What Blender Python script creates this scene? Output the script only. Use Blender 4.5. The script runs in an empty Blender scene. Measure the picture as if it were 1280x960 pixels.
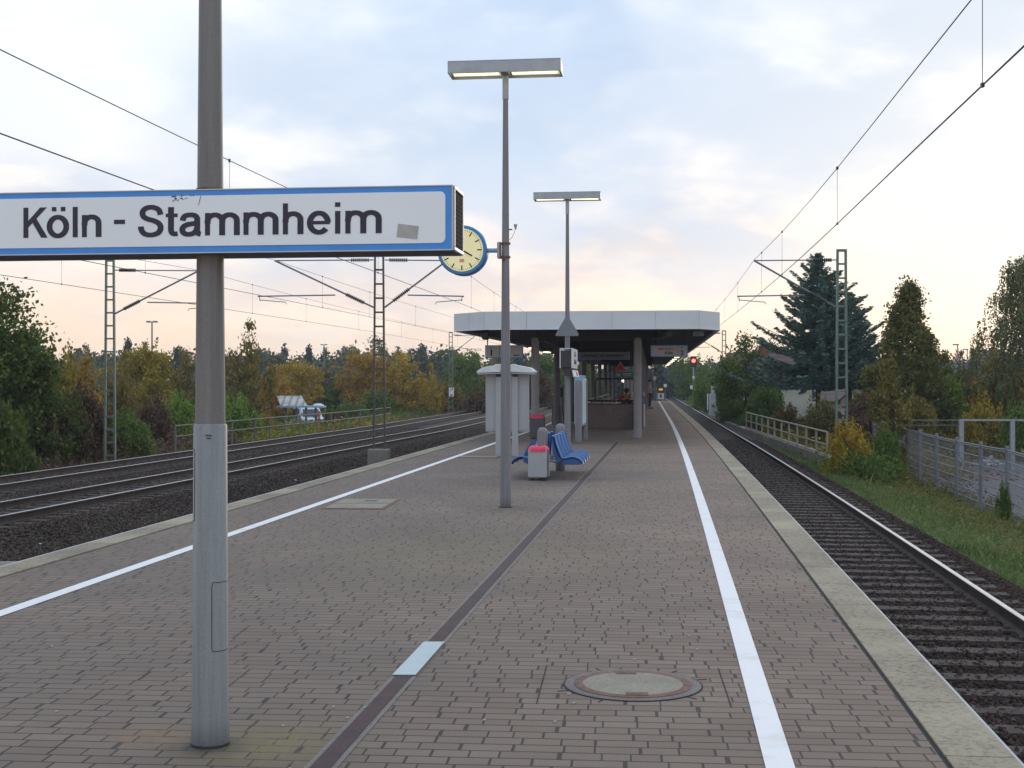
import bpy, math, random
import numpy as np
from mathutils import Matrix, Vector

random.seed(7)
R = math.radians
S = bpy.context.scene
C = S.collection

# ------------------------------------------------------------------ camera
F, HC, YH = 1640.0, 1.57, 477.0            # focal length in photo pixels, eye height, horizon row
cam_d = bpy.data.cameras.new('camera'); cam = bpy.data.objects.new('camera', cam_d); C.objects.link(cam)
cam.location = (0, 0, HC); cam.rotation_euler = (R(90), 0, 0)
cam_d.sensor_width = 36; cam_d.lens = 36 * F / 1280; cam_d.shift_y = -(480 - YH) / 1280
cam_d.clip_start = 0.1; cam_d.clip_end = 5000
S.camera = cam

# ------------------------------------------------------------------ light
SUN_AZ, SUN_EL = R(20), R(9)               # to the right of the view direction (+Y)
sdir = Vector((math.sin(SUN_AZ) * math.cos(SUN_EL), math.cos(SUN_AZ) * math.cos(SUN_EL), math.sin(SUN_EL)))
sl = bpy.data.lights.new('sun', 'SUN'); sl.energy = 0.55; sl.angle = R(18); sl.color = (1.0, 0.86, 0.72)
so = bpy.data.objects.new('sun', sl); C.objects.link(so)
so.rotation_euler = (-sdir).to_track_quat('-Z', 'Y').to_euler()

world = bpy.data.worlds.new('World'); S.world = world; world.use_nodes = True
nt = world.node_tree; nt.nodes.clear()


def N(tree, typ, ins=None, **kw):
    n = tree.nodes.new(typ)
    for k, v in kw.items():
        setattr(n, k, v)
    if ins:
        for k, v in ins.items():
            s = n.inputs[k]
            if hasattr(v, 'is_output'):
                tree.links.new(v, s)
            else:
                s.default_value = v
    return n


def M2(tree, op, a, b=None, c=None, clamp=False):
    n = tree.nodes.new('ShaderNodeMath'); n.operation = op; n.use_clamp = clamp
    for i, v in enumerate((a, b, c)):
        if v is None:
            continue
        if hasattr(v, 'is_output'):
            tree.links.new(v, n.inputs[i])
        else:
            n.inputs[i].default_value = v
    return n.outputs[0]


def MIX(tree, fac, a, b, blend='MIX'):
    n = tree.nodes.new('ShaderNodeMix'); n.data_type = 'RGBA'; n.blend_type = blend
    for i, v in ((0, fac), (6, a), (7, b)):
        if hasattr(v, 'is_output'):
            tree.links.new(v, n.inputs[i])
        else:
            n.inputs[i].default_value = v if i == 0 else (tuple(v) + (1,) if len(v) == 3 else v)
    return n.outputs[2]


def RAMP(tree, fac, stops, interp='LINEAR'):
    n = tree.nodes.new('ShaderNodeValToRGB'); n.color_ramp.interpolation = interp
    e = n.color_ramp.elements
    while len(e) < len(stops):
        e.new(0.5)
    for el, (p, c) in zip(e, stops):
        el.position = p
        el.color = (c, c, c, 1) if isinstance(c, (int, float)) else tuple(c) + (1,)
    if hasattr(fac, 'is_output'):
        tree.links.new(fac, n.inputs[0])
    return n.outputs[0]


def build_world():
    t = nt
    tc = N(t, 'ShaderNodeTexCoord').outputs['Generated']
    sky = N(t, 'ShaderNodeTexSky', sky_type='NISHITA', sun_disc=False, sun_elevation=SUN_EL, sun_rotation=SUN_AZ)
    sep = N(t, 'ShaderNodeSeparateXYZ', {0: tc})
    x, y, z = sep.outputs
    zz = M2(t, 'MAXIMUM', z, 0.0)
    den = M2(t, 'ADD', zz, 0.30)
    px = M2(t, 'DIVIDE', x, den); py = M2(t, 'DIVIDE', y, den)
    pl = N(t, 'ShaderNodeCombineXYZ', {0: px, 1: py, 2: 3.3}).outputs[0]
    big = N(t, 'ShaderNodeTexNoise', {'Vector': pl, 'Scale': 1.9, 'Detail': 4.0, 'Roughness': 0.45, 'Distortion': 0.1}).outputs[0]
    pl2 = N(t, 'ShaderNodeCombineXYZ', {0: px, 1: py, 2: 9.1}).outputs[0]
    mid = N(t, 'ShaderNodeTexNoise', {'Vector': pl2, 'Scale': 3.1, 'Detail': 5.0, 'Roughness': 0.5, 'Distortion': 0.2}).outputs[0]
    # veil of cloud: bluish grey bodies, bright tops
    base = RAMP(t, M2(t, 'MULTIPLY', zz, 1.6, clamp=True), [(0.0, (0.93, 0.71, 0.54)), (0.09, (0.92, 0.74, 0.60)),
                                     (0.17, (0.81, 0.77, 0.79)), (0.34, (0.76, 0.82, 0.91)), (1.0, (0.74, 0.84, 0.96))])
    blue = RAMP(t, M2(t, 'MULTIPLY', zz, 1.6, clamp=True), [(0.0, (0.86, 0.68, 0.56)), (0.12, (0.76, 0.67, 0.65)),
                                     (0.25, (0.47, 0.57, 0.72)), (0.5, (0.42, 0.58, 0.84)), (1.0, (0.36, 0.54, 0.84))])
    f1 = RAMP(t, big, [(0.43, 0.0), (0.56, 1.0)], 'EASE')
    col = MIX(t, f1, base, blue)
    white = RAMP(t, M2(t, 'MULTIPLY', zz, 1.6, clamp=True), [(0.0, (0.98, 0.81, 0.64)), (0.15, (0.98, 0.86, 0.76)), (0.4, (1.02, 1.0, 1.0)), (1.0, (1.02, 1.04, 1.06))])
    f2 = RAMP(t, mid, [(0.47, 0.0), (0.62, 1.0)], 'EASE')
    col = MIX(t, M2(t, 'MULTIPLY', f2, 0.72), col, white)
    # brighter patch low on the right, where the sun stands behind the veil
    dt = N(t, 'ShaderNodeVectorMath', {0: tc, 1: tuple(sdir)}, operation='DOT_PRODUCT').outputs['Value']
    g = M2(t, 'POWER', M2(t, 'MAXIMUM', dt, 0.0), 110.0)
    col = MIX(t, M2(t, 'MULTIPLY', g, 0.6), col, (1.10, 1.04, 0.92))
    # brighter high cloud up on the left
    d2 = N(t, 'ShaderNodeVectorMath', {0: tc, 1: tuple(Vector((-0.24, 1.0, 0.33)).normalized())}, operation='DOT_PRODUCT').outputs['Value']
    g2 = M2(t, 'POWER', M2(t, 'MAXIMUM', d2, 0.0), 70.0)
    col = MIX(t, M2(t, 'MULTIPLY', g2, 0.8), col, (1.04, 1.06, 1.06))
    puff = RAMP(t, N(t, 'ShaderNodeTexNoise', {'Vector': N(t, 'ShaderNodeVectorMath', {0: pl, 1: (5.0, 2.0, 0.0)}, operation='ADD').outputs[0], 'Scale': 3.4, 'Detail': 5.0, 'Roughness': 0.5, 'Distortion': 0.15}).outputs[0], [(0.38, 1.0), (0.60, 0.15)], 'EASE')
    for (dx_, dz_, pw, am, cc) in ((0.07, 0.20, 70.0, 0.80, (0.50, 0.61, 0.78)), (0.27, 0.23, 60.0, 0.9, (0.56, 0.65, 0.78)), (-0.17, 0.20, 130.0, 0.75, (0.53, 0.63, 0.79)), (0.02, 0.29, 120.0, 0.8, (0.55, 0.68, 0.86))):
        d3 = N(t, 'ShaderNodeVectorMath', {0: tc, 1: tuple(Vector((dx_, 1.0, dz_)).normalized())}, operation='DOT_PRODUCT').outputs['Value']
        g3 = M2(t, 'POWER', M2(t, 'MAXIMUM', d3, 0.0), pw)
        g3 = M2(t, 'MULTIPLY', g3, puff)
        col = MIX(t, M2(t, 'MULTIPLY', g3, am), col, cc)
    ten = N(t, 'ShaderNodeVectorMath', {0: col, 1: (11.2, 11.2, 11.2)}, operation='MULTIPLY').outputs[0]
    fin = MIX(t, 0.94, sky.outputs[0], ten)
    bg = N(t, 'ShaderNodeBackground', {0: fin, 1: 0.1})
    N(t, 'ShaderNodeOutputWorld', {0: bg.outputs[0]})


build_world()
S.view_settings.view_transform = 'Standard'; S.view_settings.look = 'None'
S.view_settings.exposure = 0.10; S.view_settings.gamma = 1.0
S.cycles.use_denoising = True
S.cycles.max_bounces = 6
S.cycles.transparent_max_bounces = 8

# ------------------------------------------------------------------ helpers
TH = math.atan(0.12)                        # heading of the platform, to the right of +Y


def P(px, py, d):
    return Vector(((px - 640) / F * d, d, HC + (YH - py) / F * d))


def far_bend(d):
    return -max(0.0, d - 230) ** 2 / 1200


def CR(d):
    return (0.12 * d - 1.5e-4 * d * d if d < 60 else 6.66 + 0.103 * (d - 60)) + far_bend(d)


def CL(d):
    return 0.123 * min(d, 45) + 0.105 * max(0.0, d - 45) + far_bend(d)


def CT(d):
    return 0.143 * min(d, 70) + 0.11 * max(0.0, d - 70) + far_bend(d)


def XR(d): return 1.46 + CR(d)             # right platform edge
def XL(d): return -5.70 + CL(d)            # left platform edge
def TR(d): return XR(d) + 1.56             # centre of right track
def TL(d): return XL(d) - 1.65             # centre of the hidden left track
def T1(d): return -13.8 + CT(d)            # main line, near
def T2(d): return -17.75 + CT(d)           # main line, far


def dsteps(d0, d1, near=2.0):
    out, d = [], d0
    while d < d1:
        out.append(d); d += max(near, abs(d) * 0.06)
    out.append(d1)
    return out


class MB:
    def __init__(s):
        s.v, s.f, s.m = [], [], []

    def add(s, vs, fs, mi=0):
        o = len(s.v); s.v += [tuple(v) for v in vs]; s.f += [tuple(i + o for i in f) for f in fs]; s.m += [mi] * len(fs)
        return s

    def box(s, c, size, mat=None, mi=0, taper=1.0):
        x, y, z = size[0] / 2, size[1] / 2, size[2] / 2
        vs = []
        for dz in (-1, 1):
            k = taper if dz > 0 else 1.0
            for dx, dy in ((-1, -1), (1, -1), (1, 1), (-1, 1)):
                v = Vector((dx * x * k, dy * y * k, dz * z))
                if mat is not None:
                    v = mat @ v
                vs.append(v + Vector(c))
        return s.add(vs, [(3, 2, 1, 0), (4, 5, 6, 7), (0, 1, 5, 4), (1, 2, 6, 5), (2, 3, 7, 6), (3, 0, 4, 7)], mi)

    def cyl(s, p0, p1, r0, r1=None, n=12, cap=True, mi=0):
        r1 = r0 if r1 is None else r1
        p0, p1 = Vector(p0), Vector(p1); d = p1 - p0
        if d.length < 1e-6:
            return s
        q = d.to_track_quat('Z', 'Y')
        vs = []
        for p, r in ((p0, r0), (p1, r1)):
            for i in range(n):
                a = 2 * math.pi * i / n
                vs.append(p + q @ Vector((math.cos(a) * r, math.sin(a) * r, 0)))
        fs = [(i, (i + 1) % n, n + (i + 1) % n, n + i) for i in range(n)]
        if cap:
            fs += [tuple(range(n - 1, -1, -1)), tuple(range(n, 2 * n))]
        return s.add(vs, fs, mi)

    def tube(s, pts, r, n=8, r1=None, mi=0):
        pts = [Vector(p) for p in pts]
        k = len(pts); vs = []
        for j, p in enumerate(pts):
            a = pts[max(0, j - 1)]; b = pts[min(k - 1, j + 1)]
            q = (b - a).to_track_quat('Z', 'Y')
            rr = r if r1 is None else r + (r1 - r) * j / (k - 1)
            for i in range(n):
                t = 2 * math.pi * i / n
                vs.append(p + q @ Vector((math.cos(t) * rr, math.sin(t) * rr, 0)))
        fs = []
        for j in range(k - 1):
            for i in range(n):
                fs.append((j * n + i, j * n + (i + 1) % n, (j + 1) * n + (i + 1) % n, (j + 1) * n + i))
        fs += [tuple(range(n - 1, -1, -1)), tuple(range((k - 1) * n, k * n))]
        return s.add(vs, fs, mi)

    def lathe(s, prof, c=(0, 0, 0), n=24, mat=None, mi=0):
        vs, fs = [], []
        for r, z in prof:
            for i in range(n):
                a = 2 * math.pi * i / n
                v = Vector((math.cos(a) * r, math.sin(a) * r, z))
                if mat is not None:
                    v = mat @ v
                vs.append(v + Vector(c))
        for j in range(len(prof) - 1):
            for i in range(n):
                fs.append((j * n + i, j * n + (i + 1) % n, (j + 1) * n + (i + 1) % n, (j + 1) * n + i))
        fs.append(tuple(range(n - 1, -1, -1))); fs.append(tuple(range((len(prof) - 1) * n, len(prof) * n)))
        return s.add(vs, fs, mi)

    def prism(s, poly, y0, y1, plane='XZ', mi=0):
        n = len(poly)
        if plane == 'XZ':
            vs = [(a, y0, b) for a, b in poly] + [(a, y1, b) for a, b in poly]
        elif plane == 'XY':
            vs = [(a, b, y0) for a, b in poly] + [(a, b, y1) for a, b in poly]
        else:
            vs = [(y0, a, b) for a, b in poly] + [(y1, a, b) for a, b in poly]
        fs = [tuple(range(n)), tuple(range(2 * n - 1, n - 1, -1))] + [((i + 1) % n, i, n + i, n + (i + 1) % n) for i in range(n)]
        return s.add(vs, fs, mi)

    def build(s, name, mats, parent=None, smooth=False, bev=0.0, loc=None):
        me = bpy.data.meshes.new(name); me.from_pydata(s.v, [], s.f)
        mats = mats if isinstance(mats, (list, tuple)) else [mats]
        for m in mats:
            me.materials.append(m)
        me.polygons.foreach_set('material_index', s.m)
        me.update()
        bm_fix(me)
        if smooth:
            me.shade_smooth()
            me.set_sharp_from_angle(angle=R(40))
        o = bpy.data.objects.new(name, me); C.objects.link(o)
        if parent is not None:
            o.parent = parent
        if loc is not None:
            o.location = loc
        if bev:
            b = o.modifiers.new('bevel', 'BEVEL'); b.width = bev; b.segments = 2; b.limit_method = 'ANGLE'
        return o


def bm_fix(me):
    import bmesh
    b = bmesh.new(); b.from_mesh(me)
    bmesh.ops.recalc_face_normals(b, faces=b.faces)
    b.to_mesh(me); b.free()


def tag(o, label=None, cat=None, group=None, kind=None):
    if label: o['label'] = label
    if cat: o['category'] = cat
    if group: o['group'] = group
    if kind: o['kind'] = kind
    return o


def thing(name, loc, rz, label, cat, group=None):
    o = bpy.data.objects.new(name, None); C.objects.link(o)
    o.empty_display_size = 0.2
    o.location = loc; o.rotation_euler = (0, 0, rz)
    return tag(o, label, cat, group)


def copy_tree(o, parent=None):
    c = o.copy(); C.objects.link(c)
    if parent is not None:
        c.parent = parent
    for ch in list(o.children):
        copy_tree(ch, c)
    return c


def np_mesh(name, verts, faces, mats, smooth=False):
    """verts (n,3) array, faces (m,k) array"""
    me = bpy.data.meshes.new(name)
    nv, nf, k = len(verts), len(faces), faces.shape[1]
    me.vertices.add(nv); me.vertices.foreach_set('co', np.asarray(verts, np.float32).ravel())
    me.loops.add(nf * k); me.loops.foreach_set('vertex_index', np.asarray(faces, np.int32).ravel())
    me.polygons.add(nf); me.polygons.foreach_set('loop_start', np.arange(0, nf * k, k, dtype=np.int32))
    if smooth:
        me.polygons.foreach_set('use_smooth', np.ones(nf, bool))
    me.update(calc_edges=True)
    for m in (mats if isinstance(mats, (list, tuple)) else [mats]):
        me.materials.append(m)
    return me


def mobj(name, me, parent=None):
    o = bpy.data.objects.new(name, me); C.objects.link(o)
    if parent is not None:
        o.parent = parent
    return o


def text(body, size, parent, loc, mat, name='lettering', sx=1.0, bold=0.0, ext=0.002, align='CENTER', rot=None):
    c = bpy.data.curves.new('t', 'FONT'); c.body = body; c.size = size; c.extrude = ext; c.offset = bold
    c.align_x = align; c.resolution_u = 4
    o = bpy.data.objects.new('t', c); C.objects.link(o)
    dg = bpy.context.evaluated_depsgraph_get()
    me = bpy.data.meshes.new_from_object(o.evaluated_get(dg))
    bpy.data.objects.remove(o); bpy.data.curves.remove(c)
    me.name = name
    m = Matrix.Translation(loc) @ (rot.to_4x4() if rot is not None else Matrix.Identity(4)) @ Matrix.Rotation(R(90), 4, 'X') @ Matrix.Diagonal((sx, 1, 1, 1))
    me.transform(m)
    me.materials.clear(); me.materials.append(mat)
    return mobj(name, me, parent)


def rrect(w, h, r, n=4, cx=0, cz=0):
    pts = []
    for sx, sz, a0 in ((1, 1, 0), (-1, 1, 90), (-1, -1, 180), (1, -1, 270)):
        for i in range(n + 1):
            a = R(a0 + 90 * i / n)
            pts.append((cx + sx * (w / 2 - r) + r * math.cos(a), cz + sz * (h / 2 - r) + r * math.sin(a)))
    return pts


# ------------------------------------------------------------------ materials
def new_mat(name):
    m = bpy.data.materials.new(name); m.use_nodes = True
    t = m.node_tree; b = t.nodes['Principled BSDF']
    return m, t, b


def paint(name, col, rough=0.5, metal=0.0, var=0.12, scale=6.0, dirt=0.0, bump=0.0, coords='Object', emit=None, es=1.0):
    m, t, b = new_mat(name)
    tc = N(t, 'ShaderNodeTexCoord').outputs[coords]
    n = N(t, 'ShaderNodeTexNoise', {'Vector': tc, 'Scale': scale, 'Detail': 6.0, 'Roughness': 0.6}).outputs[0]
    f = RAMP(t, n, [(0.3, 1.0 - var), (0.7, 1.0 + var)])
    c = MIX(t, 1.0, col, f, 'MULTIPLY')
    if dirt:
        n2 = N(t, 'ShaderNodeTexNoise', {'Vector': tc, 'Scale': scale * 4.3, 'Detail': 8.0, 'Roughness': 0.7}).outputs[0]
        c = MIX(t, M2(t, 'MULTIPLY', RAMP(t, n2, [(0.52, 0.0), (0.72, 1.0)]), dirt), c, (0.06, 0.05, 0.04))
    t.links.new(c, b.inputs['Base Color'])
    rr = M2(t, 'ADD', M2(t, 'MULTIPLY', n, 0.25), rough - 0.12, clamp=True)
    t.links.new(rr, b.inputs['Roughness'])
    b.inputs['Metallic'].default_value = metal
    if bump:
        n3 = N(t, 'ShaderNodeTexNoise', {'Vector': tc, 'Scale': scale * 9, 'Detail': 5.0}).outputs[0]
        bp = N(t, 'ShaderNodeBump', {'Height': n3, 'Strength': bump, 'Distance': 0.01})
        t.links.new(bp.outputs[0], b.inputs['Normal'])
    if emit:
        b.inputs['Emission Color'].default_value = tuple(emit) + (1,); b.inputs['Emission Strength'].default_value = es
    return m


def mat_pavers():
    m, t, b = new_mat('pavers')
    tc = N(t, 'ShaderNodeTexCoord').outputs['Object']
    rot = N(t, 'ShaderNodeMapping', {'Vector': tc, 'Rotation': (0, 0, math.atan(0.085))}).outputs[0]
    s = N(t, 'ShaderNodeSeparateXYZ', {0: rot}); x, y = s.outputs[0], s.outputs[1]
    # slightly uneven courses
    wv = N(t, 'ShaderNodeTexNoise', {'Vector': rot, 'Scale': 1.1, 'Detail': 2.0}).outputs[0]
    y2 = M2(t, 'ADD', y, M2(t, 'MULTIPLY', wv, 0.03))
    row = M2(t, 'FLOOR', M2(t, 'DIVIDE', y2, 0.105))
    rnd = N(t, 'ShaderNodeTexWhiteNoise', {'W': row}, noise_dimensions='1D').outputs['Value']
    # irregular brick lengths inside each course
    vn = N(t, 'ShaderNodeCombineXYZ', {0: M2(t, 'MULTIPLY', x, 3.1), 1: M2(t, 'MULTIPLY', row, 7.37), 2: 0.0}).outputs[0]
    jit = N(t, 'ShaderNodeTexNoise', {'Vector': vn, 'Scale': 1.0, 'Detail': 0.0}).outputs[0]
    u = M2(t, 'ADD', M2(t, 'ADD', x, M2(t, 'MULTIPLY', rnd, 3.0)), M2(t, 'MULTIPLY', jit, 0.26))
    v = N(t, 'ShaderNodeCombineXYZ', {0: u, 1: y2, 2: 0.0}).outputs[0]
    br = N(t, 'ShaderNodeTexBrick', {'Vector': v, 'Color1': (0, 0, 0, 1), 'Color2': (1, 1, 1, 1), 'Mortar': (0.5, 0.5, 0.5, 1), 'Scale': 1.0,
                                     'Mortar Size': 0.0062, 'Mortar Smooth': 0.15, 'Bias': 0.0, 'Brick Width': 0.175, 'Row Height': 0.105},
           offset=0.0, squash=1.0)
    tint = br.outputs['Color']; mortar = br.outputs['Fac']
    # wider vertical gaps, as the short joints are open
    fu = M2(t, 'FRACT', M2(t, 'DIVIDE', u, 0.175))
    edge = M2(t, 'MINIMUM', fu, M2(t, 'SUBTRACT', 1.0, fu))
    gw = N(t, 'ShaderNodeTexWhiteNoise', {'Vector': N(t, 'ShaderNodeCombineXYZ', {0: M2(t, 'ROUND', M2(t, 'DIVIDE', u, 0.175)), 1: row, 2: 0.0}).outputs[0]}, noise_dimensions='3D').outputs['Value']
    gap = M2(t, 'LESS_THAN', edge, M2(t, 'MULTIPLY_ADD', M2(t, 'POWER', gw, 2.0), 0.022, 0.012))
    j = M2(t, 'MAXIMUM', M2(t, 'MULTIPLY', mortar, 0.95), M2(t, 'MULTIPLY', gap, M2(t, 'MULTIPLY_ADD', gw, 0.45, 0.35)))
    brick = RAMP(t, tint, [(0.0, (0.188, 0.130, 0.095)), (0.35, (0.206, 0.146, 0.110)), (0.7, (0.220, 0.159, 0.122)), (1.0, (0.240, 0.177, 0.138))])
    blotch = N(t, 'ShaderNodeTexNoise', {'Vector': tc, 'Scale': 0.42, 'Detail': 5.0, 'Roughness': 0.6}).outputs[0]
    brick = MIX(t, 1.0, brick, RAMP(t, blotch, [(0.3, 0.66), (0.5, 0.94), (0.72, 1.15)]), 'MULTIPLY')
    fine = N(t, 'ShaderNodeTexNoise', {'Vector': tc, 'Scale': 90.0, 'Detail': 4.0, 'Roughness': 0.7}).outputs[0]
    brick = MIX(t, 1.0, brick, RAMP(t, fine, [(0.3, 0.8), (0.7, 1.18)]), 'MULTIPLY')
    grey = N(t, 'ShaderNodeTexNoise', {'Vector': tc, 'Scale': 0.9, 'Detail': 6.0, 'Roughness': 0.65}).outputs[0]
    # the strip left of the drain is greyer and more worn
    xr = s.outputs[0]
    left = RAMP(t, M2(t, 'MULTIPLY_ADD', xr, -0.25, 0.35), [(0.2, 0.15), (0.8, 0.75)])
    brick = MIX(t, M2(t, 'MULTIPLY', RAMP(t, grey, [(0.35, 0.2), (0.65, 1.0)]), left), brick, (0.152, 0.124, 0.100))
    mort = MIX(t, RAMP(t, blotch, [(0.5, 0.0), (0.7, 1.0)]), (0.028, 0.024, 0.024), (0.04, 0.045, 0.02))
    col = MIX(t, j, brick, mort)
    # moss and rust stains and darker patches round posts, bench and worn middle
    def blob(cx, cy, r, c, amt, sc):
        nonlocal col
        dv = N(t, 'ShaderNodeVectorMath', {0: tc, 1: (cx, cy, 0)}, operation='DISTANCE').outputs['Value']
        nn = N(t, 'ShaderNodeTexNoise', {'Vector': tc, 'Scale': sc, 'Detail': 5.0, 'Roughness': 0.7}).outputs[0]
        k = M2(t, 'SUBTRACT', 1.0, M2(t, 'DIVIDE', dv, r), clamp=True)
        k = M2(t, 'MULTIPLY', M2(t, 'MULTIPLY', k, RAMP(t, nn, [(0.38, 0.0), (0.62, 1.0)])), amt, clamp=True)
        col = MIX(t, k, col, c)
    blob(-1.05, 5.68, 0.50, (0.20, 0.17, 0.05), 1.0, 16.0)
    blob(-1.58, 5.80, 0.26, (0.26, 0.16, 0.07), 0.9, 18.0)
    blob(-1.31, 5.66, 0.22, (0.06, 0.055, 0.05), 1.4, 9.0)  # darker patch round the foot of the sign post
    blob(-0.6, 12.0, 2.2, (0.17, 0.17, 0.07), 0.5, 3.5)
    blob(0.2, 16.4, 1.1, (0.09, 0.08, 0.07), 1.2, 3.0)  # darker patch beside the clock lamp post
    blob(1.0, 21.8, 2.4, (0.08, 0.07, 0.065), 1.5, 0.8)  # broad darker patch round the bench
    t.links.new(col, b.inputs['Base Color'])
    b.inputs['Roughness'].default_value = 0.82
    h = M2(t, 'SUBTRACT', M2(t, 'MULTIPLY_ADD', tint, 0.2, M2(t, 'MULTIPLY', fine, 0.25)), j)
    bp = N(t, 'ShaderNodeBump', {'Height': h, 'Strength': 0.55, 'Distance': 0.006})
    t.links.new(bp.outputs[0], b.inputs['Normal'])
    return m


def mat_kerb():
    m, t, b = new_mat('kerb_concrete')
    tc = N(t, 'ShaderNodeTexCoord').outputs['Object']
    rot = N(t, 'ShaderNodeMapping', {'Vector': tc, 'Rotation': (0, 0, math.atan(0.10))}).outputs[0]
    s = N(t, 'ShaderNodeSeparateXYZ', {0: rot}); y = s.outputs[1]
    n1 = N(t, 'ShaderNodeTexNoise', {'Vector': tc, 'Scale': 1.2, 'Detail': 6.0, 'Roughness': 0.6}).outputs[0]
    n2 = N(t, 'ShaderNodeTexNoise', {'Vector': tc, 'Scale': 26.0, 'Detail': 6.0, 'Roughness': 0.8}).outputs[0]
    slab = N(t, 'ShaderNodeTexWhiteNoise', {'W': M2(t, 'FLOOR', M2(t, 'DIVIDE', y, 0.94))}, noise_dimensions='1D').outputs['Value']
    c = RAMP(t, n1, [(0.3, (0.25, 0.21, 0.145)), (0.55, (0.335, 0.283, 0.198)), (0.75, (0.39, 0.33, 0.232))])
    c = MIX(t, 1.0, c, RAMP(t, slab, [(0.0, 0.84), (1.0, 1.08)]), 'MULTIPLY')
    k = M2(t, 'MULTIPLY', RAMP(t, n2, [(0.48, 0.0), (0.62, 1.0)]), RAMP(t, n1, [(0.42, 0.9), (0.66, 0.2)]))
    c = MIX(t, k, c, (0.085, 0.08, 0.065))
    fy = M2(t, 'FRACT', M2(t, 'DIVIDE', y, 0.94))
    jn = M2(t, 'LESS_THAN', M2(t, 'MINIMUM', fy, M2(t, 'SUBTRACT', 1.0, fy)), 0.006)
    c = MIX(t, M2(t, 'MULTIPLY', jn, 0.8), c, (0.05, 0.05, 0.045))
    t.links.new(c, b.inputs['Base Color']); b.inputs['Roughness'].default_value = 0.85
    bp = N(t, 'ShaderNodeBump', {'Height': M2(t, 'SUBTRACT', n2, jn), 'Strength': 0.4, 'Distance': 0.004})
    t.links.new(bp.outputs[0], b.inputs['Normal'])
    return m


def mat_line():
    m, t, b = new_mat('white_line')
    tc = N(t, 'ShaderNodeTexCoord').outputs['Object']
    n1 = N(t, 'ShaderNodeTexNoise', {'Vector': tc, 'Scale': 3.0, 'Detail': 7.0, 'Roughness': 0.7}).outputs[0]
    n2 = N(t, 'ShaderNodeTexNoise', {'Vector': tc, 'Scale': 60.0, 'Detail': 4.0}).outputs[0]
    c = MIX(t, RAMP(t, n1, [(0.52, 0.0), (0.70, 0.55)]), (0.80, 0.80, 0.80), (0.56, 0.50, 0.44))
    c = MIX(t, RAMP(t, n2, [(0.62, 0.0), (0.72, 0.4)]), c, (0.45, 0.43, 0.40))
    t.links.new(c, b.inputs['Base Color']); b.inputs['Roughness'].default_value = 0.6
    return m


def mat_noise3(name, c1, c2, c3, scale, rough=0.9, bump=0.6, bscale=30.0, dist=0.03):
    m, t, b = new_mat(name)
    tc = N(t, 'ShaderNodeTexCoord').outputs['Object']
    n1 = N(t, 'ShaderNodeTexNoise', {'Vector': tc, 'Scale': scale, 'Detail': 8.0, 'Roughness': 0.65}).outputs[0]
    c = RAMP(t, n1, [(0.3, c1), (0.5, c2), (0.72, c3)])
    n2 = N(t, 'ShaderNodeTexNoise', {'Vector': tc, 'Scale': bscale, 'Detail': 5.0, 'Roughness': 0.7}).outputs[0]
    c = MIX(t, 1.0, c, RAMP(t, n2, [(0.3, 0.65), (0.7, 1.3)]), 'MULTIPLY')
    t.links.new(c, b.inputs['Base Color']); b.inputs['Roughness'].default_value = rough
    bp = N(t, 'ShaderNodeBump', {'Height': n2, 'Strength': bump, 'Distance': dist})
    t.links.new(bp.outputs[0], b.inputs['Normal'])
    return m


def mat_ballast():
    m, t, b = new_mat('ballast_bed')
    tc = N(t, 'ShaderNodeTexCoord').outputs['Object']
    vo = N(t, 'ShaderNodeTexVoronoi', {'Vector': tc, 'Scale': 17.0}, feature='F1')
    n1 = N(t, 'ShaderNodeTexNoise', {'Vector': tc, 'Scale': 0.6, 'Detail': 6.0}).outputs[0]
    sep = N(t, 'ShaderNodeSeparateColor', {0: vo.outputs['Color']}).outputs[0]
    c = RAMP(t, sep, [(0.0, (0.024, 0.017, 0.015)), (0.5, (0.046, 0.034, 0.029)), (0.85, (0.07, 0.053, 0.045)), (1.0, (0.13, 0.105, 0.09))])
    c = MIX(t, 1.0, c, RAMP(t, vo.outputs['Distance'], [(0.2, 1.1), (0.65, 0.3)]), 'MULTIPLY')
    c = MIX(t, 1.0, c, RAMP(t, n1, [(0.35, 0.8), (0.65, 1.25)]), 'MULTIPLY')
    t.links.new(c, b.inputs['Base Color']); b.inputs['Roughness'].default_value = 0.9
    bp = N(t, 'ShaderNodeBump', {'Height': M2(t, 'SUBTRACT', 1.0, vo.outputs['Distance']), 'Strength': 1.0, 'Distance': 0.04})
    t.links.new(bp.outputs[0], b.inputs['Normal'])
    return m


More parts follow.
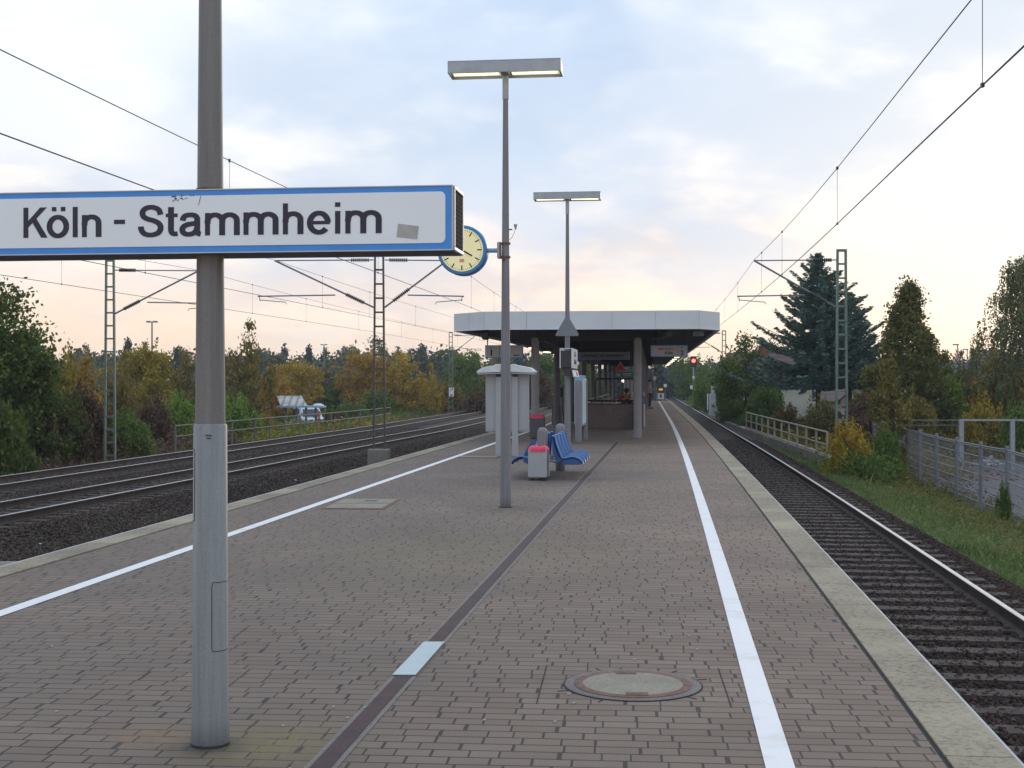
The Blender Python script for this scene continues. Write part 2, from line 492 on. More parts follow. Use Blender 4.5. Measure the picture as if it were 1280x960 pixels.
def mat_island(name, stops, rough=0.9, transl=0.0, objvar=0.0, clump=0.0, cscale=0.8):
    """colour varies from leaf to leaf (mesh island), clump to clump and tree to tree"""
    m, t, b = new_mat(name)
    g = N(t, 'ShaderNodeNewGeometry').outputs['Random Per Island']
    f = g
    if clump:
        tc = N(t, 'ShaderNodeTexCoord').outputs['Object']
        n = N(t, 'ShaderNodeTexNoise', {'Vector': tc, 'Scale': cscale, 'Detail': 3.0}).outputs[0]
        n = RAMP(t, n, [(0.3, 0.0), (0.7, 1.0)])
        f = M2(t, 'ADD', M2(t, 'MULTIPLY', g, 1 - clump), M2(t, 'MULTIPLY', n, clump))
    if objvar:
        oi = N(t, 'ShaderNodeObjectInfo').outputs['Random']
        f = M2(t, 'ADD', f, M2(t, 'MULTIPLY', M2(t, 'SUBTRACT', oi, 0.5), objvar), clamp=True)
    c = RAMP(t, f, stops)
    t.links.new(c, b.inputs['Base Color']); b.inputs['Roughness'].default_value = rough
    b.inputs['Specular IOR Level'].default_value = 0.2
    if transl:
        tr = N(t, 'ShaderNodeBsdfTranslucent', {'Color': c})
        mx = N(t, 'ShaderNodeMixShader', {0: transl, 1: b.outputs[0], 2: tr.outputs[0]})
        t.links.new(mx.outputs[0], t.nodes['Material Output'].inputs[0])
    return m


def mat_pole(name, col, streak=0.25):
    m, t, b = new_mat(name)
    tc = N(t, 'ShaderNodeTexCoord').outputs['Object']
    mp = N(t, 'ShaderNodeMapping', {'Vector': tc, 'Scale': (18, 18, 0.7)}).outputs[0]
    n = N(t, 'ShaderNodeTexNoise', {'Vector': mp, 'Scale': 1.5, 'Detail': 6.0, 'Roughness': 0.7}).outputs[0]
    n2 = N(t, 'ShaderNodeTexNoise', {'Vector': tc, 'Scale': 140.0, 'Detail': 3.0}).outputs[0]
    c = MIX(t, 1.0, col, RAMP(t, n, [(0.3, 1 - streak), (0.7, 1 + streak * 0.6)]), 'MULTIPLY')
    c = MIX(t, 1.0, c, RAMP(t, n2, [(0.3, 0.88), (0.7, 1.1)]), 'MULTIPLY')
    z = N(t, 'ShaderNodeSeparateXYZ', {0: tc}).outputs[2]
    dirt = M2(t, 'MULTIPLY', RAMP(t, z, [(0.0, 1.0), (0.13, 0.0)]), RAMP(t, n2, [(0.35, 0.3), (0.6, 1.0)]))
    c = MIX(t, M2(t, 'MULTIPLY', dirt, 0.75), c, (0.045, 0.045, 0.05))
    t.links.new(c, b.inputs['Base Color']); b.inputs['Roughness'].default_value = 0.5
    bp = N(t, 'ShaderNodeBump', {'Height': n2, 'Strength': 0.15, 'Distance': 0.002})
    t.links.new(bp.outputs[0], b.inputs['Normal'])
    return m


MT = dict(
    pavers=mat_pavers(), kerb=mat_kerb(), line=mat_line(), ballast=mat_ballast(),
    joint=paint('dark_joint', (0.02, 0.02, 0.022), 0.9),
    edge_steel=paint('edge_steel', (0.50, 0.50, 0.52), 0.4, 0.3),
    platform_wall=paint('platform_wall', (0.16, 0.15, 0.14), 0.9, dirt=0.5),
    earth=mat_noise3('earth', (0.05, 0.042, 0.028), (0.07, 0.075, 0.03), (0.06, 0.09, 0.03), 0.25, bscale=6),
    turf=mat_noise3('turf', (0.05, 0.08, 0.03), (0.075, 0.11, 0.035), (0.12, 0.11, 0.06), 0.8, bscale=25),
    asphalt=mat_noise3('lot_asphalt', (0.10, 0.09, 0.095), (0.125, 0.11, 0.115), (0.145, 0.13, 0.13), 0.4, bscale=50, bump=0.2, dist=0.004),
    rail_side=mat_noise3('rail_rust', (0.030, 0.018, 0.013), (0.05, 0.031, 0.024), (0.07, 0.046, 0.036), 3.0, 0.8, bump=0.2),
    rail_top=paint('rail_head', (0.42, 0.41, 0.41), 0.55, 0.6, 0.06),
    sleeper=mat_noise3('sleeper', (0.036, 0.028, 0.023), (0.058, 0.045, 0.037), (0.092, 0.075, 0.062), 2.0, 0.9, bump=0.3, bscale=40, dist=0.01),
    stone=mat_island('ballast_stone', [(0.0, (0.030, 0.022, 0.018)), (0.5, (0.068, 0.050, 0.040)), (0.9, (0.115, 0.088, 0.072)), (1.0, (0.28, 0.235, 0.20))], clump=0.25, cscale=0.4),
    stone_red=mat_island('ballast_stone_brown', [(0.0, (0.024, 0.014, 0.012)), (0.5, (0.045, 0.029, 0.024)), (0.93, (0.075, 0.050, 0.042)), (1.0, (0.18, 0.14, 0.12))], clump=0.25, cscale=0.4),
    pole_low=mat_pole('pole_paint_low', (0.235, 0.25, 0.255)),
    pole_up=mat_pole('pole_paint_up', (0.175, 0.172, 0.168)),
    pole=mat_pole('lamp_pole_paint', (0.20, 0.20, 0.215)),
    lamp_metal=paint('lamp_housing', (0.36, 0.40, 0.43), 0.45, 0.2),
    dark_metal=paint('dark_metal', (0.045, 0.045, 0.05), 0.5, 0.3),
    black=paint('black_plastic', (0.018, 0.018, 0.02), 0.5),
    sign_blue=paint('sign_blue', (0.05, 0.27, 0.72), 0.4, var=0.08, dirt=0.12),
    sign_white=paint('sign_white', (0.78, 0.84, 0.87), 0.35, var=0.03, scale=2),
    sign_under=paint('sign_underside', (0.06, 0.05, 0.05), 0.6),
    alu=paint('aluminium', (0.50, 0.51, 0.52), 0.4, 0.5),
    letters=paint('letter_ink', (0.010, 0.010, 0.035), 0.4),
    ink=paint('black_ink', (0.02, 0.02, 0.03), 0.5),
    sticker=paint('sticker', (0.40, 0.40, 0.38), 0.6, var=0.1, scale=30),
    red=paint('red_paint', (0.62, 0.04, 0.05), 0.45),
    clock_face=paint('clock_face', (0.80, 0.76, 0.45), 0.4, var=0.04, emit=(1.0, 0.86, 0.42), es=0.22),
    clock_rim=paint('clock_rim', (0.04, 0.22, 0.50), 0.4, var=0.1),
    tube=paint('lit_tube', (0.9, 0.9, 0.8), 0.4, emit=(1.0, 0.88, 0.50), es=2.6),
    tube_white=paint('lit_tube_white', (0.9, 0.9, 0.9), 0.4, emit=(1.0, 0.93, 0.62), es=2.2),
    diffuser=paint('lamp_diffuser', (0.80, 0.78, 0.60), 0.4, emit=(1.0, 0.90, 0.58), es=0.42),
    lamp_pale=paint('lamp_pale', (0.72, 0.72, 0.70), 0.4),
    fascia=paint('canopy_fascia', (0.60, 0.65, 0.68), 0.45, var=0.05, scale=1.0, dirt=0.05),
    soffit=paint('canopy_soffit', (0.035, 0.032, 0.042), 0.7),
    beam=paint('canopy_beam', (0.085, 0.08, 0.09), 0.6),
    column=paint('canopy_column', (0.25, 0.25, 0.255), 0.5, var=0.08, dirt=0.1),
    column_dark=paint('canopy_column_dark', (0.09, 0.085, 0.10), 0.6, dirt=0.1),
    parapet=mat_noise3('parapet_tile', (0.125, 0.10, 0.09), (0.15, 0.12, 0.108), (0.175, 0.14, 0.125), 1.5, 0.7, bump=0.1),
    beige=paint('beige_board', (0.42, 0.36, 0.28), 0.6),
    panel_grey=paint('cabinet_grey', (0.36, 0.38, 0.40), 0.45, 0.1, 0.05, dirt=0.05),
    hood=paint('hood_white', (0.66, 0.70, 0.73), 0.35),
    seat_blue=paint('seat_blue', (0.022, 0.095, 0.29), 0.38, var=0.08),
    seat_edge=paint('seat_edge_blue', (0.15, 0.32, 0.60), 0.35, var=0.08),
    board_blue=paint('board_blue', (0.22, 0.42, 0.60), 0.4),
    concrete=mat_noise3('concrete', (0.16, 0.145, 0.125), (0.22, 0.20, 0.17), (0.28, 0.26, 0.225), 1.2, 0.9, bump=0.3),
    concrete_pale=mat_noise3('concrete_pale', (0.30, 0.30, 0.32), (0.42, 0.42, 0.43), (0.52, 0.51, 0.50), 0.8, 0.9, bump=0.2),
    cover=mat_noise3('cover_concrete', (0.21, 0.19, 0.145), (0.265, 0.24, 0.185), (0.31, 0.28, 0.215), 2.5, 0.85, bump=0.3, bscale=70, dist=0.004),
    cover_grey=mat_noise3('cover_ring', (0.135, 0.12, 0.11), (0.17, 0.15, 0.14), (0.20, 0.18, 0.165), 4, 0.85, bump=0.3, bscale=70, dist=0.004),
    rust=mat_noise3('rusty_iron', (0.11, 0.055, 0.04), (0.17, 0.085, 0.06), (0.21, 0.12, 0.085), 9.0, 0.8, bump=0.3, bscale=60, dist=0.003),
    drain=mat_noise3('drain_grating', (0.038, 0.018, 0.019), (0.055, 0.026, 0.027), (0.075, 0.038, 0.038), 5.0, 0.75, bump=0.4, bscale=60, dist=0.004),
    drain_edge=mat_noise3('drain_edge', (0.15, 0.135, 0.12), (0.20, 0.18, 0.16), (0.23, 0.20, 0.18), 5.0, 0.85, bump=0.3, bscale=60, dist=0.003),
    plate=paint('metal_plate', (0.42, 0.52, 0.54), 0.35, 0.3, 0.1, 8.0),
    mast_green=paint('mast_green', (0.13, 0.185, 0.155), 0.6, 0.1, 0.2, 3.0),
    mast_brown=paint('mast_brown', (0.085, 0.075, 0.065), 0.6, 0.1, 0.2, 3.0),
    wire=paint('wire', (0.055, 0.055, 0.06), 0.5, 0.3),
    galv=paint('galvanised', (0.30, 0.33, 0.37), 0.45, 0.35, 0.12, 5.0),
    galv_mid=paint('galvanised_dull', (0.19, 0.21, 0.24), 0.5, 0.3, 0.12, 5.0),
    rail_beige=paint('railing_beige', (0.30, 0.275, 0.20), 0.7, 0, 0.2, 2.0),
    rail_grey=paint('railing_grey', (0.15, 0.14, 0.12), 0.7, 0, 0.2, 2.0),
    bark=mat_noise3('bark', (0.03, 0.024, 0.02), (0.05, 0.04, 0.032), (0.07, 0.058, 0.048), 5.0, 0.95, bump=0.5),
    bark_pale=mat_noise3('bark_pale', (0.10, 0.095, 0.09), (0.28, 0.27, 0.26), (0.42, 0.41, 0.39), 4.0, 0.9, bump=0.3),
    plaster=mat_noise3('plaster_cream', (0.44, 0.45, 0.36), (0.52, 0.52, 0.43), (0.58, 0.57, 0.48), 0.8, 0.9, bump=0.1),
    plaster_white=mat_noise3('plaster_white', (0.50, 0.49, 0.46), (0.58, 0.56, 0.52), (0.62, 0.60, 0.56), 0.8, 0.9, bump=0.1),
    timber=paint('dark_timber', (0.035, 0.028, 0.024), 0.8),
    wood_brown=paint('wood_fence', (0.10, 0.055, 0.045), 0.8, var=0.25, scale=3),
    brick=mat_noise3('chimney_brick', (0.17, 0.055, 0.045), (0.22, 0.075, 0.06), (0.25, 0.10, 0.08), 3, 0.9),
    glass=paint('window_glass', (0.04, 0.05, 0.06), 0.12),
    hedge_base=mat_noise3('undergrowth_soil', (0.03, 0.03, 0.018), (0.045, 0.04, 0.022), (0.06, 0.05, 0.03), 0.5),
    skin=paint('skin', (0.48, 0.28, 0.20), 0.6, var=0.05), hair=paint('hair_dark', (0.02, 0.015, 0.012), 0.7),
    cloth_black=paint('cloth_black', (0.02, 0.02, 0.025), 0.85), cloth_beige=paint('cloth_beige', (0.34, 0.30, 0.24), 0.85),
    cloth_navy=paint('cloth_navy', (0.03, 0.035, 0.07), 0.85), cloth_pale=paint('cloth_pale', (0.45, 0.42, 0.42), 0.85),
    cloth_red=paint('cloth_red', (0.40, 0.06, 0.05), 0.85), eye=paint('eye_dark', (0.02, 0.02, 0.02), 0.3),
    car_white=paint('car_paint_white', (0.62, 0.66, 0.70), 0.3), car_blue=paint('car_paint_blue', (0.16, 0.24, 0.36), 0.3), tyre=paint('tyre', (0.02, 0.02, 0.02), 0.8),
    teal=paint('teal_post', (0.05, 0.14, 0.17), 0.5), bag=paint('plastic_bag_red', (0.72, 0.06, 0.12), 0.35, var=0.15, scale=20),
    orange_glow=paint('orange_lamp', (0.8, 0.4, 0.1), 0.4, emit=(1.0, 0.42, 0.08), es=0.6),
    red_glow=paint('red_signal_lens', (0.8, 0.1, 0.1), 0.4, emit=(1.0, 0.10, 0.08), es=4.0),
    white_glow=paint('small_white_lamp', (0.9, 0.9, 0.9), 0.4, emit=(1.0, 0.9, 0.72), es=1.8),
)


def mat_stripes(name, c1, c2, freq, axis=0, ramp=(0.35, 0.6), rough=0.7):
    m, t, b = new_mat(name)
    tc = N(t, 'ShaderNodeTexCoord').outputs['Object']
    s = N(t, 'ShaderNodeSeparateXYZ', {0: tc}).outputs[axis]
    w = M2(t, 'FRACT', M2(t, 'MULTIPLY', s, freq))
    n = N(t, 'ShaderNodeTexNoise', {'Vector': tc, 'Scale': 2.0, 'Detail': 6.0}).outputs[0]
    c = MIX(t, RAMP(t, w, [(ramp[0], 0.0), (ramp[1], 1.0)]), c1, c2)
    c = MIX(t, 1.0, c, RAMP(t, n, [(0.3, 0.75), (0.7, 1.2)]), 'MULTIPLY')
    t.links.new(c, b.inputs['Base Color']); b.inputs['Roughness'].default_value = rough
    bp = N(t, 'ShaderNodeBump', {'Height': w, 'Strength': 0.6, 'Distance': 0.03})
    t.links.new(bp.outputs[0], b.inputs['Normal'])
    return m


MT['roof_brown'] = mat_stripes('roof_tiles_brown', (0.105, 0.07, 0.06), (0.07, 0.045, 0.042), 3.2, 2)
MT['roof_red'] = mat_stripes('roof_tiles_red', (0.25, 0.10, 0.06), (0.17, 0.07, 0.045), 3.2, 2)
MT['corrugated'] = mat_stripes('corrugated_sheet', (0.50, 0.49, 0.46), (0.26, 0.25, 0.25), 2.2, 0, (0.5, 0.8))
MT['louvre'] = mat_stripes('louvre_grille', (0.09, 0.085, 0.085), (0.02, 0.02, 0.02), 55.0, 2)

G = {}
def leafmat(key, a, b_, c, transl=0.25, clump=0.45, ov=0.0, cs=0.8):
    G[key] = mat_island('leaves_' + key, [(0.0, a), (0.5, b_), (1.0, c)], 0.7, transl, ov, clump, cs)


leafmat('dark_green', (0.043, 0.070, 0.019), (0.090, 0.135, 0.029), (0.177, 0.219, 0.047))
leafmat('green', (0.053, 0.097, 0.021), (0.114, 0.185, 0.038), (0.211, 0.282, 0.058), ov=0.2)
leafmat('bright_green', (0.079, 0.141, 0.023), (0.160, 0.267, 0.041), (0.287, 0.384, 0.070), ov=0.15)
leafmat('yellow_green', (0.135, 0.125, 0.021), (0.307, 0.243, 0.034), (0.575, 0.386, 0.058), ov=0.15)
leafmat('yellow', (0.178, 0.127, 0.019), (0.416, 0.284, 0.038), (0.600, 0.440, 0.065), ov=0.1)
leafmat('orange', (0.138, 0.089, 0.024), (0.372, 0.220, 0.034), (0.510, 0.360, 0.054), ov=0.1)
leafmat('brown', (0.062, 0.046, 0.034), (0.132, 0.085, 0.053), (0.202, 0.132, 0.078), ov=0.15)
leafmat('mix', (0.062, 0.088, 0.023), (0.176, 0.150, 0.038), (0.387, 0.246, 0.058), ov=0.2)
leafmat('conical', (0.044, 0.069, 0.018), (0.119, 0.133, 0.031), (0.245, 0.195, 0.046))
leafmat('blue_green', (0.042, 0.083, 0.069), (0.096, 0.170, 0.134), (0.217, 0.348, 0.266), 0.1)
leafmat('conifer', (0.021, 0.039, 0.033), (0.042, 0.072, 0.060), (0.068, 0.105, 0.087), 0.05, ov=0.2)
leafmat('wood', (0.050, 0.069, 0.043), (0.096, 0.116, 0.061), (0.174, 0.157, 0.071), 0.15, 0.75, cs=0.06)
leafmat('birch', (0.068, 0.090, 0.038), (0.135, 0.158, 0.060), (0.240, 0.240, 0.090))
leafmat('pale', (0.119, 0.133, 0.070), (0.182, 0.196, 0.098), (0.252, 0.252, 0.126), ov=0.1)
leafmat('grass', (0.077, 0.107, 0.039), (0.168, 0.244, 0.072), (0.297, 0.322, 0.147), 0.3, 0.4, cs=0.5)
leafmat('weed', (0.082, 0.101, 0.034), (0.181, 0.185, 0.068), (0.296, 0.235, 0.119), 0.3, 0.5, cs=0.6)


# ------------------------------------------------------------------ ground
def sheet(name, cols, ds, mat, parent=None, smooth=False):
    """surface through the curves cols = [(x(d), z or z(d)), ...] sampled at distances ds"""
    V = np.array([[(fx(d), d, (z(d) if callable(z) else z)) for fx, z in cols] for d in ds])
    n, k = V.shape[:2]
    idx = np.arange(n * k).reshape(n, k)
    Fc = np.stack([idx[:-1, :-1], idx[:-1, 1:], idx[1:, 1:], idx[1:, :-1]], -1).reshape(-1, 4)
    me = np_mesh(name, V.reshape(-1, 3), Fc, mat, smooth)
    return mobj(name, me, parent)


def off(fn, o): return lambda d: fn(d) + o
def const(x): return lambda d: x


GR = -1.95                                  # level of the land beside the line
ds_all = dsteps(-8, 1400, 2.0)
o = sheet('ground', [(const(-900), GR), (const(-250), GR), (off(T2, -12), GR), (off(T2, -7), GR + 0.05), (off(T2, -4.2), -1.42), (off(T2, -2.6), -1.38),
                     (off(XL, -1.0), -1.40), (off(XR, 1.0), -1.40), (off(TR, 1.95), -1.36), (off(TR, 3.2), -1.64), (off(TR, 5.4), -1.95), (off(TR, 9), GR), (const(300), GR), (const(900), GR)], ds_all, MT['earth'])
tag(o, kind='structure')
# grass strip beside the right-hand track
o = sheet('grass_verge', [(off(TR, 1.95), -1.33), (off(TR, 3.2), -1.60), (off(TR, 5.4), -1.92)], dsteps(6, 58, 1.5), MT['turf'], smooth=True)
tag(o, kind='structure')
o = sheet('paved_lot', [(off(TR, 5.7), GR + 0.02), (off(TR, 22), GR + 0.02)], dsteps(10, 60, 3), MT['asphalt'])
tag(o, kind='structure')
o = sheet('field', [(const(-75), GR + 0.02), (off(T2, -7.5), GR + 0.02)], dsteps(70, 150, 5), MT['turf'])
tag(o, kind='structure')
# ballast beds
o = sheet('ballast_bed', [(off(XR, -0.12), -1.11), (off(TR, 1.45), -1.11), (off(TR, 2.05), -1.40)], dsteps(-6, 520, 1.5), MT['ballast'])
tag(o, kind='structure')
o = sheet('ballast_bed', [(off(T2, -2.9), -1.40), (off(T2, -2.0), -1.13), (off(T1, 1.8), -1.13), (off(T1, 2.5), -1.24), (off(TL, -2.3), -1.24), (off(TL, -1.6), -1.13), (off(XL, 0.12), -1.13)], dsteps(-6, 520, 1.5), MT['ballast'])
tag(o, kind='structure')


# ------------------------------------------------------------------ platform
DE = 106.0                                  # far end of the platform
dp = dsteps(-6, DE, 1.0)
o = sheet('platform_paving', [(off(XL, 0.325), 0.0), (off(XR, -0.325), 0.0)], dp, MT['pavers']); tag(o, kind='structure')


def sweep(name, fn, prof, ds, mats, mis=None, parent=None, closed=False, smooth=False):
    mb = MB(); k = len(prof)
    vs = []
    for d in ds:
        x = fn(d)
        for a, z in prof:
            vs.append((x + a, d, z))
    fs, ms = [], []
    rng = k if closed else k - 1
    for j in range(len(ds) - 1):
        for i in range(rng):
            i2 = (i + 1) % k
            fs.append((j * k + i, j * k + i2, (j + 1) * k + i2, (j + 1) * k + i)); ms.append(mis[i] if mis else 0)
    if closed:
        fs.append(tuple(range(k))); ms.append(0); fs.append(tuple((len(ds) - 1) * k + i for i in range(k - 1, -1, -1))); ms.append(0)
    mb.v, mb.f, mb.m = vs, fs, ms
    return mb.build(name, mats, parent, smooth=smooth)


# kerb slabs: top, small nosing, back joint
for fn, s in ((XR, 1), (XL, -1)):
    o = sweep('kerb', fn, [(-0.30 * s, -0.02), (-0.30 * s, 0.006), (-0.018 * s, 0.006), (-0.018 * s, -0.15), (-0.30 * s, -0.15)], dp, [MT['kerb']], closed=True); tag(o, kind='structure')
    o = sweep('kerb_nosing', fn, [(-0.0175 * s, -0.10), (-0.0175 * s, 0.004), (-0.010 * s, 0.009), (0.0, 0.0), (0.0, -0.10)], dp, [MT['edge_steel']], closed=True); tag(o, kind='structure')
    o = sweep('kerb_joint', fn, [(-0.328 * s, -0.004), (-0.299 * s, -0.004)], dp, [MT['joint']]); tag(o, kind='structure')
    o = sweep('platform_wall', fn, [(-0.12 * s, -0.151), (-0.12 * s, -1.5)], dp, [MT['platform_wall']]); tag(o, kind='structure')
mb = MB(); mb.box(((XL(DE) + XR(DE)) / 2, DE - 0.1, -0.76), (XR(DE) - XL(DE) - 0.3, 0.2, 1.5))
tag(mb.build('platform_wall', MT['platform_wall']), kind='structure')
o = sheet('white_line', [(off(XR, -1.065), 0.004), (off(XR, -0.945), 0.004)], dp, MT['line']); tag(o, kind='structure')
o = sheet('white_line', [(off(XL, 1.09), 0.004), (off(XL, 1.21), 0.004)], dp, MT['line']); tag(o, kind='structure')
# drain channel
DX = lambda d: -1.43 + 0.1225 * d
o = sheet('drain_edging', [(off(DX, -0.068), 0.003), (off(DX, 0.068), 0.003)], dsteps(-6, 33.8, 2), MT['drain_edge']); tag(o, kind='structure')
t = thing('drainage_channel', (0, 0, 0), 0, 'long narrow dark red drain grating running diagonally down the platform paving', 'drain')
o = sheet('grating', [(off(DX, -0.042), 0.007), (off(DX, 0.042), 0.007)], dsteps(-6, 33.8, 2), MT['drain'], t)
# metal plate bridging it
mb = MB(); x0, y0 = DX(6.98), 6.98; x1, y1 = DX(7.86), 7.86
mb.prism([(x0 - 0.062, y0), (x0 + 0.062, y0), (x1 + 0.062, y1), (x1 - 0.062, y1)], 0.007, 0.013, 'XY')
o = mb.build('cover_plate', MT['plate'], bev=0.002); tag(o, 'pale galvanised metal plate laid over the dark drain grating', 'metal plate')

# manholes
t = thing('manhole', (0.625, 6.79, 0), 0, 'large round manhole with concrete filled lid and rusty rim near the camera', 'manhole cover')
def ring(r0, r1, z0, z1, n=64):
    m = MB()
    return m.lathe([(r1, z0), (r1, z1), (r0, z1), (r0, z0)], n=n)
mb = MB(); mb.lathe([(0.352, 0.0), (0.352, 0.005), (0.30, 0.006), (0.30, 0.0)], n=64); mb.build('outer_ring', MT['cover_grey'], t)
mb = MB(); mb.lathe([(0.360, 0.0), (0.360, 0.0035), (0.352, 0.0035), (0.352, 0.0)], n=64); mb.build('ring_joint', MT['joint'], t)
mb = MB(); mb.lathe([(0.304, 0.0), (0.304, 0.009), (0.258, 0.010), (0.258, 0.0)], n=64); rm = mb.build('iron_rim', MT['rust'], t)
mb = MB(); mb.lathe([(0.262, 0.0), (0.262, 0.0095), (0.10, 0.011), (0.001, 0.011)], n=64); mb.build('lid', MT['cover'], t, smooth=True)
for ax, ay in ((0.02, -0.235), (-0.035, 0.235)):
    mb = MB(); mb.box((ax, ay, 0.009), (0.11, 0.06, 0.008)); f_ = mb.build('lifting_frame', MT['rust'], t, bev=0.002)
    mb = MB(); mb.box((ax, ay, 0.0128), (0.06, 0.022, 0.002)); mb.build('slot', MT['black'], f_)
mb = MB(); mb.box((-0.29, -0.02, 0.0095), (0.014, 0.07, 0.002)); mb.build('rim_notch', MT['black'], t); mb = MB(); mb.box((0.285, -0.03, 0.0095), (0.014, 0.06, 0.002)); mb.build('rim_notch', MT['black'], t)
# the cut paving square around it
mb = MB()
for s in (-1, 1):
    mb.box((s * 0.47, 0.0, 0.0012), (0.005, 0.86, 0.0024))
for a in (22, 55, 118, 205, 246, 318):
    rr = 0.362; L = 0.06
    a = R(a); c0 = Vector((math.cos(a) * rr, math.sin(a) * rr, 0.0015)); c1 = Vector((math.cos(a) * (rr + L), math.sin(a) * (rr + L), 0.0015))
    mb.box((c0 + c1) / 2, (L, 0.0035, 0.0024), Matrix.Rotation(a, 3, 'Z'))
o = mb.build('paving_cut', MT['joint'], t); o.location.z = 0.0008
t.rotation_euler.z = -TH * 0.7

t = thing('inspection_cover', (-1.92, 16.8, 0), -TH * 0.6, 'rectangular two part concrete inspection cover beside the left white line', 'inspection cover')
mb = MB(); mb.box((0, 0, 0.003), (0.80, 1.36, 0.006)); mb.build('frame', MT['rust'], t)
mb = MB(); mb.box((0, -0.33, 0.008), (0.72, 0.60, 0.010)); mb.build('slab', MT['cover'], t, bev=0.002)
mb = MB(); mb.box((0, 0.33, 0.008), (0.72, 0.60, 0.010)); sl_ = mb.build('slab', MT['cover'], t, bev=0.002)
mb = MB(); mb.box((0.05, 0.36, 0.0145), (0.16, 0.18, 0.003)); mb.build('slot', MT['ink'], sl_)
p = P(598, 571, 27.3); t = thing('inspection_cover', (p.x, 27.3, 0), -TH, 'narrow pale concrete cover near the left white line by the grey display cabinet', 'inspection cover')
mb = MB(); mb.box((0, 0, 0.003), (0.86, 0.52, 0.006)); mb.build('frame', MT['rust'], t)
mb = MB(); mb.box((0, 0, 0.008), (0.80, 0.46, 0.010)); mb.build('slab', MT['cover'], t)
t = thing('manhole', (3.55, 31.3, 0), 0, 'small round manhole cover between the front canopy column and right white line', 'manhole cover')
mb = MB(); mb.lathe([(0.36, 0.0), (0.36, 0.006), (0.30, 0.008), (0.30, 0.0)], n=40); mb.build('iron_rim', MT['rust'], t)
mb = MB(); mb.lathe([(0.30, 0.0), (0.30, 0.007), (0.001, 0.008)], n=40); mb.build('lid', MT['cover_grey'], t)


# ------------------------------------------------------------------ tracks
RAILP = [(-0.07, -0.172), (-0.07, -0.158), (-0.012, -0.135), (-0.010, -0.045), (-0.036, -0.034), (-0.036, -0.006), (-0.028, 0.0), (0.028, 0.0), (0.036, -0.006), (0.036, -0.034), (0.010, -0.045), (0.012, -0.135), (0.07, -0.158), (0.07, -0.172)]
RMI = [0] * 14
RMI[6] = 1; RMI[5] = 1; RMI[7] = 1
ZR = -0.93
sl_me = None


def sleeper_mesh():
    mb = MB(); mb.box((0, 0, -0.09), (2.6, 0.26, 0.20), taper=0.97)
    for x in (-0.7525, 0.7525):
        for s in (-1, 1):
            mb.box((x + s * 0.115, 0, 0.028), (0.07, 0.10, 0.036), taper=0.7)
    o = mb.build('sleeper', MT['sleeper']); me = o.data; bpy.data.objects.remove(o)
    return me


SLM = sleeper_mesh()


def heading(fn, d): return -math.atan(fn(d + 0.5) - fn(d - 0.5))


def railway(fn, label, d0, d1, n_parts, group=None):
    t = thing('railway_track', (0, 0, 0), 0, label, 'railway track')
    ds = dsteps(-6, 480, 2.0)
    prof = [(a, z + ZR) for a, z in RAILP]
    for s in (-1, 1):
        sweep('rail', lambda d: fn(d) + s * 0.7535, prof, ds, [MT['rail_side'], MT['rail_top']], RMI, t, closed=True)
    d, k = d0, 0
    rest = MB()
    while d < d1:
        if k < n_parts:
            o = mobj('sleeper', SLM, t); o.location = (fn(d), d, -1.10); o.rotation_euler.z = heading(fn, d) + random.uniform(-.006, .006)
        else:
            rest.box((fn(d), d, -1.19), (2.6, 0.26, 0.20), Matrix.Rotation(heading(fn, d), 3, 'Z'), taper=0.97)
        k += 1; d += 0.6
    if rest.v:
        o = rest.build('sleepers', MT['sleeper'], t); tag(o, kind='stuff')
    return t


railway(TR, 'right hand single track whose shiny outer rail runs close beside the platform kerb', 7.0, 170, 100)
railway(TL, 'sunken track right below the left platform kerb, hidden by the edge', 8, 120, 0)
railway(T1, 'nearer of the two main line tracks left of the platform beyond the ballast strip', 20, 150, 100)
railway(T2, 'farther of the two main line tracks, beside the shrubs and railing on the left', 24, 160, 100)


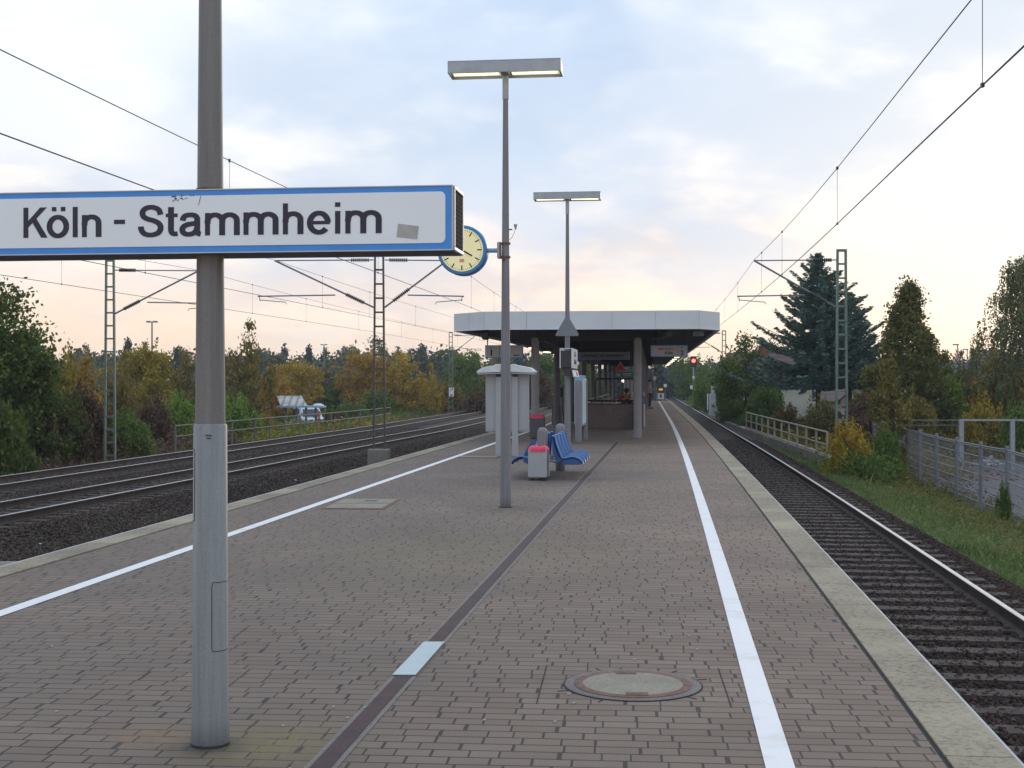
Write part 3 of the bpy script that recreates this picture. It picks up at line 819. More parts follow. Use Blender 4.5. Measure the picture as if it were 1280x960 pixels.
# loose stones
def scatter_stones(name, n, fx0, fx1, d0, d1, z, mat, size=(0.018, 0.036), seed=1, label=None, zf=None, power=1.0):
    rg = np.random.default_rng(seed)
    u = rg.random(n); d = d0 * (d1 / d0) ** u
    a = rg.random(n)
    x0 = np.array([fx0(v) for v in d]); x1 = np.array([fx1(v) for v in d])
    x = x0 + (x1 - x0) * a
    zz = np.full(n, z) + rg.random(n) * 0.022 - 0.006 if zf is None else np.array([zf(xx, dd) for xx, dd in zip(x, d)]) + rg.random(n) * 0.02
    r = rg.uniform(size[0], size[1], n) * (1 + np.clip((d - 30) / 60, 0, 0.8))
    octa = np.array([(1, 0, 0), (-1, 0, 0), (0, 1, 0), (0, -1, 0), (0, 0, 1), (0, 0, -1)], float)
    tri = np.array([(0, 2, 4), (2, 1, 4), (1, 3, 4), (3, 0, 4), (2, 0, 5), (1, 2, 5), (3, 1, 5), (0, 3, 5)])
    V = octa[None] * (0.6 + 0.8 * rg.random((n, 6, 1))) * r[:, None, None]
    # random rotation
    q = rg.normal(size=(n, 4)); q /= np.linalg.norm(q, axis=1)[:, None]
    w, qx, qy, qz = q.T
    Rm = np.stack([1 - 2 * (qy**2 + qz**2), 2 * (qx*qy - qz*w), 2 * (qx*qz + qy*w), 2 * (qx*qy + qz*w), 1 - 2 * (qx**2 + qz**2), 2 * (qy*qz - qx*w), 2 * (qx*qz - qy*w), 2 * (qy*qz + qx*w), 1 - 2 * (qx**2 + qy**2)], -1).reshape(n, 3, 3)
    V = np.einsum('nij,nkj->nki', Rm, V)
    V[:, :, 0] += x[:, None]; V[:, :, 1] += d[:, None]; V[:, :, 2] += zz[:, None]
    Fc = (tri[None] + (np.arange(n) * 6)[:, None, None]).reshape(-1, 3)
    o = mobj(name, np_mesh(name, V.reshape(-1, 3), Fc, mat)); tag(o, label, 'ballast', kind='stuff')
    return o


scatter_stones('ballast_stones', 42000, off(TR, -1.3), off(TR, 1.5), 8, 60, -1.115, MT['stone_red'], seed=2, label='dark brown ballast stones round the right hand track')
scatter_stones('ballast_stones', 9000, off(TR, 1.40), off(TR, 2.05), 10, 60, -1.25, MT['stone_red'], seed=3, label='dark brown ballast shoulder beside the grass verge', zf=lambda x, d: -1.13 - 0.45 * max(0, x - TR(d) - 1.45))
scatter_stones('ballast_stones', 110000, off(T2, -2.0), lambda d: XL(d) - 1.9, 15, 75, -1.15, MT['stone'], seed=4, label='grey brown ballast stones between the left platform and the main line tracks', zf=lambda x, d: (-1.12 if x < T1(d) + 1.8 else -1.12 - 0.11 * min(1, (x - T1(d) - 1.8) / .7, max(0.0, (TL(d) - 1.6 - x) / .7))))
# small litter on the stones between the rails
mb = MB()
rg = random.Random(5)
for k in range(26):
    d = 9 * (60 / 9) ** rg.random(); x = TR(d) + rg.uniform(-0.6, 1.2)
    mb.box((x, d, -1.105), (0.05, 0.03, 0.006), Matrix.Rotation(rg.uniform(0, 3), 3, 'Z') @ Matrix.Rotation(0.3, 3, 'X'))
for k in range(14):
    d = 20 * (60 / 20) ** rg.random(); x = T1(d) + rg.uniform(1.5, 5)
    mb.box((x, d, -1.16), (0.06, 0.05, 0.008), Matrix.Rotation(rg.uniform(0, 3), 3, 'Z') @ Matrix.Rotation(0.3, 3, 'X'))
tag(mb.build('litter', MT['sticker']), 'small pale scraps of litter on the ballast', 'litter', kind='stuff')
mb = MB()
for k in range(60):
    d = 5 * (26 / 5) ** rg.random(); x = rg.uniform(XL(d) + 1.3, XR(d) - 1.2)
    mb.box((x, d, 0.004), (0.014, 0.010, 0.006), Matrix.Rotation(rg.uniform(0, 3), 3, 'Z'))
tag(mb.build('litter', MT['sticker']), 'tiny pale bits of gum and litter on the paving', 'litter', kind='stuff')
# dark plate lying at the left kerb in the near ballast
mb = MB(); mb.prism([(-0.9, -0.5), (0.55, -0.5), (0.75, -0.2), (0.7, 0.35), (0.3, 0.5), (-0.9, 0.5)], 0, 0.12, 'XY')
o = mb.build('track_slab', MT['concrete'], bev=0.03, loc=(-7.55, 18.9, -1.2)); tag(o, 'flat grey concrete slab lying in ballast at the left edge of the photo', 'concrete slab')


# ------------------------------------------------------------------ lamps, sign, clock
PLAT = -TH


def lamp(x, y, label, top=5.40, first=False):
    t = thing('platform_lamp', (x, y, 0), PLAT, label, 'lamp', 'lamps along the platform')
    pm = MT['pole_up'] if first else MT['pole']
    mb = MB()
    z0 = 1.386 if first else 0.0
    r = lambda z: 0.076 - 0.0085 * z if first else 0.070 - 0.0072 * z
    mb.cyl((0, 0, z0), (0, 0, top - 0.30), r(z0), r(top - 0.3), 32)
    mb.build('pole', pm, t, smooth=True)
    mb = MB(); mb.cyl((0, 0, top - 0.30), (0, 0, top - 0.005), 0.040, 0.040, 20); mb.build('head_sleeve', MT['lamp_metal'], t, smooth=True)
    mb = MB(); mb.cyl((0, 0, 0.0), (0, 0, 0.012), r(0) * (1.1 if first else 1.25), r(0) * (1.1 if first else 1.25), 24); mb.build('base_flange', MT['dark_metal'], t)
    # housing: an open-bottomed box, two trays with tubes
    W_, D_, Hh = 1.41, 0.36, 0.155
    mb = MB(); tk = 0.012
    zt = top + Hh
    mb.box((0, 0, zt - tk / 2), (W_, D_, tk))
    for s in (-1, 1):
        mb.box((0, s * (D_ / 2 - tk / 2), top + Hh / 2 - tk / 2), (W_, tk, Hh - tk))
        mb.box((s * (W_ / 2 - tk / 2), 0, top + Hh / 2 - tk / 2), (tk, D_ - 2 * tk, Hh - tk))
    mb.box((0, 0, top + 0.02), (0.10, D_ - 2 * tk, 0.045))
    mb.build('housing', MT['lamp_metal'], t, bev=0.004)
    for s in (-1, 1):
        mb = MB(); mb.box((s * 0.37, 0, top + 0.035), (0.60, D_ - 0.09, 0.02)); mb.build('diffuser', MT['diffuser'], t, bev=0.006)
        mb = MB(); mb.cyl((s * 0.09, 0, top + 0.022), (s * 0.65, 0, top + 0.022), 0.014, n=10); mb.build('lit_tube', MT['tube'], t, smooth=True)
    return t


lamp1 = lamp(-0.08, 16.4, 'tall grey lamp post with lit twin tube head, standing in front of the display cabinet')
lamp2 = lamp(1.17, 27.7, 'tall grey lamp post with lit head, carrying the triangular sign before the canopy')
lampS = lamp(-1.306, 5.68, 'thick grey lamp post in the foreground carrying the big blue and white sign', first=True)
# foreground pole, lower sleeve with doors
mb = MB(); mb.lathe([(0.081, 0.0), (0.081, 0.09), (0.0785, 0.10), (0.0785, 0.115), (0.0775, 0.12), (0.0715, 1.380), (0.066, 1.388)], n=40)
mb.build('pole_base', MT['pole_low'], lampS, smooth=True)
def pole_curve(pts, r=0.0016):
    """thin seam following the pole; pts=(angle deg, z)"""
    mb = MB(); out = []
    for (a, z) in pts:
        rr = 0.0785 - 0.0051 * z + 0.0004
        out.append((math.sin(R(a)) * rr, -math.cos(R(a)) * rr, z))
    mb.tube(out, r, 6)
    return mb
def door(a0, a1, z0, z1):
    c = 0.02; pts = []
    n = 12
    A = lambda t: a0 + (a1 - a0) * t
    pts += [(A(i / n), z1) for i in range(n + 1)]
    pts += [(a1 + 2.5, z1 - 0.008), (a1 + 3.5, z1 - 0.022)]
    pts += [(a1 + 3.5, z1 - (z1 - z0) * i / 6) for i in range(1, 6)]
    pts += [(a1 + 3.5, z0 + 0.022), (a1 + 2.5, z0 + 0.008)]
    pts += [(A(1 - i / n), z0) for i in range(n + 1)]
    return pts
lo = lambda py: HC + (YH - py) / F * 5.62
pole_curve(door(-95, -48, lo(652), lo(562))).build('door_seam', MT['ink'], lampS)
pole_curve([(-a, z) for a, z in door(-95, -28, lo(814), lo(728))]).build('door_seam', MT['ink'], lampS)
text('xxxx-xxx\nxxxxx', 0.012, lampS, (0.012, -0.0735, lo(545)), MT['ink'], 'stencil', sx=1.1, ext=0.0006, align='CENTER') if False else None
mb = MB()
for k, w in enumerate((0.030, 0.018)):
    mb.box((0.018, -0.0728, lo(544) - k * 0.012), (w, 0.0012, 0.004))
mb.build('stencil_mark', MT['dark_metal'], lampS)

def ribbon(mb, pts, y0, y1, tr, wv=29.0, wh=23.5):
    """one pen stroke: pts in sign units, thicker where it runs upright"""
    n = len(pts); L, Rr = [], []
    for i in range(n):
        a = pts[max(0, i - 1)]; b_ = pts[min(n - 1, i + 1)]
        dx, dy = b_[0] - a[0], b_[1] - a[1]; q = math.hypot(dx, dy) or 1
        dx, dy = dx / q, dy / q; w = (wh + (wv - wh) * abs(dy)) / 2
        L.append((pts[i][0] - dy * w, pts[i][1] + dx * w)); Rr.append((pts[i][0] + dy * w, pts[i][1] - dx * w))
    P2 = [tr(*p) for p in L] + [tr(*p) for p in Rr]
    vs = [(x, y0, z) for x, z in P2] + [(x, y1, z) for x, z in P2]; m = 2 * n; fs = []
    for i in range(n - 1):
        fs += [(i, i + 1, n + i + 1, n + i), (m + i, m + n + i, m + n + i + 1, m + i + 1), (i, m + i, m + i + 1, i + 1), (n + i, n + i + 1, m + n + i + 1, m + n + i)]
    fs += [(0, n, m + n, m), (n - 1, m + n - 1, m + 2 * n - 1, 2 * n - 1)]
    mb.add(vs, fs)


def smooth_pts(pts, k=5):
    out = []
    for i in range(len(pts) - 1):
        p0 = pts[max(0, i - 1)]; p1 = pts[i]; p2 = pts[i + 1]; p3 = pts[min(len(pts) - 1, i + 2)]
        for j in range(k):
            u = j / k
            out.append(tuple(0.5 * (2 * p1[c] + (p2[c] - p0[c]) * u + (2 * p0[c] - 5 * p1[c] + 4 * p2[c] - p3[c]) * u * u + (3 * p1[c] - p0[c] - 3 * p2[c] + p3[c]) * u ** 3) for c in (0, 1)))
    return out + [pts[-1]]


def name_letters(parent, s, base):
    mb = MB(); kx = 1.569 / 1783; kz = 0.130 / 155
    k = [0]
    def tr(x, y): return ((-0.786 + (x - 125) * kx) * (1 if s < 0 else -1), base + y * kz)
    def ys():
        k[0] += 1; a = HS + 0.0044; b_ = a + 0.0012 + k[0] * 0.00003
        return s * a, s * b_
    def rib(pts, sm=True, **kw): y0, y1 = ys(); ribbon(mb, smooth_pts(pts) if sm else pts, y0, y1, tr, **kw)
    def poly(pts): y0, y1 = ys(); mb.prism([tr(*p) for p in pts], y0, y1)
    def bx_(x0, x1, z0, z1): poly([(x0, z0), (x1, z0), (x1, z1), (x0, z1)])
    def ell(cx, cy, rx, ry, a0, a1): rib([(cx + rx * math.cos(R(a)), cy + ry * math.sin(R(a))) for a in np.linspace(a0, a1, 34)], False)
    bx_(125, 150, 0, 155); poly([(149, 52), (149, 86), (211, 155), (245, 155)]); poly([(169, 82), (190, 101), (249, 0), (216, 0)])
    ell(302, 56, 43, 48, 0, 360); bx_(271, 294, 134, 156); bx_(317, 340, 134, 156)
    bx_(378, 403, 0, 155)
    def arch(x0, x1, w=25): rib([(x0, 60), (x0 + 3, 82), (x0 + 15, 97), ((x0 + x1) / 2 + 1, 103), (x1 - 15, 97), (x1 - 2, 83), (x1, 64), (x1, 40), (x1, 0)])
    bx_(425, 449.5, 0, 113); arch(437.5, 509.5)
    bx_(588, 643, 64, 86)
    rib([(822, 108), (816, 129), (799, 142), (774, 147), (750, 142), (735, 129), (732, 112), (741, 96), (762, 86), (786, 79), (809, 68), (821, 53), (822, 35), (812, 18), (793, 9), (771, 6), (748, 10), (732, 22), (725, 38), (724, 50)])
    rib([(875, 146), (875, 120), (875, 60), (875, 32), (880, 16), (892, 10), (908, 11)]); bx_(849, 908, 95, 113)
    rib([(934, 76), (938, 92), (951, 102), (973, 105), (994, 101), (1005, 89), (1006, 74), (1006, 45), (1006, 24), (1010, 11), (1023, 7)])
    rib([(1006, 66), (991, 61), (966, 58), (945, 51), (933, 38), (933, 23), (943, 11), (962, 7), (982, 10), (998, 21), (1006, 40)])
    def em(x0, w=170):
        a, b_, c = x0 + 12, x0 + w / 2, x0 + w - 12
        bx_(x0, x0 + 24.5, 0, 113); arch(a, b_); arch(b_, c)
    em(1045); em(1236)
    bx_(1430, 1454.5, 0, 155); arch(1442.5, 1516)
    ell(1606, 56, 44, 48, 2, 322); bx_(1564, 1660, 48, 65)
    bx_(1685, 1710, 0, 113); bx_(1685, 1710, 134, 156)
    em(1735, 173)
    mb.build('lettering', MT['letters'], parent)


# big station name sign
HS = 0.125
t = thing('station_name_sign', (-1.306, 5.68, 2.114), PLAT, 'large white station name sign with blue border reading Köln - Stammheim on the nearest post', 'sign')
mb = MB(); mb.box((0, 0, 0.1345), (2.16, 2 * HS - 0.012, 0.267)); mb.build('sign_box', MT['sign_under'], t, bev=0.003)
for s in (-1, 1):
    mb = MB(); mb.box((0, s * (HS - 0.003), 0.1345), (2.166, 0.008, 0.271)); fr = mb.build('blue_frame', MT['sign_blue'], t, bev=0.002)
    mb = MB(); mb.prism(rrect(2.106, 0.213, 0.022, 6, 0, 0.1365), s * (HS + 0.0012), s * (HS + 0.0042)); mb.build('sign_face', MT['sign_white'], t)
    mb = MB()
    for zz_, hh in ((0.0015, 0.004), (0.2685, 0.004)):
        mb.box((0, s * (HS + 0.002), zz_), (2.168, 0.005, hh))
    for xx in (-1.082, 1.082):
        mb.box((xx, s * (HS + 0.002), 0.135), (0.004, 0.0045, 0.262))
    mb.build('trim', MT['alu'], t)
    rt = None if s < 0 else Matrix.Rotation(R(180), 3, 'Z')
    name_letters(t, s, 2.188 - 2.114)
for s in (-1, 1):   # end caps: louvred grille in an alloy frame
    mb = MB(); mb.box((s * 1.083, 0, 0.1345), (0.006, 0.215, 0.235)); mb.build('end_grille', MT['louvre'], t)
    mb = MB()
    mb.box((s * 1.086, 0, 0.008), (0.012, 0.235, 0.014)); mb.box((s * 1.086, 0, 0.262), (0.012, 0.235, 0.014))
    mb.box((s * 1.086, -0.112, 0.135), (0.012, 0.012, 0.24)); mb.box((s * 1.086, 0.112, 0.135), (0.012, 0.012, 0.24))
    mb.build('end_frame', MT['alu'], t, bev=0.002)
mb = MB(); mb.box((0.895, -HS - 0.0052, 0.079), (0.088, 0.0015, 0.055), Matrix.Rotation(R(7), 3, 'Y')); mb.build('sticker', MT['sticker'], t)
mb = MB()
for k in range(16):
    mb.box((-0.075 + random.uniform(-0.05, 0.06), -HS - 0.0050, 0.232 + random.uniform(-0.01, 0.012)), (random.uniform(0.004, 0.014), 0.001, 0.003), Matrix.Rotation(random.uniform(-1.2, 0.4), 3, 'Y'))
mb.box((0.0, -HS - 0.0050, 0.222), (0.002, 0.001, 0.04), Matrix.Rotation(0.25, 3, 'Y'))
mb.build('scuff_marks', MT['dark_metal'], t)
mb = MB(); mb.cyl((0, 0, 0.262), (0, 0, 0.290), 0.064, 0.060, 24); mb.build('pole_collar', MT['rust'], t)

# clock on lamp 1
t = thing('platform_clock', (-0.08, 16.4, 3.21), PLAT, 'round yellow faced clock in a blue case, showing four, on the lamp post arm', 'clock')
cx = -0.535
rx = Matrix.Rotation(R(90), 3, 'X')
mb = MB(); mb.lathe([(0.26, -0.115), (0.302, -0.112), (0.313, -0.085), (0.313, 0.085), (0.302, 0.112), (0.26, 0.115)], (cx, 0, 0), 56, rx); mb.build('case', MT['clock_rim'], t, smooth=True)
for s in (-1, 1):
    mb = MB(); mb.lathe([(0.268, 0.0), (0.268, 0.004), (0.001, 0.004)], (cx, s * 0.115, 0), 56, Matrix.Rotation(R(90 if s < 0 else -90), 3, 'X'))
    mb.build('dial', MT['clock_face'], t)
    mb = MB()
    for k in range(60):
        a = R(6 * k); big_ = k % 5 == 0
        L, wd = (0.062, 0.015) if big_ else (0.020, 0.004)
        rr = 0.255 - L / 2
        mb.box((cx + math.sin(a) * rr, s * 0.1205, math.cos(a) * rr), (wd, 0.002, L), Matrix.Rotation(a, 3, 'Y'))
    mb.build('hour_marks', MT['ink'], t)
    sg = 1 if s < 0 else -1
    def hand(deg, L, w0, w1, back, yy, nm, mat_):
        a = R(deg) * sg
        m = MB(); pts = [(-w0 / 2, -back), (w0 / 2, -back), (w1 / 2, L), (-w1 / 2, L)]
        q = Matrix.Rotation(a, 3, 'Y')
        vs = [Vector((cx, s * yy, 0)) + q @ Vector((px_, 0, pz_)) for px_, pz_ in pts]; vs += [v + Vector((0, s * 0.003, 0)) for v in vs]
        m.add(vs, [(0, 1, 2, 3), (7, 6, 5, 4), (0, 4, 5, 1), (1, 5, 6, 2), (2, 6, 7, 3), (3, 7, 4, 0)]); m.build(nm, mat_, t)
    hand(120, 0.15, 0.022, 0.018, 0.03, 0.123, 'hour_hand', MT['ink'])
    hand(3, 0.235, 0.022, 0.012, 0.055, 0.128, 'minute_hand', MT['ink'])
    hand(-2, 0.20, 0.004, 0.004, 0.05, 0.133, 'second_hand', MT['red'])
    mb = MB(); mb.lathe([(0.020, 0), (0.020, 0.003), (0.013, 0.003), (0.013, 0)], (cx - 0.004 * sg, s * 0.133, 0.135), 20, Matrix.Rotation(R(90 if s < 0 else -90), 3, 'X')); mb.build('second_hand_ring', MT['red'], t)
    mb = MB()
    for (a, b_, w, h) in ((0, 0.017, 0.056, 0.005), (0, -0.017, 0.056, 0.005), (-0.0255, 0, 0.005, 0.03), (0.0255, 0, 0.005, 0.03)):
        mb.box((cx + a, s * 0.1205, -0.132 + b_), (w, 0.002, h))
    lg = mb.build('logo_frame', MT['red'], t)
    text('DB', 0.030, t, (cx, s * 0.121, -0.142), MT['red'], 'logo_letters', bold=0.001, ext=0.0008, rot=None if s < 0 else Matrix.Rotation(R(180), 3, 'Z'))
mb = MB(); mb.cyl((-0.225, 0, 0), (-0.06, 0, 0), 0.028, n=16); mb.build('arm', MT['board_blue'], t, smooth=True)
mb = MB(); mb.box((-0.075, 0, 0), (0.05, 0.13, 0.20)); mb.build('bracket', MT['panel_grey'], t, bev=0.006)
mb = MB()
for z in (0.085, -0.085):
    mb.cyl((0, 0, z - 0.012), (0, 0, z + 0.012), 0.062, n=20)
mb.cyl((-0.06, -0.07, -0.10), (-0.06, -0.07, 0.10), 0.008, n=8); mb.cyl((-0.02, -0.05, -0.13), (-0.02, -0.05, -0.09), 0.022, n=12)
mb.build('clamp', MT['rust'], t)
# small sensor beside the clock
t = thing('weather_sensor', (-0.08, 16.4, 3.47), PLAT, 'tiny grey sensor on a short arm, right side of the clock lamp post', 'sensor')
mb = MB(); mb.cyl((0.04, 0, 0), (0.085, 0, 0), 0.008, n=8); mb.tube([(0.12, 0, 0.02), (0.115, 0, -0.03), (0.08, 0, -0.10), (0.05, 0, -0.13)], 0.003, 6); mb.build('arm', MT['dark_metal'], t)
mb = MB(); mb.cyl((0.125, 0, 0.0), (0.125, 0, 0.055), 0.008, 0.022, 12); mb.cyl((0.125, 0, 0.055), (0.125, 0, 0.065), 0.022, 0.022, 12); mb.build('head', MT['lamp_metal'], t)

# triangle + box sign on lamp 2
t = thing('warning_sign', (1.17, 27.7, 2.53), PLAT, 'triangular metal warning sign seen from its grey back on the lamp post', 'warning sign')
def rtri(w, h, r=0.03):
    pts = []
    cs = [(-w / 2 + r * 1.5, r), (w / 2 - r * 1.5, r), (0, h - r * 2)]
    for (x, z), a0 in zip(cs, (150, 270, 30)):
        for i in range(5):
            a = R(a0 + 30 * i); pts.append((x + r * math.cos(a), z + r * math.sin(a)))
    return pts
mb = MB(); mb.prism(rtri(0.52, 0.46), -0.075, -0.07); mb.build('plate', MT['galv_mid'], t) ; 
mb = MB(); mb.box((0, -0.04, 0.2), (0.16, 0.02, 0.03)); mb.cyl((0, 0, 0.18), (0, 0, 0.22), 0.062, n=16); mb.build('clamp', MT['alu'], t)
t.children[0].location.y = 0.13
t = thing('box_sign', (1.17, 27.7, 2.2), PLAT, 'white two sided hanging box sign seen end on, below the grey triangle', 'sign')
mb = MB(); mb.box((-0.01, 0.55, -0.16), (0.22, 1.6, 0.36)); mb.build('sign_box', MT['dark_metal'], t, bev=0.01)
for s in (-1, 1):
    mb = MB(); mb.box((-0.01 + s * 0.122, 0.55, -0.14), (0.02, 1.64, 0.42)); mb.build('sign_face', MT['hood'], t, bev=0.006)
mb = MB(); mb.box((-0.01, -0.24, 0.065), (0.24, 0.06, 0.012)); mb.build('top_plate', MT['hood'], t)
rt = Matrix.Rotation(R(90), 3, 'Z')
text('Köln-\nStammheim', 0.15, t, (0.124, 0.55, -0.10), MT['letters'], bold=0.003, rot=rt)
mb = MB(); mb.box((0.135, 0.55, -0.46), (0.025, 1.5, 0.15), Matrix.Rotation(R(-12), 3, 'Y')); sb = mb.build('lower_plate', MT['hood'], t, bev=0.004)
mb = MB(); mb.box((0.150, 0.75, -0.462), (0.012, 0.22, 0.09), Matrix.Rotation(R(-12), 3, 'Y')); mb.build('symbol', MT['red'], sb)
mb = MB(); mb.prism([(-0.11, -0.34), (0.09, -0.34), (0.05, -0.5), (-0.05, -0.5)], -0.2, 0.1); mb.build('neck', MT['dark_metal'], t)

# ------------------------------------------------------------------ canopy
CFy = 33.2
def Zc(py, d): return HC + (YH - py) / F * d
ZB, ZT = 2.90, 3.37
t = thing('platform_canopy', (0, 0, 0), 0, 'long flat station canopy with pale fascia and dark underside over the platform', 'canopy')
xl0, xr0 = (567 - 640) / F * 34.6, (896 - 640) / F * 34.6
outline = [(-0.72, CFy + 0.55), (4.72, CFy - 0.10)]
rightp = [(xr0, 34.1)] + [(XR(d) - 0.0, d) for d in (45, 60, 75, 90, 105.5)]
leftp = [(xl0, 34.9)] + [(XL(d) + 0.05, d) for d in (45, 60, 75, 90, 105.5)]
ring_ = outline + rightp + leftp[::-1]
nR = len(ring_)
cxm = lambda p, q, k: (p[0] + (q[0] - p[0]) * k, p[1] + (q[1] - p[1]) * k)
mb = MB()
inner = []
cen = lambda d: (XL(d) + XR(d)) / 2
for x, y in ring_:
    c_ = cen(y); xx = x - math.copysign(0.08, x - c_); yy = min(max(y, CFy + 0.35), 105.4)
    inner.append((xx, yy))
vs = [(x, y, ZB) for x, y in ring_] + [(x, y, ZT) for x, y in ring_] + [(x, y, ZT) for x, y in inner] + [(x, y, ZB) for x, y in inner]
fs = []
for i in range(nR):
    j = (i + 1) % nR
    for a in range(4):
        b_ = (a + 1) % 4
        fs.append((a * nR + i, a * nR + j, b_ * nR + j, b_ * nR + i))
mb.add(vs, fs); mb.build('fascia', MT['fascia'], t)
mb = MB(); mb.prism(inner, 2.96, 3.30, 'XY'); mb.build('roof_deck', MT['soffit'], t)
mb = MB()   # bright lower lip and fascia seams
def lip(p, q):
    p, q = Vector((*p, 0)), Vector((*q, 0)); n = (q - p).normalized(); n = Vector((n.y, -n.x, 0))
    L = (q - p).length; ang = math.atan2((q - p).y, (q - p).x)
    mb.box((p + q) / 2 + n * 0.006 + Vector((0, 0, ZB + 0.012)), (L, 0.014, 0.02), Matrix.Rotation(ang, 3, 'Z'))
lip(leftp[0], outline[0]); lip(outline[0], outline[1]); lip(outline[1], rightp[0])
for a, b_ in zip(rightp[:-1], rightp[1:]):
    lip(a, b_)
mb.build('lower_trim', MT['hood'], t)
mb = MB()
for p, q, ks in ((leftp[0], outline[0], (0.5,)), (outline[0], outline[1], (0.0, 0.2, 0.4, 0.6, 0.8, 1.0))):
    for k in ks:
        x, y = cxm(p, q, k); mb.box((x, y - 0.002, (ZB + ZT) / 2), (0.008, 0.012, ZT - ZB - 0.05))
mb.build('fascia_seam', MT['lamp_metal'], t)
# beams under the deck
mb = MB()
COLD = [36.3 + 7.7 * k for k in range(9)]
def cL(d): return (672 - 640) / F * 37 + 0.113 * (d - 37)
def cR(d): return (797 - 640) / F * 36.3 + 0.107 * (d - 36.3)
for fn in (cL, cR):
    for a, b_ in zip(COLD[:-1], COLD[1:]):
        p, q = Vector((fn(a), a, 2.86)), Vector((fn(b_), b_, 2.86)); ang = math.atan2((q - p).y, (q - p).x)
        mb.box((p + q) / 2, ((q - p).length, 0.16, 0.19), Matrix.Rotation(ang, 3, 'Z'))
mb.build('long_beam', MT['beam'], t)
for d in COLD:
    mb = MB(); x0, x1 = XL(d) + 1.9, XR(d) - 1.6
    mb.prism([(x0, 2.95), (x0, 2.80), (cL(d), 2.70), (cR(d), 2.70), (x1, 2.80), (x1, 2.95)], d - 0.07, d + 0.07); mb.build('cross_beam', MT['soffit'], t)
first = True
for k, d in enumerate(COLD):
    for fn, s in ((cL, -1), (cR, 1)):
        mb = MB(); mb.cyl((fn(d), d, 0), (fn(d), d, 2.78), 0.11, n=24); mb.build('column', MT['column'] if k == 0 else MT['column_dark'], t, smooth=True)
        if k == 0:
            mb = MB(); mb.cyl((fn(d), d, 0.001), (fn(d), d, 0.02), 0.19, n=24); mb.build('column_foot', MT['drain_edge'], t)
# bracket heads seen under the front corners
mb = MB(); mb.box((P(832, 420, 35.4).x, 35.6, 2.83), (0.16, 2.2, 0.14)); mb.box((P(606, 424, 36).x, 36.4, 2.83), (0.16, 2.2, 0.14))
mb.build('bracket', MT['beam'], t)
tube_lights = []
for i, d in enumerate((69, 75, 81, 87.5, 94.5, 101.5)):
    tube_lights.append((XR(d) - 0.38, d, 'tube light %s under the right canopy edge'))
ordw = ('nearest', 'second nearest', 'third nearest', 'fourth nearest', 'fifth nearest', 'farthest')
for (x, d, _), w in zip(tube_lights, ordw):
    l = thing('canopy_light', (x, d, 2.86), heading(XR, d), 'lit tube light under the right canopy edge, %s of the row of six' % w, 'light', 'lights under the canopy')
    mb = MB(); mb.box((0, 0, 0.02), (0.30, 1.5, 0.06)); mb.build('housing', MT['lamp_metal'], l)
    mb = MB(); mb.box((0, 0, -0.022), (0.24, 1.3, 0.03)); mb.build('diffuser', MT['tube_white'], l)
for d, w in zip((50, 56.7, 62.5), ('nearest', 'middle', 'farthest')):
    l = thing('canopy_light', (XL(d) + 0.45, d, 2.86), heading(XL, d), 'lit tube light under the left canopy edge, %s of three' % w, 'light', 'lights under the canopy')
    mb = MB(); mb.box((0, 0, 0.02), (0.30, 1.5, 0.06)); mb.build('housing', MT['lamp_metal'], l)
    mb = MB(); mb.box((0, 0, -0.022), (0.24, 1.3, 0.03)); mb.build('diffuser', MT['tube_white'], l)
# loudspeaker under the right front corner
t = thing('loudspeaker', P(873, 424, 36.5), PLAT, 'grey horn loudspeaker under the right front corner of the canopy', 'loudspeaker')
mb = MB(); mb.box((0, 0, 0.16), (0.30, 0.34, 0.14)); mb.build('housing', MT['lamp_metal'], t, bev=0.02)
mb = MB(); mb.box((-0.05, 0.05, 0.255), (0.08, 0.10, 0.09)); mb.build('bracket', MT['beam'], t)

# hanging signs
def hang_sign(px0, px1, py0, py1, d, name, label, cat='sign'):
    p0, p1 = P(px0, py1, d), P(px1, py0, d); w, h = p1.x - p0.x, p1.z - p0.z
    t = thing(name, ((p0.x + p1.x) / 2, d, p0.z), PLAT, label, cat)
    mb = MB(); mb.box((0, 0, h / 2), (w, 0.12, h)); mb.build('sign_box', MT['sign_blue'], t, bev=0.006)
    mb = MB(); mb.box((0, -0.0615, h / 2), (w - 0.05, 0.006, h - 0.05)); mb.build('sign_face', MT['sign_dim'] if 'sign_dim' in MT else MT['sign_white'], t)
    for s in (-1, 1):
        mb = MB(); mb.cyl((s * (w / 2 - 0.06), 0, h), (s * (w / 2 - 0.06), 0, 2.97 - p0.z), 0.015, n=8)
        mb.build('hanger', MT['dark_metal'], t)
    return t, w, h
MT['sign_dim'] = paint('sign_face_grey', (0.40, 0.39, 0.38), 0.5, var=0.05)
t, w, h = hang_sign(606.5, 654, 431.5, 447.5, 36.0, 'track_sign', 'hanging platform sign with black numeral 1 behind the clock lamp post')
k = 36.0 / F
text('1', 0.22, t, (-w / 2 + 8 * k, -0.066, h / 2 - 0.10), MT['ink'], 'numeral', bold=0.012)
text('Gleis', 0.05, t, (-w / 2 + 8 * k, -0.066, h - 0.085), MT['ink'])
mb = MB(); mb.box((-w / 2 + 18 * k, -0.066, h / 2), (0.012, 0.002, h - 0.08)); mb.box((w / 2 - 8 * k, -0.066, 0.075), (0.17, 0.002, 0.03)); mb.build('divider', MT['dark_metal'], t)
mb = MB(); mb.box((-w / 2 + 24 * k, -0.066, h - 0.085), (0.13, 0.003, 0.055)); lb = mb.build('logo_plate', MT['red'], t)
mb = MB(); mb.box((-w / 2 + 24 * k, -0.066, 0.17), (0.13, 0.003, 0.018)); mb.box((-w / 2 + 24 * k, -0.066, 0.09), (0.13, 0.003, 0.022)); mb.build('small_text', MT['ink'], t)
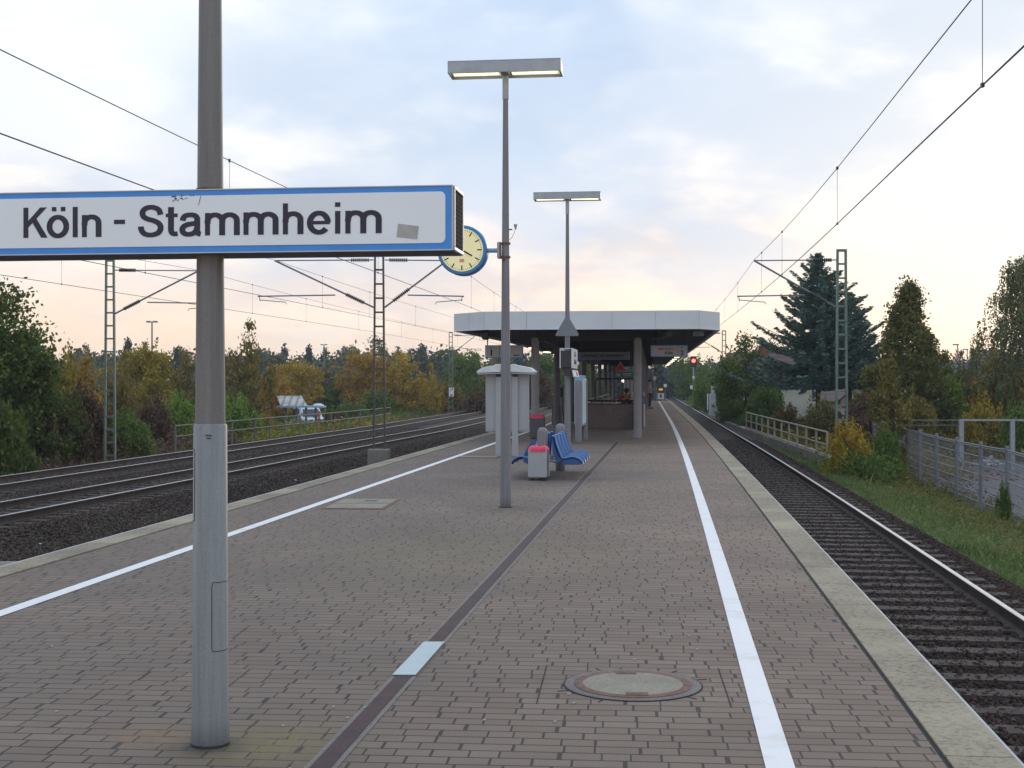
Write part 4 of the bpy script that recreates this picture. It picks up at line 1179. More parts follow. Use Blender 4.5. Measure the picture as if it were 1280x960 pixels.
t, w, h = hang_sign(813.5, 859.5, 431.5, 446, 36.0, 'track_sign', 'hanging platform sign reading Richtung Köln with black numeral 2')
text('2', 0.17, t, (w / 2 - 7 * k, -0.066, h / 2 - 0.105), MT['ink'], 'numeral', bold=0.006)
text('Richtung', 0.068, t, (-w / 2 + 17.5 * k, -0.066, h - 0.12), MT['ink'], bold=0.001, align='LEFT')
text('Köln', 0.115, t, (-w / 2 + 17.5 * k, -0.066, 0.065), MT['ink'], bold=0.003, align='LEFT')
mb = MB(); mb.box((-w / 2 + 13 * k, -0.066, h - 0.10), (0.14, 0.003, 0.06)); lb = mb.build('logo_plate', MT['red'], t)
text('S', 0.05, t, (-w / 2 + 13 * k, -0.069, h - 0.117), MT['sign_white'], 'logo_letters')
mb = MB(); mb.box((w / 2 - 7 * k, -0.066, h - 0.065), (0.06, 0.002, 0.015)); mb.box((w / 2 - 12.5 * k, -0.066, h / 2), (0.006, 0.002, h - 0.08)); mb.build('small_text', MT['ink'], t)
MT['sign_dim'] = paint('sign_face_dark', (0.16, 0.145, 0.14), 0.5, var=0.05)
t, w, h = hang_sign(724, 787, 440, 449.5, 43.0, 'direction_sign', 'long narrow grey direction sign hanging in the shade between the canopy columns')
mb = MB(); x = -w / 2 + 0.12
for L in (0.5, 0.16, 0.58):
    mb.box((x + L / 2, -0.067, h / 2), (L, 0.002, 0.04)); x += L + 0.05
mb.build('small_text', MT['ink'], t)
t = thing('warning_sign', P(775.5, 464, 47), PLAT, 'dim red triangular warning sign hanging in the shade under the canopy', 'warning sign')
mb = MB(); mb.prism(rtri(0.42, 0.37), -0.01, 0.0); mb.build('plate', MT['red'], t)
mb = MB(); mb.prism([(a * 0.62, b_ * 0.62 + 0.05) for a, b_ in rtri(0.42, 0.37)], -0.014, -0.011); mb.build('centre', MT['rust'], t)
mb = MB(); mb.cyl((0, 0.01, 0.1), (0, 0.01, 2.9 - t.location.z), 0.012, n=6); mb.build('hanger', MT['dark_metal'], t)
t = thing('direction_sign', P(784, 471, 47.5), PLAT, 'small blue green direction sign under the dim red triangle sign', 'sign')
mb = MB(); mb.box((0, 0, 0.09), (0.46, 0.05, 0.17)); mb.build('plate', MT['teal'], t)
mb = MB(); mb.box((0, -0.027, 0.11), (0.34, 0.002, 0.025)); mb.box((0, -0.027, 0.06), (0.28, 0.002, 0.02)); mb.build('small_text', MT['alu'], t)
mb = MB(); mb.cyl((0.15, 0, 0.17), (0.15, 0, 2.9 - t.location.z), 0.012, n=6); mb.build('hanger', MT['dark_metal'], t)

# stair well
t = thing('stairwell_parapet', (0, 0, 0), 0, 'brown tiled parapet round the stairwell under the canopy', 'parapet')
def wall_seg(name, p, q, h, th, mat, z0=0.0):
    p, q = Vector(p), Vector(q); ang = math.atan2((q - p).y, (q - p).x)
    m = MB(); c = (p + q) / 2
    m.box((c.x, c.y, z0 + h / 2), ((q - p).length, th, h), Matrix.Rotation(ang, 3, 'Z')); return m.build(name, mat, t, bev=0.01)
A = (2.42, 43.9); B_ = (4.02, 43.7); Cc = (4.02 + 2.4, 66); Dd = (2.42 + 2.5, 66)
wall_seg('front_wall', A, B_, 0.80, 0.14, MT['parapet'])
wall_seg('side_wall', B_, Cc, 0.80, 0.14, MT['parapet'])
wall_seg('side_wall', A, Dd, 0.80, 0.14, MT['parapet'])
mb = MB(); mb.box((3.2, 43.8, 0.815), (1.75, 0.2, 0.03), Matrix.Rotation(PLAT, 3, 'Z')); mb.build('coping', MT['dark_metal'], t)
wl = thing('low_wall', (0, 0, 0), 0, 'low brown wall left of the blue edged display board under the canopy', 'wall')
t = wl
wall_seg('wall_panel', (1.45, 47.5), (1.45 + 0.62, 47.4), 1.0, 0.16, MT['parapet'])
t = thing('stair_railing', (0, 0, 0), 0, 'black tubular railing on the stairwell parapet with a raised arch', 'railing')
mb = MB(); mb.tube([(2.36, 43.82, 0.93), (4.1, 43.62, 0.93)], 0.03, 8); mb.tube([(4.1, 43.62, 0.93), (4.1 + 2.35, 66, 0.93)], 0.025, 8); mb.tube([(2.36, 43.82, 0.93), (2.36 + 2.5, 66, 0.93)], 0.025, 8); mb.build('handrail', MT['black'], t)
mb = MB()
for x in (2.45, 3.0, 3.55, 4.05):
    mb.cyl((x, 43.8 - 0.1 * (x - 2.4), 0.8), (x, 43.8 - 0.1 * (x - 2.4), 0.93), 0.018, n=6)
mb.build('post', MT['black'], t)
a0 = P(744, 473.5, 45.5); a1 = P(792, 473.5, 45.5)
mb = MB(); mb.tube([(a0.x, 45.5, 0.9), (a0.x, 45.5, a0.z - 0.15), (a0.x + 0.03, 45.5, a0.z - 0.04), (a0.x + 0.12, 45.5, a0.z), (a1.x, 45.4, a0.z)], 0.028, 8)
mb.cyl((a1.x, 45.4, 0.85), (a1.x, 45.4, a0.z), 0.028, n=8)
mb.build('arch', MT['black'], t)
for k in range(6):
    x = a0.x + 0.55 + k * 0.13
    mb = MB(); mb.cyl((x, 45.48, 0.85), (x, 45.48, a0.z), 0.011, n=6); mb.build('bar', MT['black'], t)
mb = MB(); mb.tube([(P(702, 503, 44.5).x, 44.5, P(702, 503, 44.5).z), (P(706, 544, 42).x, 42, 0.0)], 0.035, 8)
o = mb.build('slanted_post', MT['black']); tag(o, 'thin black slanted post standing behind the lamp post with the triangle', 'post')
# boards right of the front column
for px0, px1, d, yb, yt, lab in ((801.6, 804.2, 43.0, 537, 508, 'narrow beige board end right of the front canopy column'), (804.6, 809.2, 45.0, 534, 506, 'wider beige board standing just right of the narrow beige board')):
    p = P(px0, yt, d); q = P(px1, yb, d)
    mb = MB(); mb.box(((p.x + q.x) / 2, d + 0.9, p.z / 2), (q.x - p.x, 1.8, p.z), Matrix.Rotation(PLAT, 3, 'Z'))
    o = mb.build('wall_board', MT['beige'], bev=0.01); tag(o, lab, 'board')
# information pillar seen pale behind the railing
p = P(786, 475, 58); mb = MB(); mb.box((p.x, 58, 0.85), (0.42, 0.3, 1.7)); o = mb.build('ticket_machine', MT['panel_grey'], bev=0.03); tag(o, 'pale upright ticket machine behind the stairwell railing', 'ticket machine')
for x, y, d, lab in ((731.5, 475.5, 70, 'small yellowish lamp seen left of the railing arch'), (779, 476, 62, 'small yellowish lamp beside the pale ticket machine')):
    l = thing('small_lamp', P(x, y, d), 0, lab, 'lamp'); mb = MB(); mb.lathe([(0.01, -0.08), (0.07, -0.05), (0.08, 0), (0.07, 0.05), (0.01, 0.08)], n=10); mb.build('globe', MT['white_glow'], l, smooth=True)
    mb = MB(); mb.cyl((0, 0, -l.location.z), (0, 0, -0.07), 0.02, n=6); mb.build('post', MT['dark_metal'], l)

# ------------------------------------------------------------------ platform furniture
# grey display cabinet with white gull-wing hood (back view)
d = 27.7; k = d / F
cx = (634 - 640) * k
t = thing('display_cabinet', (cx, d, 0), PLAT, 'grey display cabinet on two posts under a white gull wing hood', 'display cabinet')
mb = MB(); mb.box((0, 0.04, 1.13), (0.92, 0.10, 1.24)); mb.build('cabinet', MT['panel_grey'], t, bev=0.012)
mb = MB(); mb.box((0, -0.016, 1.13), (0.84, 0.012, 1.16)); mb.build('back_panel', MT['panel_grey'], t, bev=0.004)
for s in (-1, 1):
    mb = MB(); mb.box((s * 0.175, -0.055, 0.93), (0.125, 0.06, 1.86)); pp = mb.build('post', MT['panel_grey'], t, bev=0.006)
    mb = MB(); mb.box((s * 0.175, -0.088, 1.70), (0.115, 0.010, 0.06)); mb.build('clamp', MT['dark_metal'], pp)
    mb = MB()
    mb.prism([(s * 0.11, 1.77), (s * 0.11, 1.935), (s * 0.16, 1.93), (s * 0.50, 1.865), (s * 0.62, 1.775), (s * 0.60, 1.75)], -0.28, 0.32); mb.build('hood', MT['hood'], t, bev=0.01)
    mb = MB(); mb.prism([(s * 0.11, 1.735), (s * 0.11, 1.757), (s * 0.60, 1.747), (s * 0.60, 1.72)], -0.26, 0.30); mb.build('hood_underside', MT['lamp_metal'], t)
    mb = MB(); mb.box((s * 0.18, -0.285, 1.915), (0.09, 0.012, 0.045)); mb.build('light_window', MT['tube_white'] if False else MT['lamp_pale'], t)
mb = MB(); mb.box((0, 0.02, 1.85), (0.22, 0.5, 0.15)); mb.build('hood_centre', MT['lamp_metal'], t)

# back-to-back bench
d0 = 22.1
bx = (690.5 - 640) / F * 22.1
t = thing('platform_bench', (bx, d0, 0), PLAT, 'back to back bench with curved blue shell seats on two round posts', 'bench', None)
for yy, nm in ((-1.0, 0), (1.0, 1)):
    mb = MB(); mb.lathe([(0.085, 0.0), (0.085, 0.74), (0.080, 0.78), (0.060, 0.815), (0.03, 0.83), (0.001, 0.834)], (0 + (-0.07 if nm == 0 else 0.05), yy, 0), 24); mb.build('post', MT['pole'], t, smooth=True)
mb = MB(); mb.cyl((-0.02, -1.15, 0.30), (0.0, 1.15, 0.30), 0.045, n=14); mb.build('beam', MT['pole'], t, smooth=True)
def seat_profile():
    # (x outwards, z) back shell then pan
    return [(0.08, 0.70), (0.095, 0.62), (0.12, 0.53), (0.155, 0.44), (0.195, 0.36), (0.245, 0.31), (0.32, 0.315), (0.40, 0.335), (0.47, 0.325), (0.53, 0.29), (0.575, 0.245)]
def seat(side, yc):
    pr = seat_profile(); n = 9; W2 = 0.19
    vs, fs = [], []
    for L_ in (0, 1):
        for i, (x, z) in enumerate(pr):
            kk = i / (len(pr) - 1)
            wd = W2 * (0.78 + 0.5 * math.sin(math.pi * min(kk * 1.15, 1.0)) * 0.5) if kk < 0.9 else W2 * 0.85
            for j in range(n):
                v = -1 + 2 * j / (n - 1)
                dish = 0.07 * v * v
                xx, zz_ = x, z
                if kk < 0.5: xx += dish
                else: zz_ += dish * 0.7
                if L_: xx += -0.022 if kk < 0.5 else 0.0; zz_ += -0.022 if kk >= 0.35 else -0.008
                vs.append((side * xx, yc + v * wd, zz_))
    m_ = len(pr)
    for L_ in (0, 1):
        for i in range(m_ - 1):
            for j in range(n - 1):
                a = L_ * m_ * n + i * n + j
                fs.append((a, a + 1, a + n + 1, a + n) if L_ == 0 else (a + n, a + n + 1, a + 1, a))
    O = m_ * n
    rim = MB()
    fr = []
    for i in range(m_ - 1):
        fr.append((i * n, (i + 1) * n, O + (i + 1) * n, O + i * n)); fr.append((i * n + n - 1, O + i * n + n - 1, O + (i + 1) * n + n - 1, (i + 1) * n + n - 1))
    for j in range(n - 1):
        fr.append((j, O + j, O + j + 1, j + 1)); a = (m_ - 1) * n
        fr.append((a + j, a + j + 1, O + a + j + 1, O + a + j))
    mb = MB(); mb.add(vs, fs, 0); o_ = len(mb.v); mb.f += fr; mb.m += [1] * len(fr)
    s_ = mb.build('seat', [MT['seat_blue'], MT['seat_edge']], t, smooth=True)
    for e in (-1, 1):     # moulded side panels stiffening the shell
        if side > 0:
            pl_ = [(x, z) for x, z in pr[5:]] + [(0.50, 0.235), (0.25, 0.235)]
            pb_ = [(pr[i][0], pr[i][1]) for i in range(6)] + [(0.16, 0.26), (0.09, 0.45)]
            for pp in (pl_, pb_):
                mb = MB(); mb.prism([(side * x, z) for x, z in pp], yc + e * W2 * 0.80, yc + e * (W2 * 0.80 + 0.012)); mb.build('side_panel', MT['seat_blue'], s_)
        else:
            pp = [(0.08, 0.71), (0.17, 0.67), (0.27, 0.58), (0.34, 0.47), (0.38, 0.36), (0.38, 0.27), (0.30, 0.235), (0.12, 0.25)]
            mb = MB(); mb.prism([(side * x, z) for x, z in pp], yc + e * W2 * 0.80, yc + e * (W2 * 0.80 + 0.012)); mb.build('side_panel', MT['seat_blue'], s_)
    mb = MB(); mb.tube([(0, yc, 0.30), (side * 0.12, yc, 0.27), (side * 0.24, yc, 0.29), (side * 0.34, yc, 0.335)], 0.018, 8); mb.build('support_arm', MT['alu'], t)
for yy in (-0.84, -0.28, 0.28, 0.84):
    seat(1, yy); seat(-1, yy)

def bin_(loc, rz, label, w=0.31, h=0.44, z0=0.05, mat=None, bagm=None):
    t = thing('litter_bin', loc, rz, label, 'litter bin')
    mb = MB(); mb.box((0, 0, z0 + h / 2), (w, w * 0.85, h)); mb.build('body', mat or MT['panel_grey'], t, bev=0.012)
    mb = MB()
    for s in (-1, 1):
        mb.tube([(s * (w / 2 - 0.02), -w * 0.40, z0 + 0.02), (s * (w / 2 - 0.02), -w * 0.42, 0.015), (s * (w / 2 - 0.05), -w * 0.1, 0.008), (s * (w / 2 - 0.05), w * 0.3, 0.012), (s * (w / 2 - 0.02), w * 0.35, z0 + 0.02)], 0.010, 6)
    mb.tube([(w / 2 + 0.012, -w * 0.43, 0.02), (w / 2 + 0.012, -w * 0.43, z0 + h)], 0.008, 6)
    mb.build('stand', MT['dark_metal'], t)
    mb = MB(); n = 28; rg = random.Random(3)
    for rr, z, jt in ((1.06, h + z0 - 0.035, 0.02), (1.05, h + z0 + 0.01, 0.03), (0.92, h + z0 + 0.045, 0.07), (0.6, h + z0 + 0.055, 0.12), (0.2, h + z0 + 0.03, 0.1)):
        ring0 = []
        for i in range(n):
            a = 2 * math.pi * i / n; c_, s_ = math.cos(a), math.sin(a)
            q = 1 / max(abs(c_), abs(s_)); q = q ** 0.8
            e = 1 + rg.uniform(-jt, jt)
            mb.v.append((c_ * q * w / 2 * rr * e, s_ * q * w * 0.425 * rr * e, z + rg.uniform(-jt, jt) * 0.16))
    for r_ in range(4):
        for i in range(n):
            mb.f.append((r_ * n + i, r_ * n + (i + 1) % n, (r_ + 1) * n + (i + 1) % n, (r_ + 1) * n + i)); mb.m.append(0)
    mb.f.append(tuple(4 * n + i for i in range(n))); mb.m.append(0)
    mb.build('bin_bag', bagm or MT['bag'], t)
    return t
bin_(((673.5 - 640) / F * 20.9, 20.9, 0), PLAT - 0.05, 'square grey litter bin with bright red bag at the near end of the bench')
bin_(((672 - 640) / F * 36.0, 36.1, 0), PLAT, 'dark litter bin with red bag behind the left front canopy column', w=0.40, h=0.55, mat=MT['column_dark'])

# edge-on display board on two posts
d = 33.0; bx = (723 - 640) / F * d
t = thing('display_board', (bx, d, 0), PLAT, 'tall light blue edged display board seen end on behind the bench', 'display board')
mb = MB(); mb.box((0.0, 0.75, 1.085), (0.20, 1.30, 1.29)); mb.build('cabinet', MT['board_blue'], t, bev=0.02)
mb = MB(); mb.box((0.105, 0.75, 1.085), (0.012, 1.16, 1.15)); mb.build('poster', MT['sign_white'], t)
mb = MB(); mb.box((-0.105, 0.75, 1.085), (0.012, 1.16, 1.15)); mb.build('poster', MT['sign_white'], t)
for y, r in ((0.02, 0.085), (1.52, 0.05)):
    mb = MB(); mb.lathe([(r, 0.0), (r, 1.50), (r * 0.93, 1.56), (r * 0.7, 1.60), (0.001, 1.615)], (0.0 if y < 1 else 0.09, y, 0), 20); mb.build('post', MT['pole'], t, smooth=True)

# platform end: barrier sign, signs
t = thing('stop_sign', (P(826, 500, 104).x, 104, 0), PLAT, 'white stop board with dark mark and small orange lamp at the platform end', 'signal board')
mb = MB(); mb.box((0, 0, 0.42), (0.50, 0.06, 0.48)); mb.build('board', MT['sign_white'], t)
mb = MB(); mb.box((0.0, -0.035, 0.45), (0.12, 0.01, 0.26)); mb.box((0.02, -0.035, 0.35), (0.20, 0.01, 0.07)); mb.build('mark', MT['ink'], t)
mb = MB(); mb.cyl((0, 0.05, 0), (0, 0.05, 1.3), 0.03, n=8); mb.build('post', MT['dark_metal'], t)
mb = MB(); mb.box((0, 0, 0.95), (0.30, 0.08, 0.15)); mb.build('lamp', MT['orange_glow'], t)
mb = MB(); mb.cyl((-0.9, 0.2, 0), (-0.9, 0.2, 0.95), 0.025, n=6); mb.cyl((-0.35, 0.2, 0), (-0.35, 0.2, 0.95), 0.025, n=6); mb.tube([(-0.9, 0.2, 0.95), (-0.35, 0.2, 0.95)], 0.025, 6); mb.build('barrier', MT['galv'], t)
for x, y, w, h, d, lab in ((818.3, 473, 0.24, 0.30, 102, 'small white board on a thin post near the platform end, left one'), (831.5, 482, 0.24, 0.26, 110, 'small white board on a thin post beyond the platform end')):
    p = P(x, y, d); t = thing('track_board', (p.x, d, 0 if d < DE else -1.4), 0, lab, 'board')
    zz_ = p.z - t.location.z
    mb = MB(); mb.box((0, 0, zz_), (w, 0.04, h)); mb.build('board', MT['lamp_pale'], t)
    mb = MB(); mb.cyl((0, 0.04, 0), (0, 0.04, zz_ + h / 2), 0.03, n=6); mb.build('post', MT['galv_mid'], t)
o = sheet('platform_ramp', [(off(XL, 1.5), lambda d: -0.02 - 1.35 * (d - DE) / 14), (off(XR, -0.1), lambda d: -0.02 - 1.35 * (d - DE) / 14)], [DE, DE + 7, DE + 14], MT['concrete']); tag(o, kind='structure')
# red signal
d = 165; p = P(867, 452, d)
t = thing('railway_signal', (p.x, d, -1.4), 0, 'tall railway signal showing one red light beyond the platform end', 'railway signal')
zl = p.z + 1.4
mb = MB(); mb.box((0, 0.1, zl), (0.8, 0.16, 1.35)); mb.build('backboard', MT['black'], t, bev=0.05)
mb = MB(); mb.lathe([(0.24, 0), (0.24, 0.05), (0.001, 0.09)], (0, 0.015, zl + 0.1), 20, Matrix.Rotation(R(90), 3, 'X')); mb.build('red_lens', MT['red_glow'], t)
mb = MB(); mb.cyl((0, 0.2, 0), (0, 0.2, zl), 0.09, n=10); mb.build('mast', MT['galv'], t)
mb = MB(); mb.box((0.0, 0, P(0, 472, d).z + 1.4), (0.26, 0.05, 0.36)); mb.box((-0.15, 0, P(0, 484, d).z + 1.4), (0.55, 0.05, 0.45)); mb.build('number_plate', MT['lamp_pale'], t)

# ------------------------------------------------------------------ overhead line
def lattice_mast(loc, rz, h, label, mat, w0=0.36, w1=0.26, plinth=None):
    t = thing('overhead_line_mast', loc, rz, label, 'mast', 'overhead line masts')
    for s in (-1, 1):
        mb = MB(); q = []
        mb.add([(s * w0 / 2 - .03, -.06, 0), (s * w0 / 2 + .03, -.06, 0), (s * w0 / 2 + .03, .06, 0), (s * w0 / 2 - .03, .06, 0),
                (s * w1 / 2 - .03, -.06, h), (s * w1 / 2 + .03, -.06, h), (s * w1 / 2 + .03, .06, h), (s * w1 / 2 - .03, .06, h)],
               [(3, 2, 1, 0), (4, 5, 6, 7), (0, 1, 5, 4), (1, 2, 6, 5), (2, 3, 7, 6), (3, 0, 4, 7)])
        mb.build('upright', mat, t)
    z = 0.3
    while z < h - 0.05:
        w = w0 + (w1 - w0) * z / h
        mb = MB(); mb.box((0, 0, z), (w, 0.09, 0.055)); mb.build('batten_plate', mat, t); z += 0.46
    mb = MB(); mb.box((0, 0, h - 0.04), (w1 + 0.04, 0.10, 0.08)); mb.build('mast_cap', mat, t)
    if plinth:
        mb = MB(); mb.box((0, 0, plinth / 2 - 0.25), (0.72, 0.6, plinth + 0.5)); mb.build('plinth', MT['concrete'], t, bev=0.03)
    return t


def insulator(mb, p, q, r=0.075):
    p, q = Vector(p), Vector(q); L = (q - p).length; n = max(4, int(L / 0.06))
    for i in range(n):
        a = p + (q - p) * (i + 0.15) / n; b_ = p + (q - p) * (i + 0.75) / n
        mb.cyl(a, b_, r, r * 0.6, 8)


ZC, ZM = 4.28, 5.52                         # contact and messenger wire heights at the masts
def cantilever(t, mx, my, wx, wy, side):
    """from mast (mx,my) to wire (wx,wy), in world coords; t has no rotation"""
    o = Vector((mx, my, 0)); tw = Vector((wx, wy, 0)) - o; L = tw.length; u = tw.normalized()
    lz = t.location.z
    pt = lambda s, z: Vector(u * s) + Vector((0, 0, z - lz))
    m0 = 0.18
    mb = MB()
    mb.tube([pt(m0, ZM), pt(L, ZM - 0.02)], 0.022, 6)                       # top tube
    mb.tube([pt(m0, ZC - 0.30), pt(L, ZM - 0.02)], 0.032, 6)                # strut
    mb.tube([pt(L * 0.42, ZC + 0.10), pt(L + 0.55, ZC + 0.06)], 0.024, 6)   # registration tube
    mb.tube([pt(L + 0.50, ZC + 0.06), pt(L + 0.47, ZC - 0.10)], 0.014, 5)
    mb.tube([pt(L + 0.47, ZC - 0.06), pt(L - 0.35, ZC - 0.13), pt(L - 0.38, ZC - 0.2)], 0.014, 5)
    mb.build('cantilever', MT['galv_mid'], t)
    mb = MB()
    a, b_ = pt(m0, ZM), pt(L, ZM - 0.02); n_ = (b_ - a).normalized(); insulator(mb, a + n_ * 0.15, a + n_ * 0.75)
    a, b_ = pt(m0, ZC - 0.30), pt(L, ZM - 0.02); n_ = (b_ - a).normalized(); insulator(mb, a + n_ * 0.35, a + n_ * 1.0)
    mb.build('insulator', MT['black'], t)


ZG = -1.35
DM1, DM2, DM0 = 42.6, 107.0, -21.5
def mpos(fn, o, d): return (fn(d) + o, d)
# right side masts
mR = (1052 - 640) / F * DM1
t = lattice_mast((mR, DM1, ZG), 0, Zc(311.5, DM1) - ZG, 'green lattice mast beside the right hand track, in front of the blue spruce', MT['mast_green'])
cantilever(t, mR, DM1, TR(DM1), DM1, -1)
mR2 = (905 - 640) / F * DM2
t = lattice_mast((mR2, DM2, ZG), 0, Zc(413, DM2) - ZG, 'distant pale lattice mast beside the right track just past the canopy corner', MT['mast_green'])
cantilever(t, mR2, DM2, TR(DM2), DM2, -1)
# middle mast between platform track and main line
mM = (474 - 640) / F * DM1
t = lattice_mast((mM, DM1, -0.62), 0, 6.75, 'brown lattice mast on a concrete plinth behind the left platform edge', MT['mast_brown'], plinth=None)
mb = MB(); mb.box((0, 0, -0.42), (0.70, 0.55, 0.84)); mb.build('plinth', MT['concrete'], t, bev=0.03)
cantilever(t, mM, DM1, T1(DM1), DM1, -1); cantilever(t, mM, DM1, TL(DM1), DM1, 1)
# far-left masts
DL1 = 46.5; mL = (137.5 - 640) / F * DL1
t = lattice_mast((mL, DL1, ZG), 0, 7.4, 'green lattice mast at the far left beyond both main line tracks', MT['mast_green'])
cantilever(t, mL, DL1, T2(DL1), DL1, 1)
DL2 = 112.0; mL2 = (563.5 - 640) / F * DL2
t = lattice_mast((mL2, DL2, ZG), 0, Zc(415, DL2) - ZG, 'distant green lattice mast with a white board left of the canopy', MT['mast_green'])
cantilever(t, mL2, DL2, T2(DL2), DL2, 1)
mb = MB(); mb.box((0.06, -0.10, Zc(490, DL2) - ZG), (0.42, 0.03, 0.75)); bo = mb.build('number_board', MT['lamp_pale'], t)
mb = MB(); mb.box((0.02, -0.117, Zc(487, DL2) - ZG), (0.05, 0.005, 0.26)); mb.box((0.14, -0.117, Zc(486, DL2) - ZG), (0.05, 0.005, 0.22)); mb.box((0.06, -0.117, Zc(494, DL2) - ZG), (0.2, 0.005, 0.10)); mb.build('digits', MT['dark_metal'], bo)


def catenary(fn, label, ms, z_drop=(4, 11, 20, 31, 42, 53), sag=0.33):
    t = thing('overhead_wire', (0, 0, 0), 0, label, 'overhead wire', 'overhead contact lines')
    cw, mw, dr = [], [], []
    for a, b_ in zip(ms[:-1], ms[1:]):
        L = b_ - a; n = 16
        for i in range(n):
            u = i / n; d = a + L * u
            cw.append((fn(d), d, ZC)); mw.append((fn(d), d, ZM - sag * 4 * u * (1 - u)))
        for s in z_drop:
            u = (s + 1.5) / 64.5
            if u < 1:
                d = a + L * u; dr.append((d, ZM - sag * 4 * u * (1 - u)))
    d = ms[-1]; cw.append((fn(d), d, ZC)); mw.append((fn(d), d, ZM))
    mb = MB(); mb.tube(cw, 0.0085, 6); mb.build('contact_wire', MT['wire'], t)
    mb = MB(); mb.tube(mw, 0.0070, 6); mb.build('messenger_wire', MT['wire'], t)
    for d, z in dr:
        if d < 6 or d > 110: continue
        mb = MB(); mb.cyl((fn(d), d, ZC), (fn(d), d, z), 0.0038, n=5); mb.box((fn(d), d, z), (0.03, 0.07, 0.05)); mb.box((fn(d), d, ZC), (0.025, 0.05, 0.04))
        mb.build('dropper', MT['wire'], t)
    return t


catenary(lambda d: TR(d) - 0.14 * math.exp(-((d - 10) / 14) ** 2), 'overhead wire above the right hand track, crossing the upper right sky', [DM0, DM1, DM2, 170, 235], z_drop=(6.5, 15, 22, 32.2, 42.8, 53.5, 60))
catenary(TL, 'overhead wire above the platform left edge, crossing behind the large name sign', [DM0, DM1, DM2, 170, 235])
catenary(T1, 'overhead wire above the nearer main line track on the left', [DM0, DM1, DM2 - 1, 170, 235])
catenary(T2, 'overhead wire above the farther main line track on the left', [-18, DL1, DL2, 175, 240])

# ------------------------------------------------------------------ right side: parapet railing, fence, gate
t = thing('bridge_railing', (0, 0, 0), 0, 'weathered beige railing along the right hand track in front of the bushes', 'railing')
rb = [P(933, 535, 74), P(1034, 572, 47.2)]
zb0, zb1 = -1.12, -1.20
pA, pB = Vector((rb[0].x, 74, zb0)), Vector((rb[1].x, 47.2, zb1))
Hh_ = 0.95
for k in range(12):
    u = k / 11; q = pA + (pB - pA) * u
    mb = MB(); mb.box((q.x, q.y, q.z + Hh_ / 2), (0.07, 0.07, Hh_)); mb.build('post', MT['rail_beige'], t)
for z in (Hh_, Hh_ * 0.52, 0.12):
    mb = MB(); p, q = pA + Vector((0, 0, z)), pB + Vector((0, 0, z)); mb.tube([p, q], 0.038 if z == Hh_ else 0.028, 6); mb.build('rail', MT['rail_beige'], t)
mb = MB()
p0, p1 = Vector((TR(90) + 1.7, 90, 0)), Vector((pB.x, pB.y - 2.0, 0))
mb.add([(p0.x - .2, p0.y, -1.6), (p0.x + .2, p0.y, -1.6), (p0.x + .2, p0.y, -1.08), (p0.x - .2, p0.y, -1.08), (p1.x - .25, p1.y, -1.6), (p1.x + .25, p1.y, -1.6), (p1.x + .25, p1.y, -1.12), (p1.x - .25, p1.y, -1.12)],
       [(0, 1, 2, 3), (4, 7, 6, 5), (0, 4, 5, 1), (1, 5, 6, 2), (2, 6, 7, 3), (3, 7, 4, 0)])
mb.box((p1.x + 0.05, p1.y - 0.4, -1.42), (0.7, 1.2, 0.75))
tag(mb.build('retaining_kerb', MT['concrete']), 'low grey concrete kerb wall carrying the beige railing', 'kerb wall')

t = thing('mesh_fence', (0, 0, 0), 0, 'long galvanised wire mesh fence with grey posts beside the paved lot', 'fence')
fx = [(1300, 26.2), (1290, 29.2), (1259, 32.4), (1226, 34.6), (1196, 37.4), (1171, 40.3), (1150, 43.6), (1130, 47.8), (1112, 52.5), (1099, 57.5), (1090, 62)]
fp = [Vector(((px - 640) / F * d, d, -1.95)) for px, d in fx]
fp[0] = Vector((fp[2].x - 1.15, 26.6, -1.95)); fp[1] = Vector((fp[2].x - 0.5, 29.6, -1.95))
for q in fp:
    mb = MB(); mb.box((q.x, q.y, q.z + 0.95), (0.085, 0.06, 1.92)); mb.box((q.x, q.y, q.z + 1.92), (0.09, 0.07, 0.02)); mb.build('post', MT['galv_mid'], t)
for a, b_ in zip(fp[:-1], fp[1:]):
    mb = MB()
    for k in range(8):
        z = 0.10 + k * 0.24; mb.tube([a + Vector((0, 0.05, z)), b_ + Vector((0, 0.05, z))], 0.015 if k < 7 else 0.018, 4)
    mb.tube([a + Vector((0, 0.05, 1.83)), b_ + Vector((0, 0.05, 1.83))], 0.02, 5)
    L = (b_ - a).length; nn = int(L / 0.10)
    for i in range(1, nn):
        p = a + (b_ - a) * i / nn
        mb.cyl(p + Vector((0, 0.05, 0.08)), p + Vector((0, 0.05, 1.86)), 0.0042, n=3, cap=False)
    mb.build('mesh_panel', MT['galv_mid'], t)

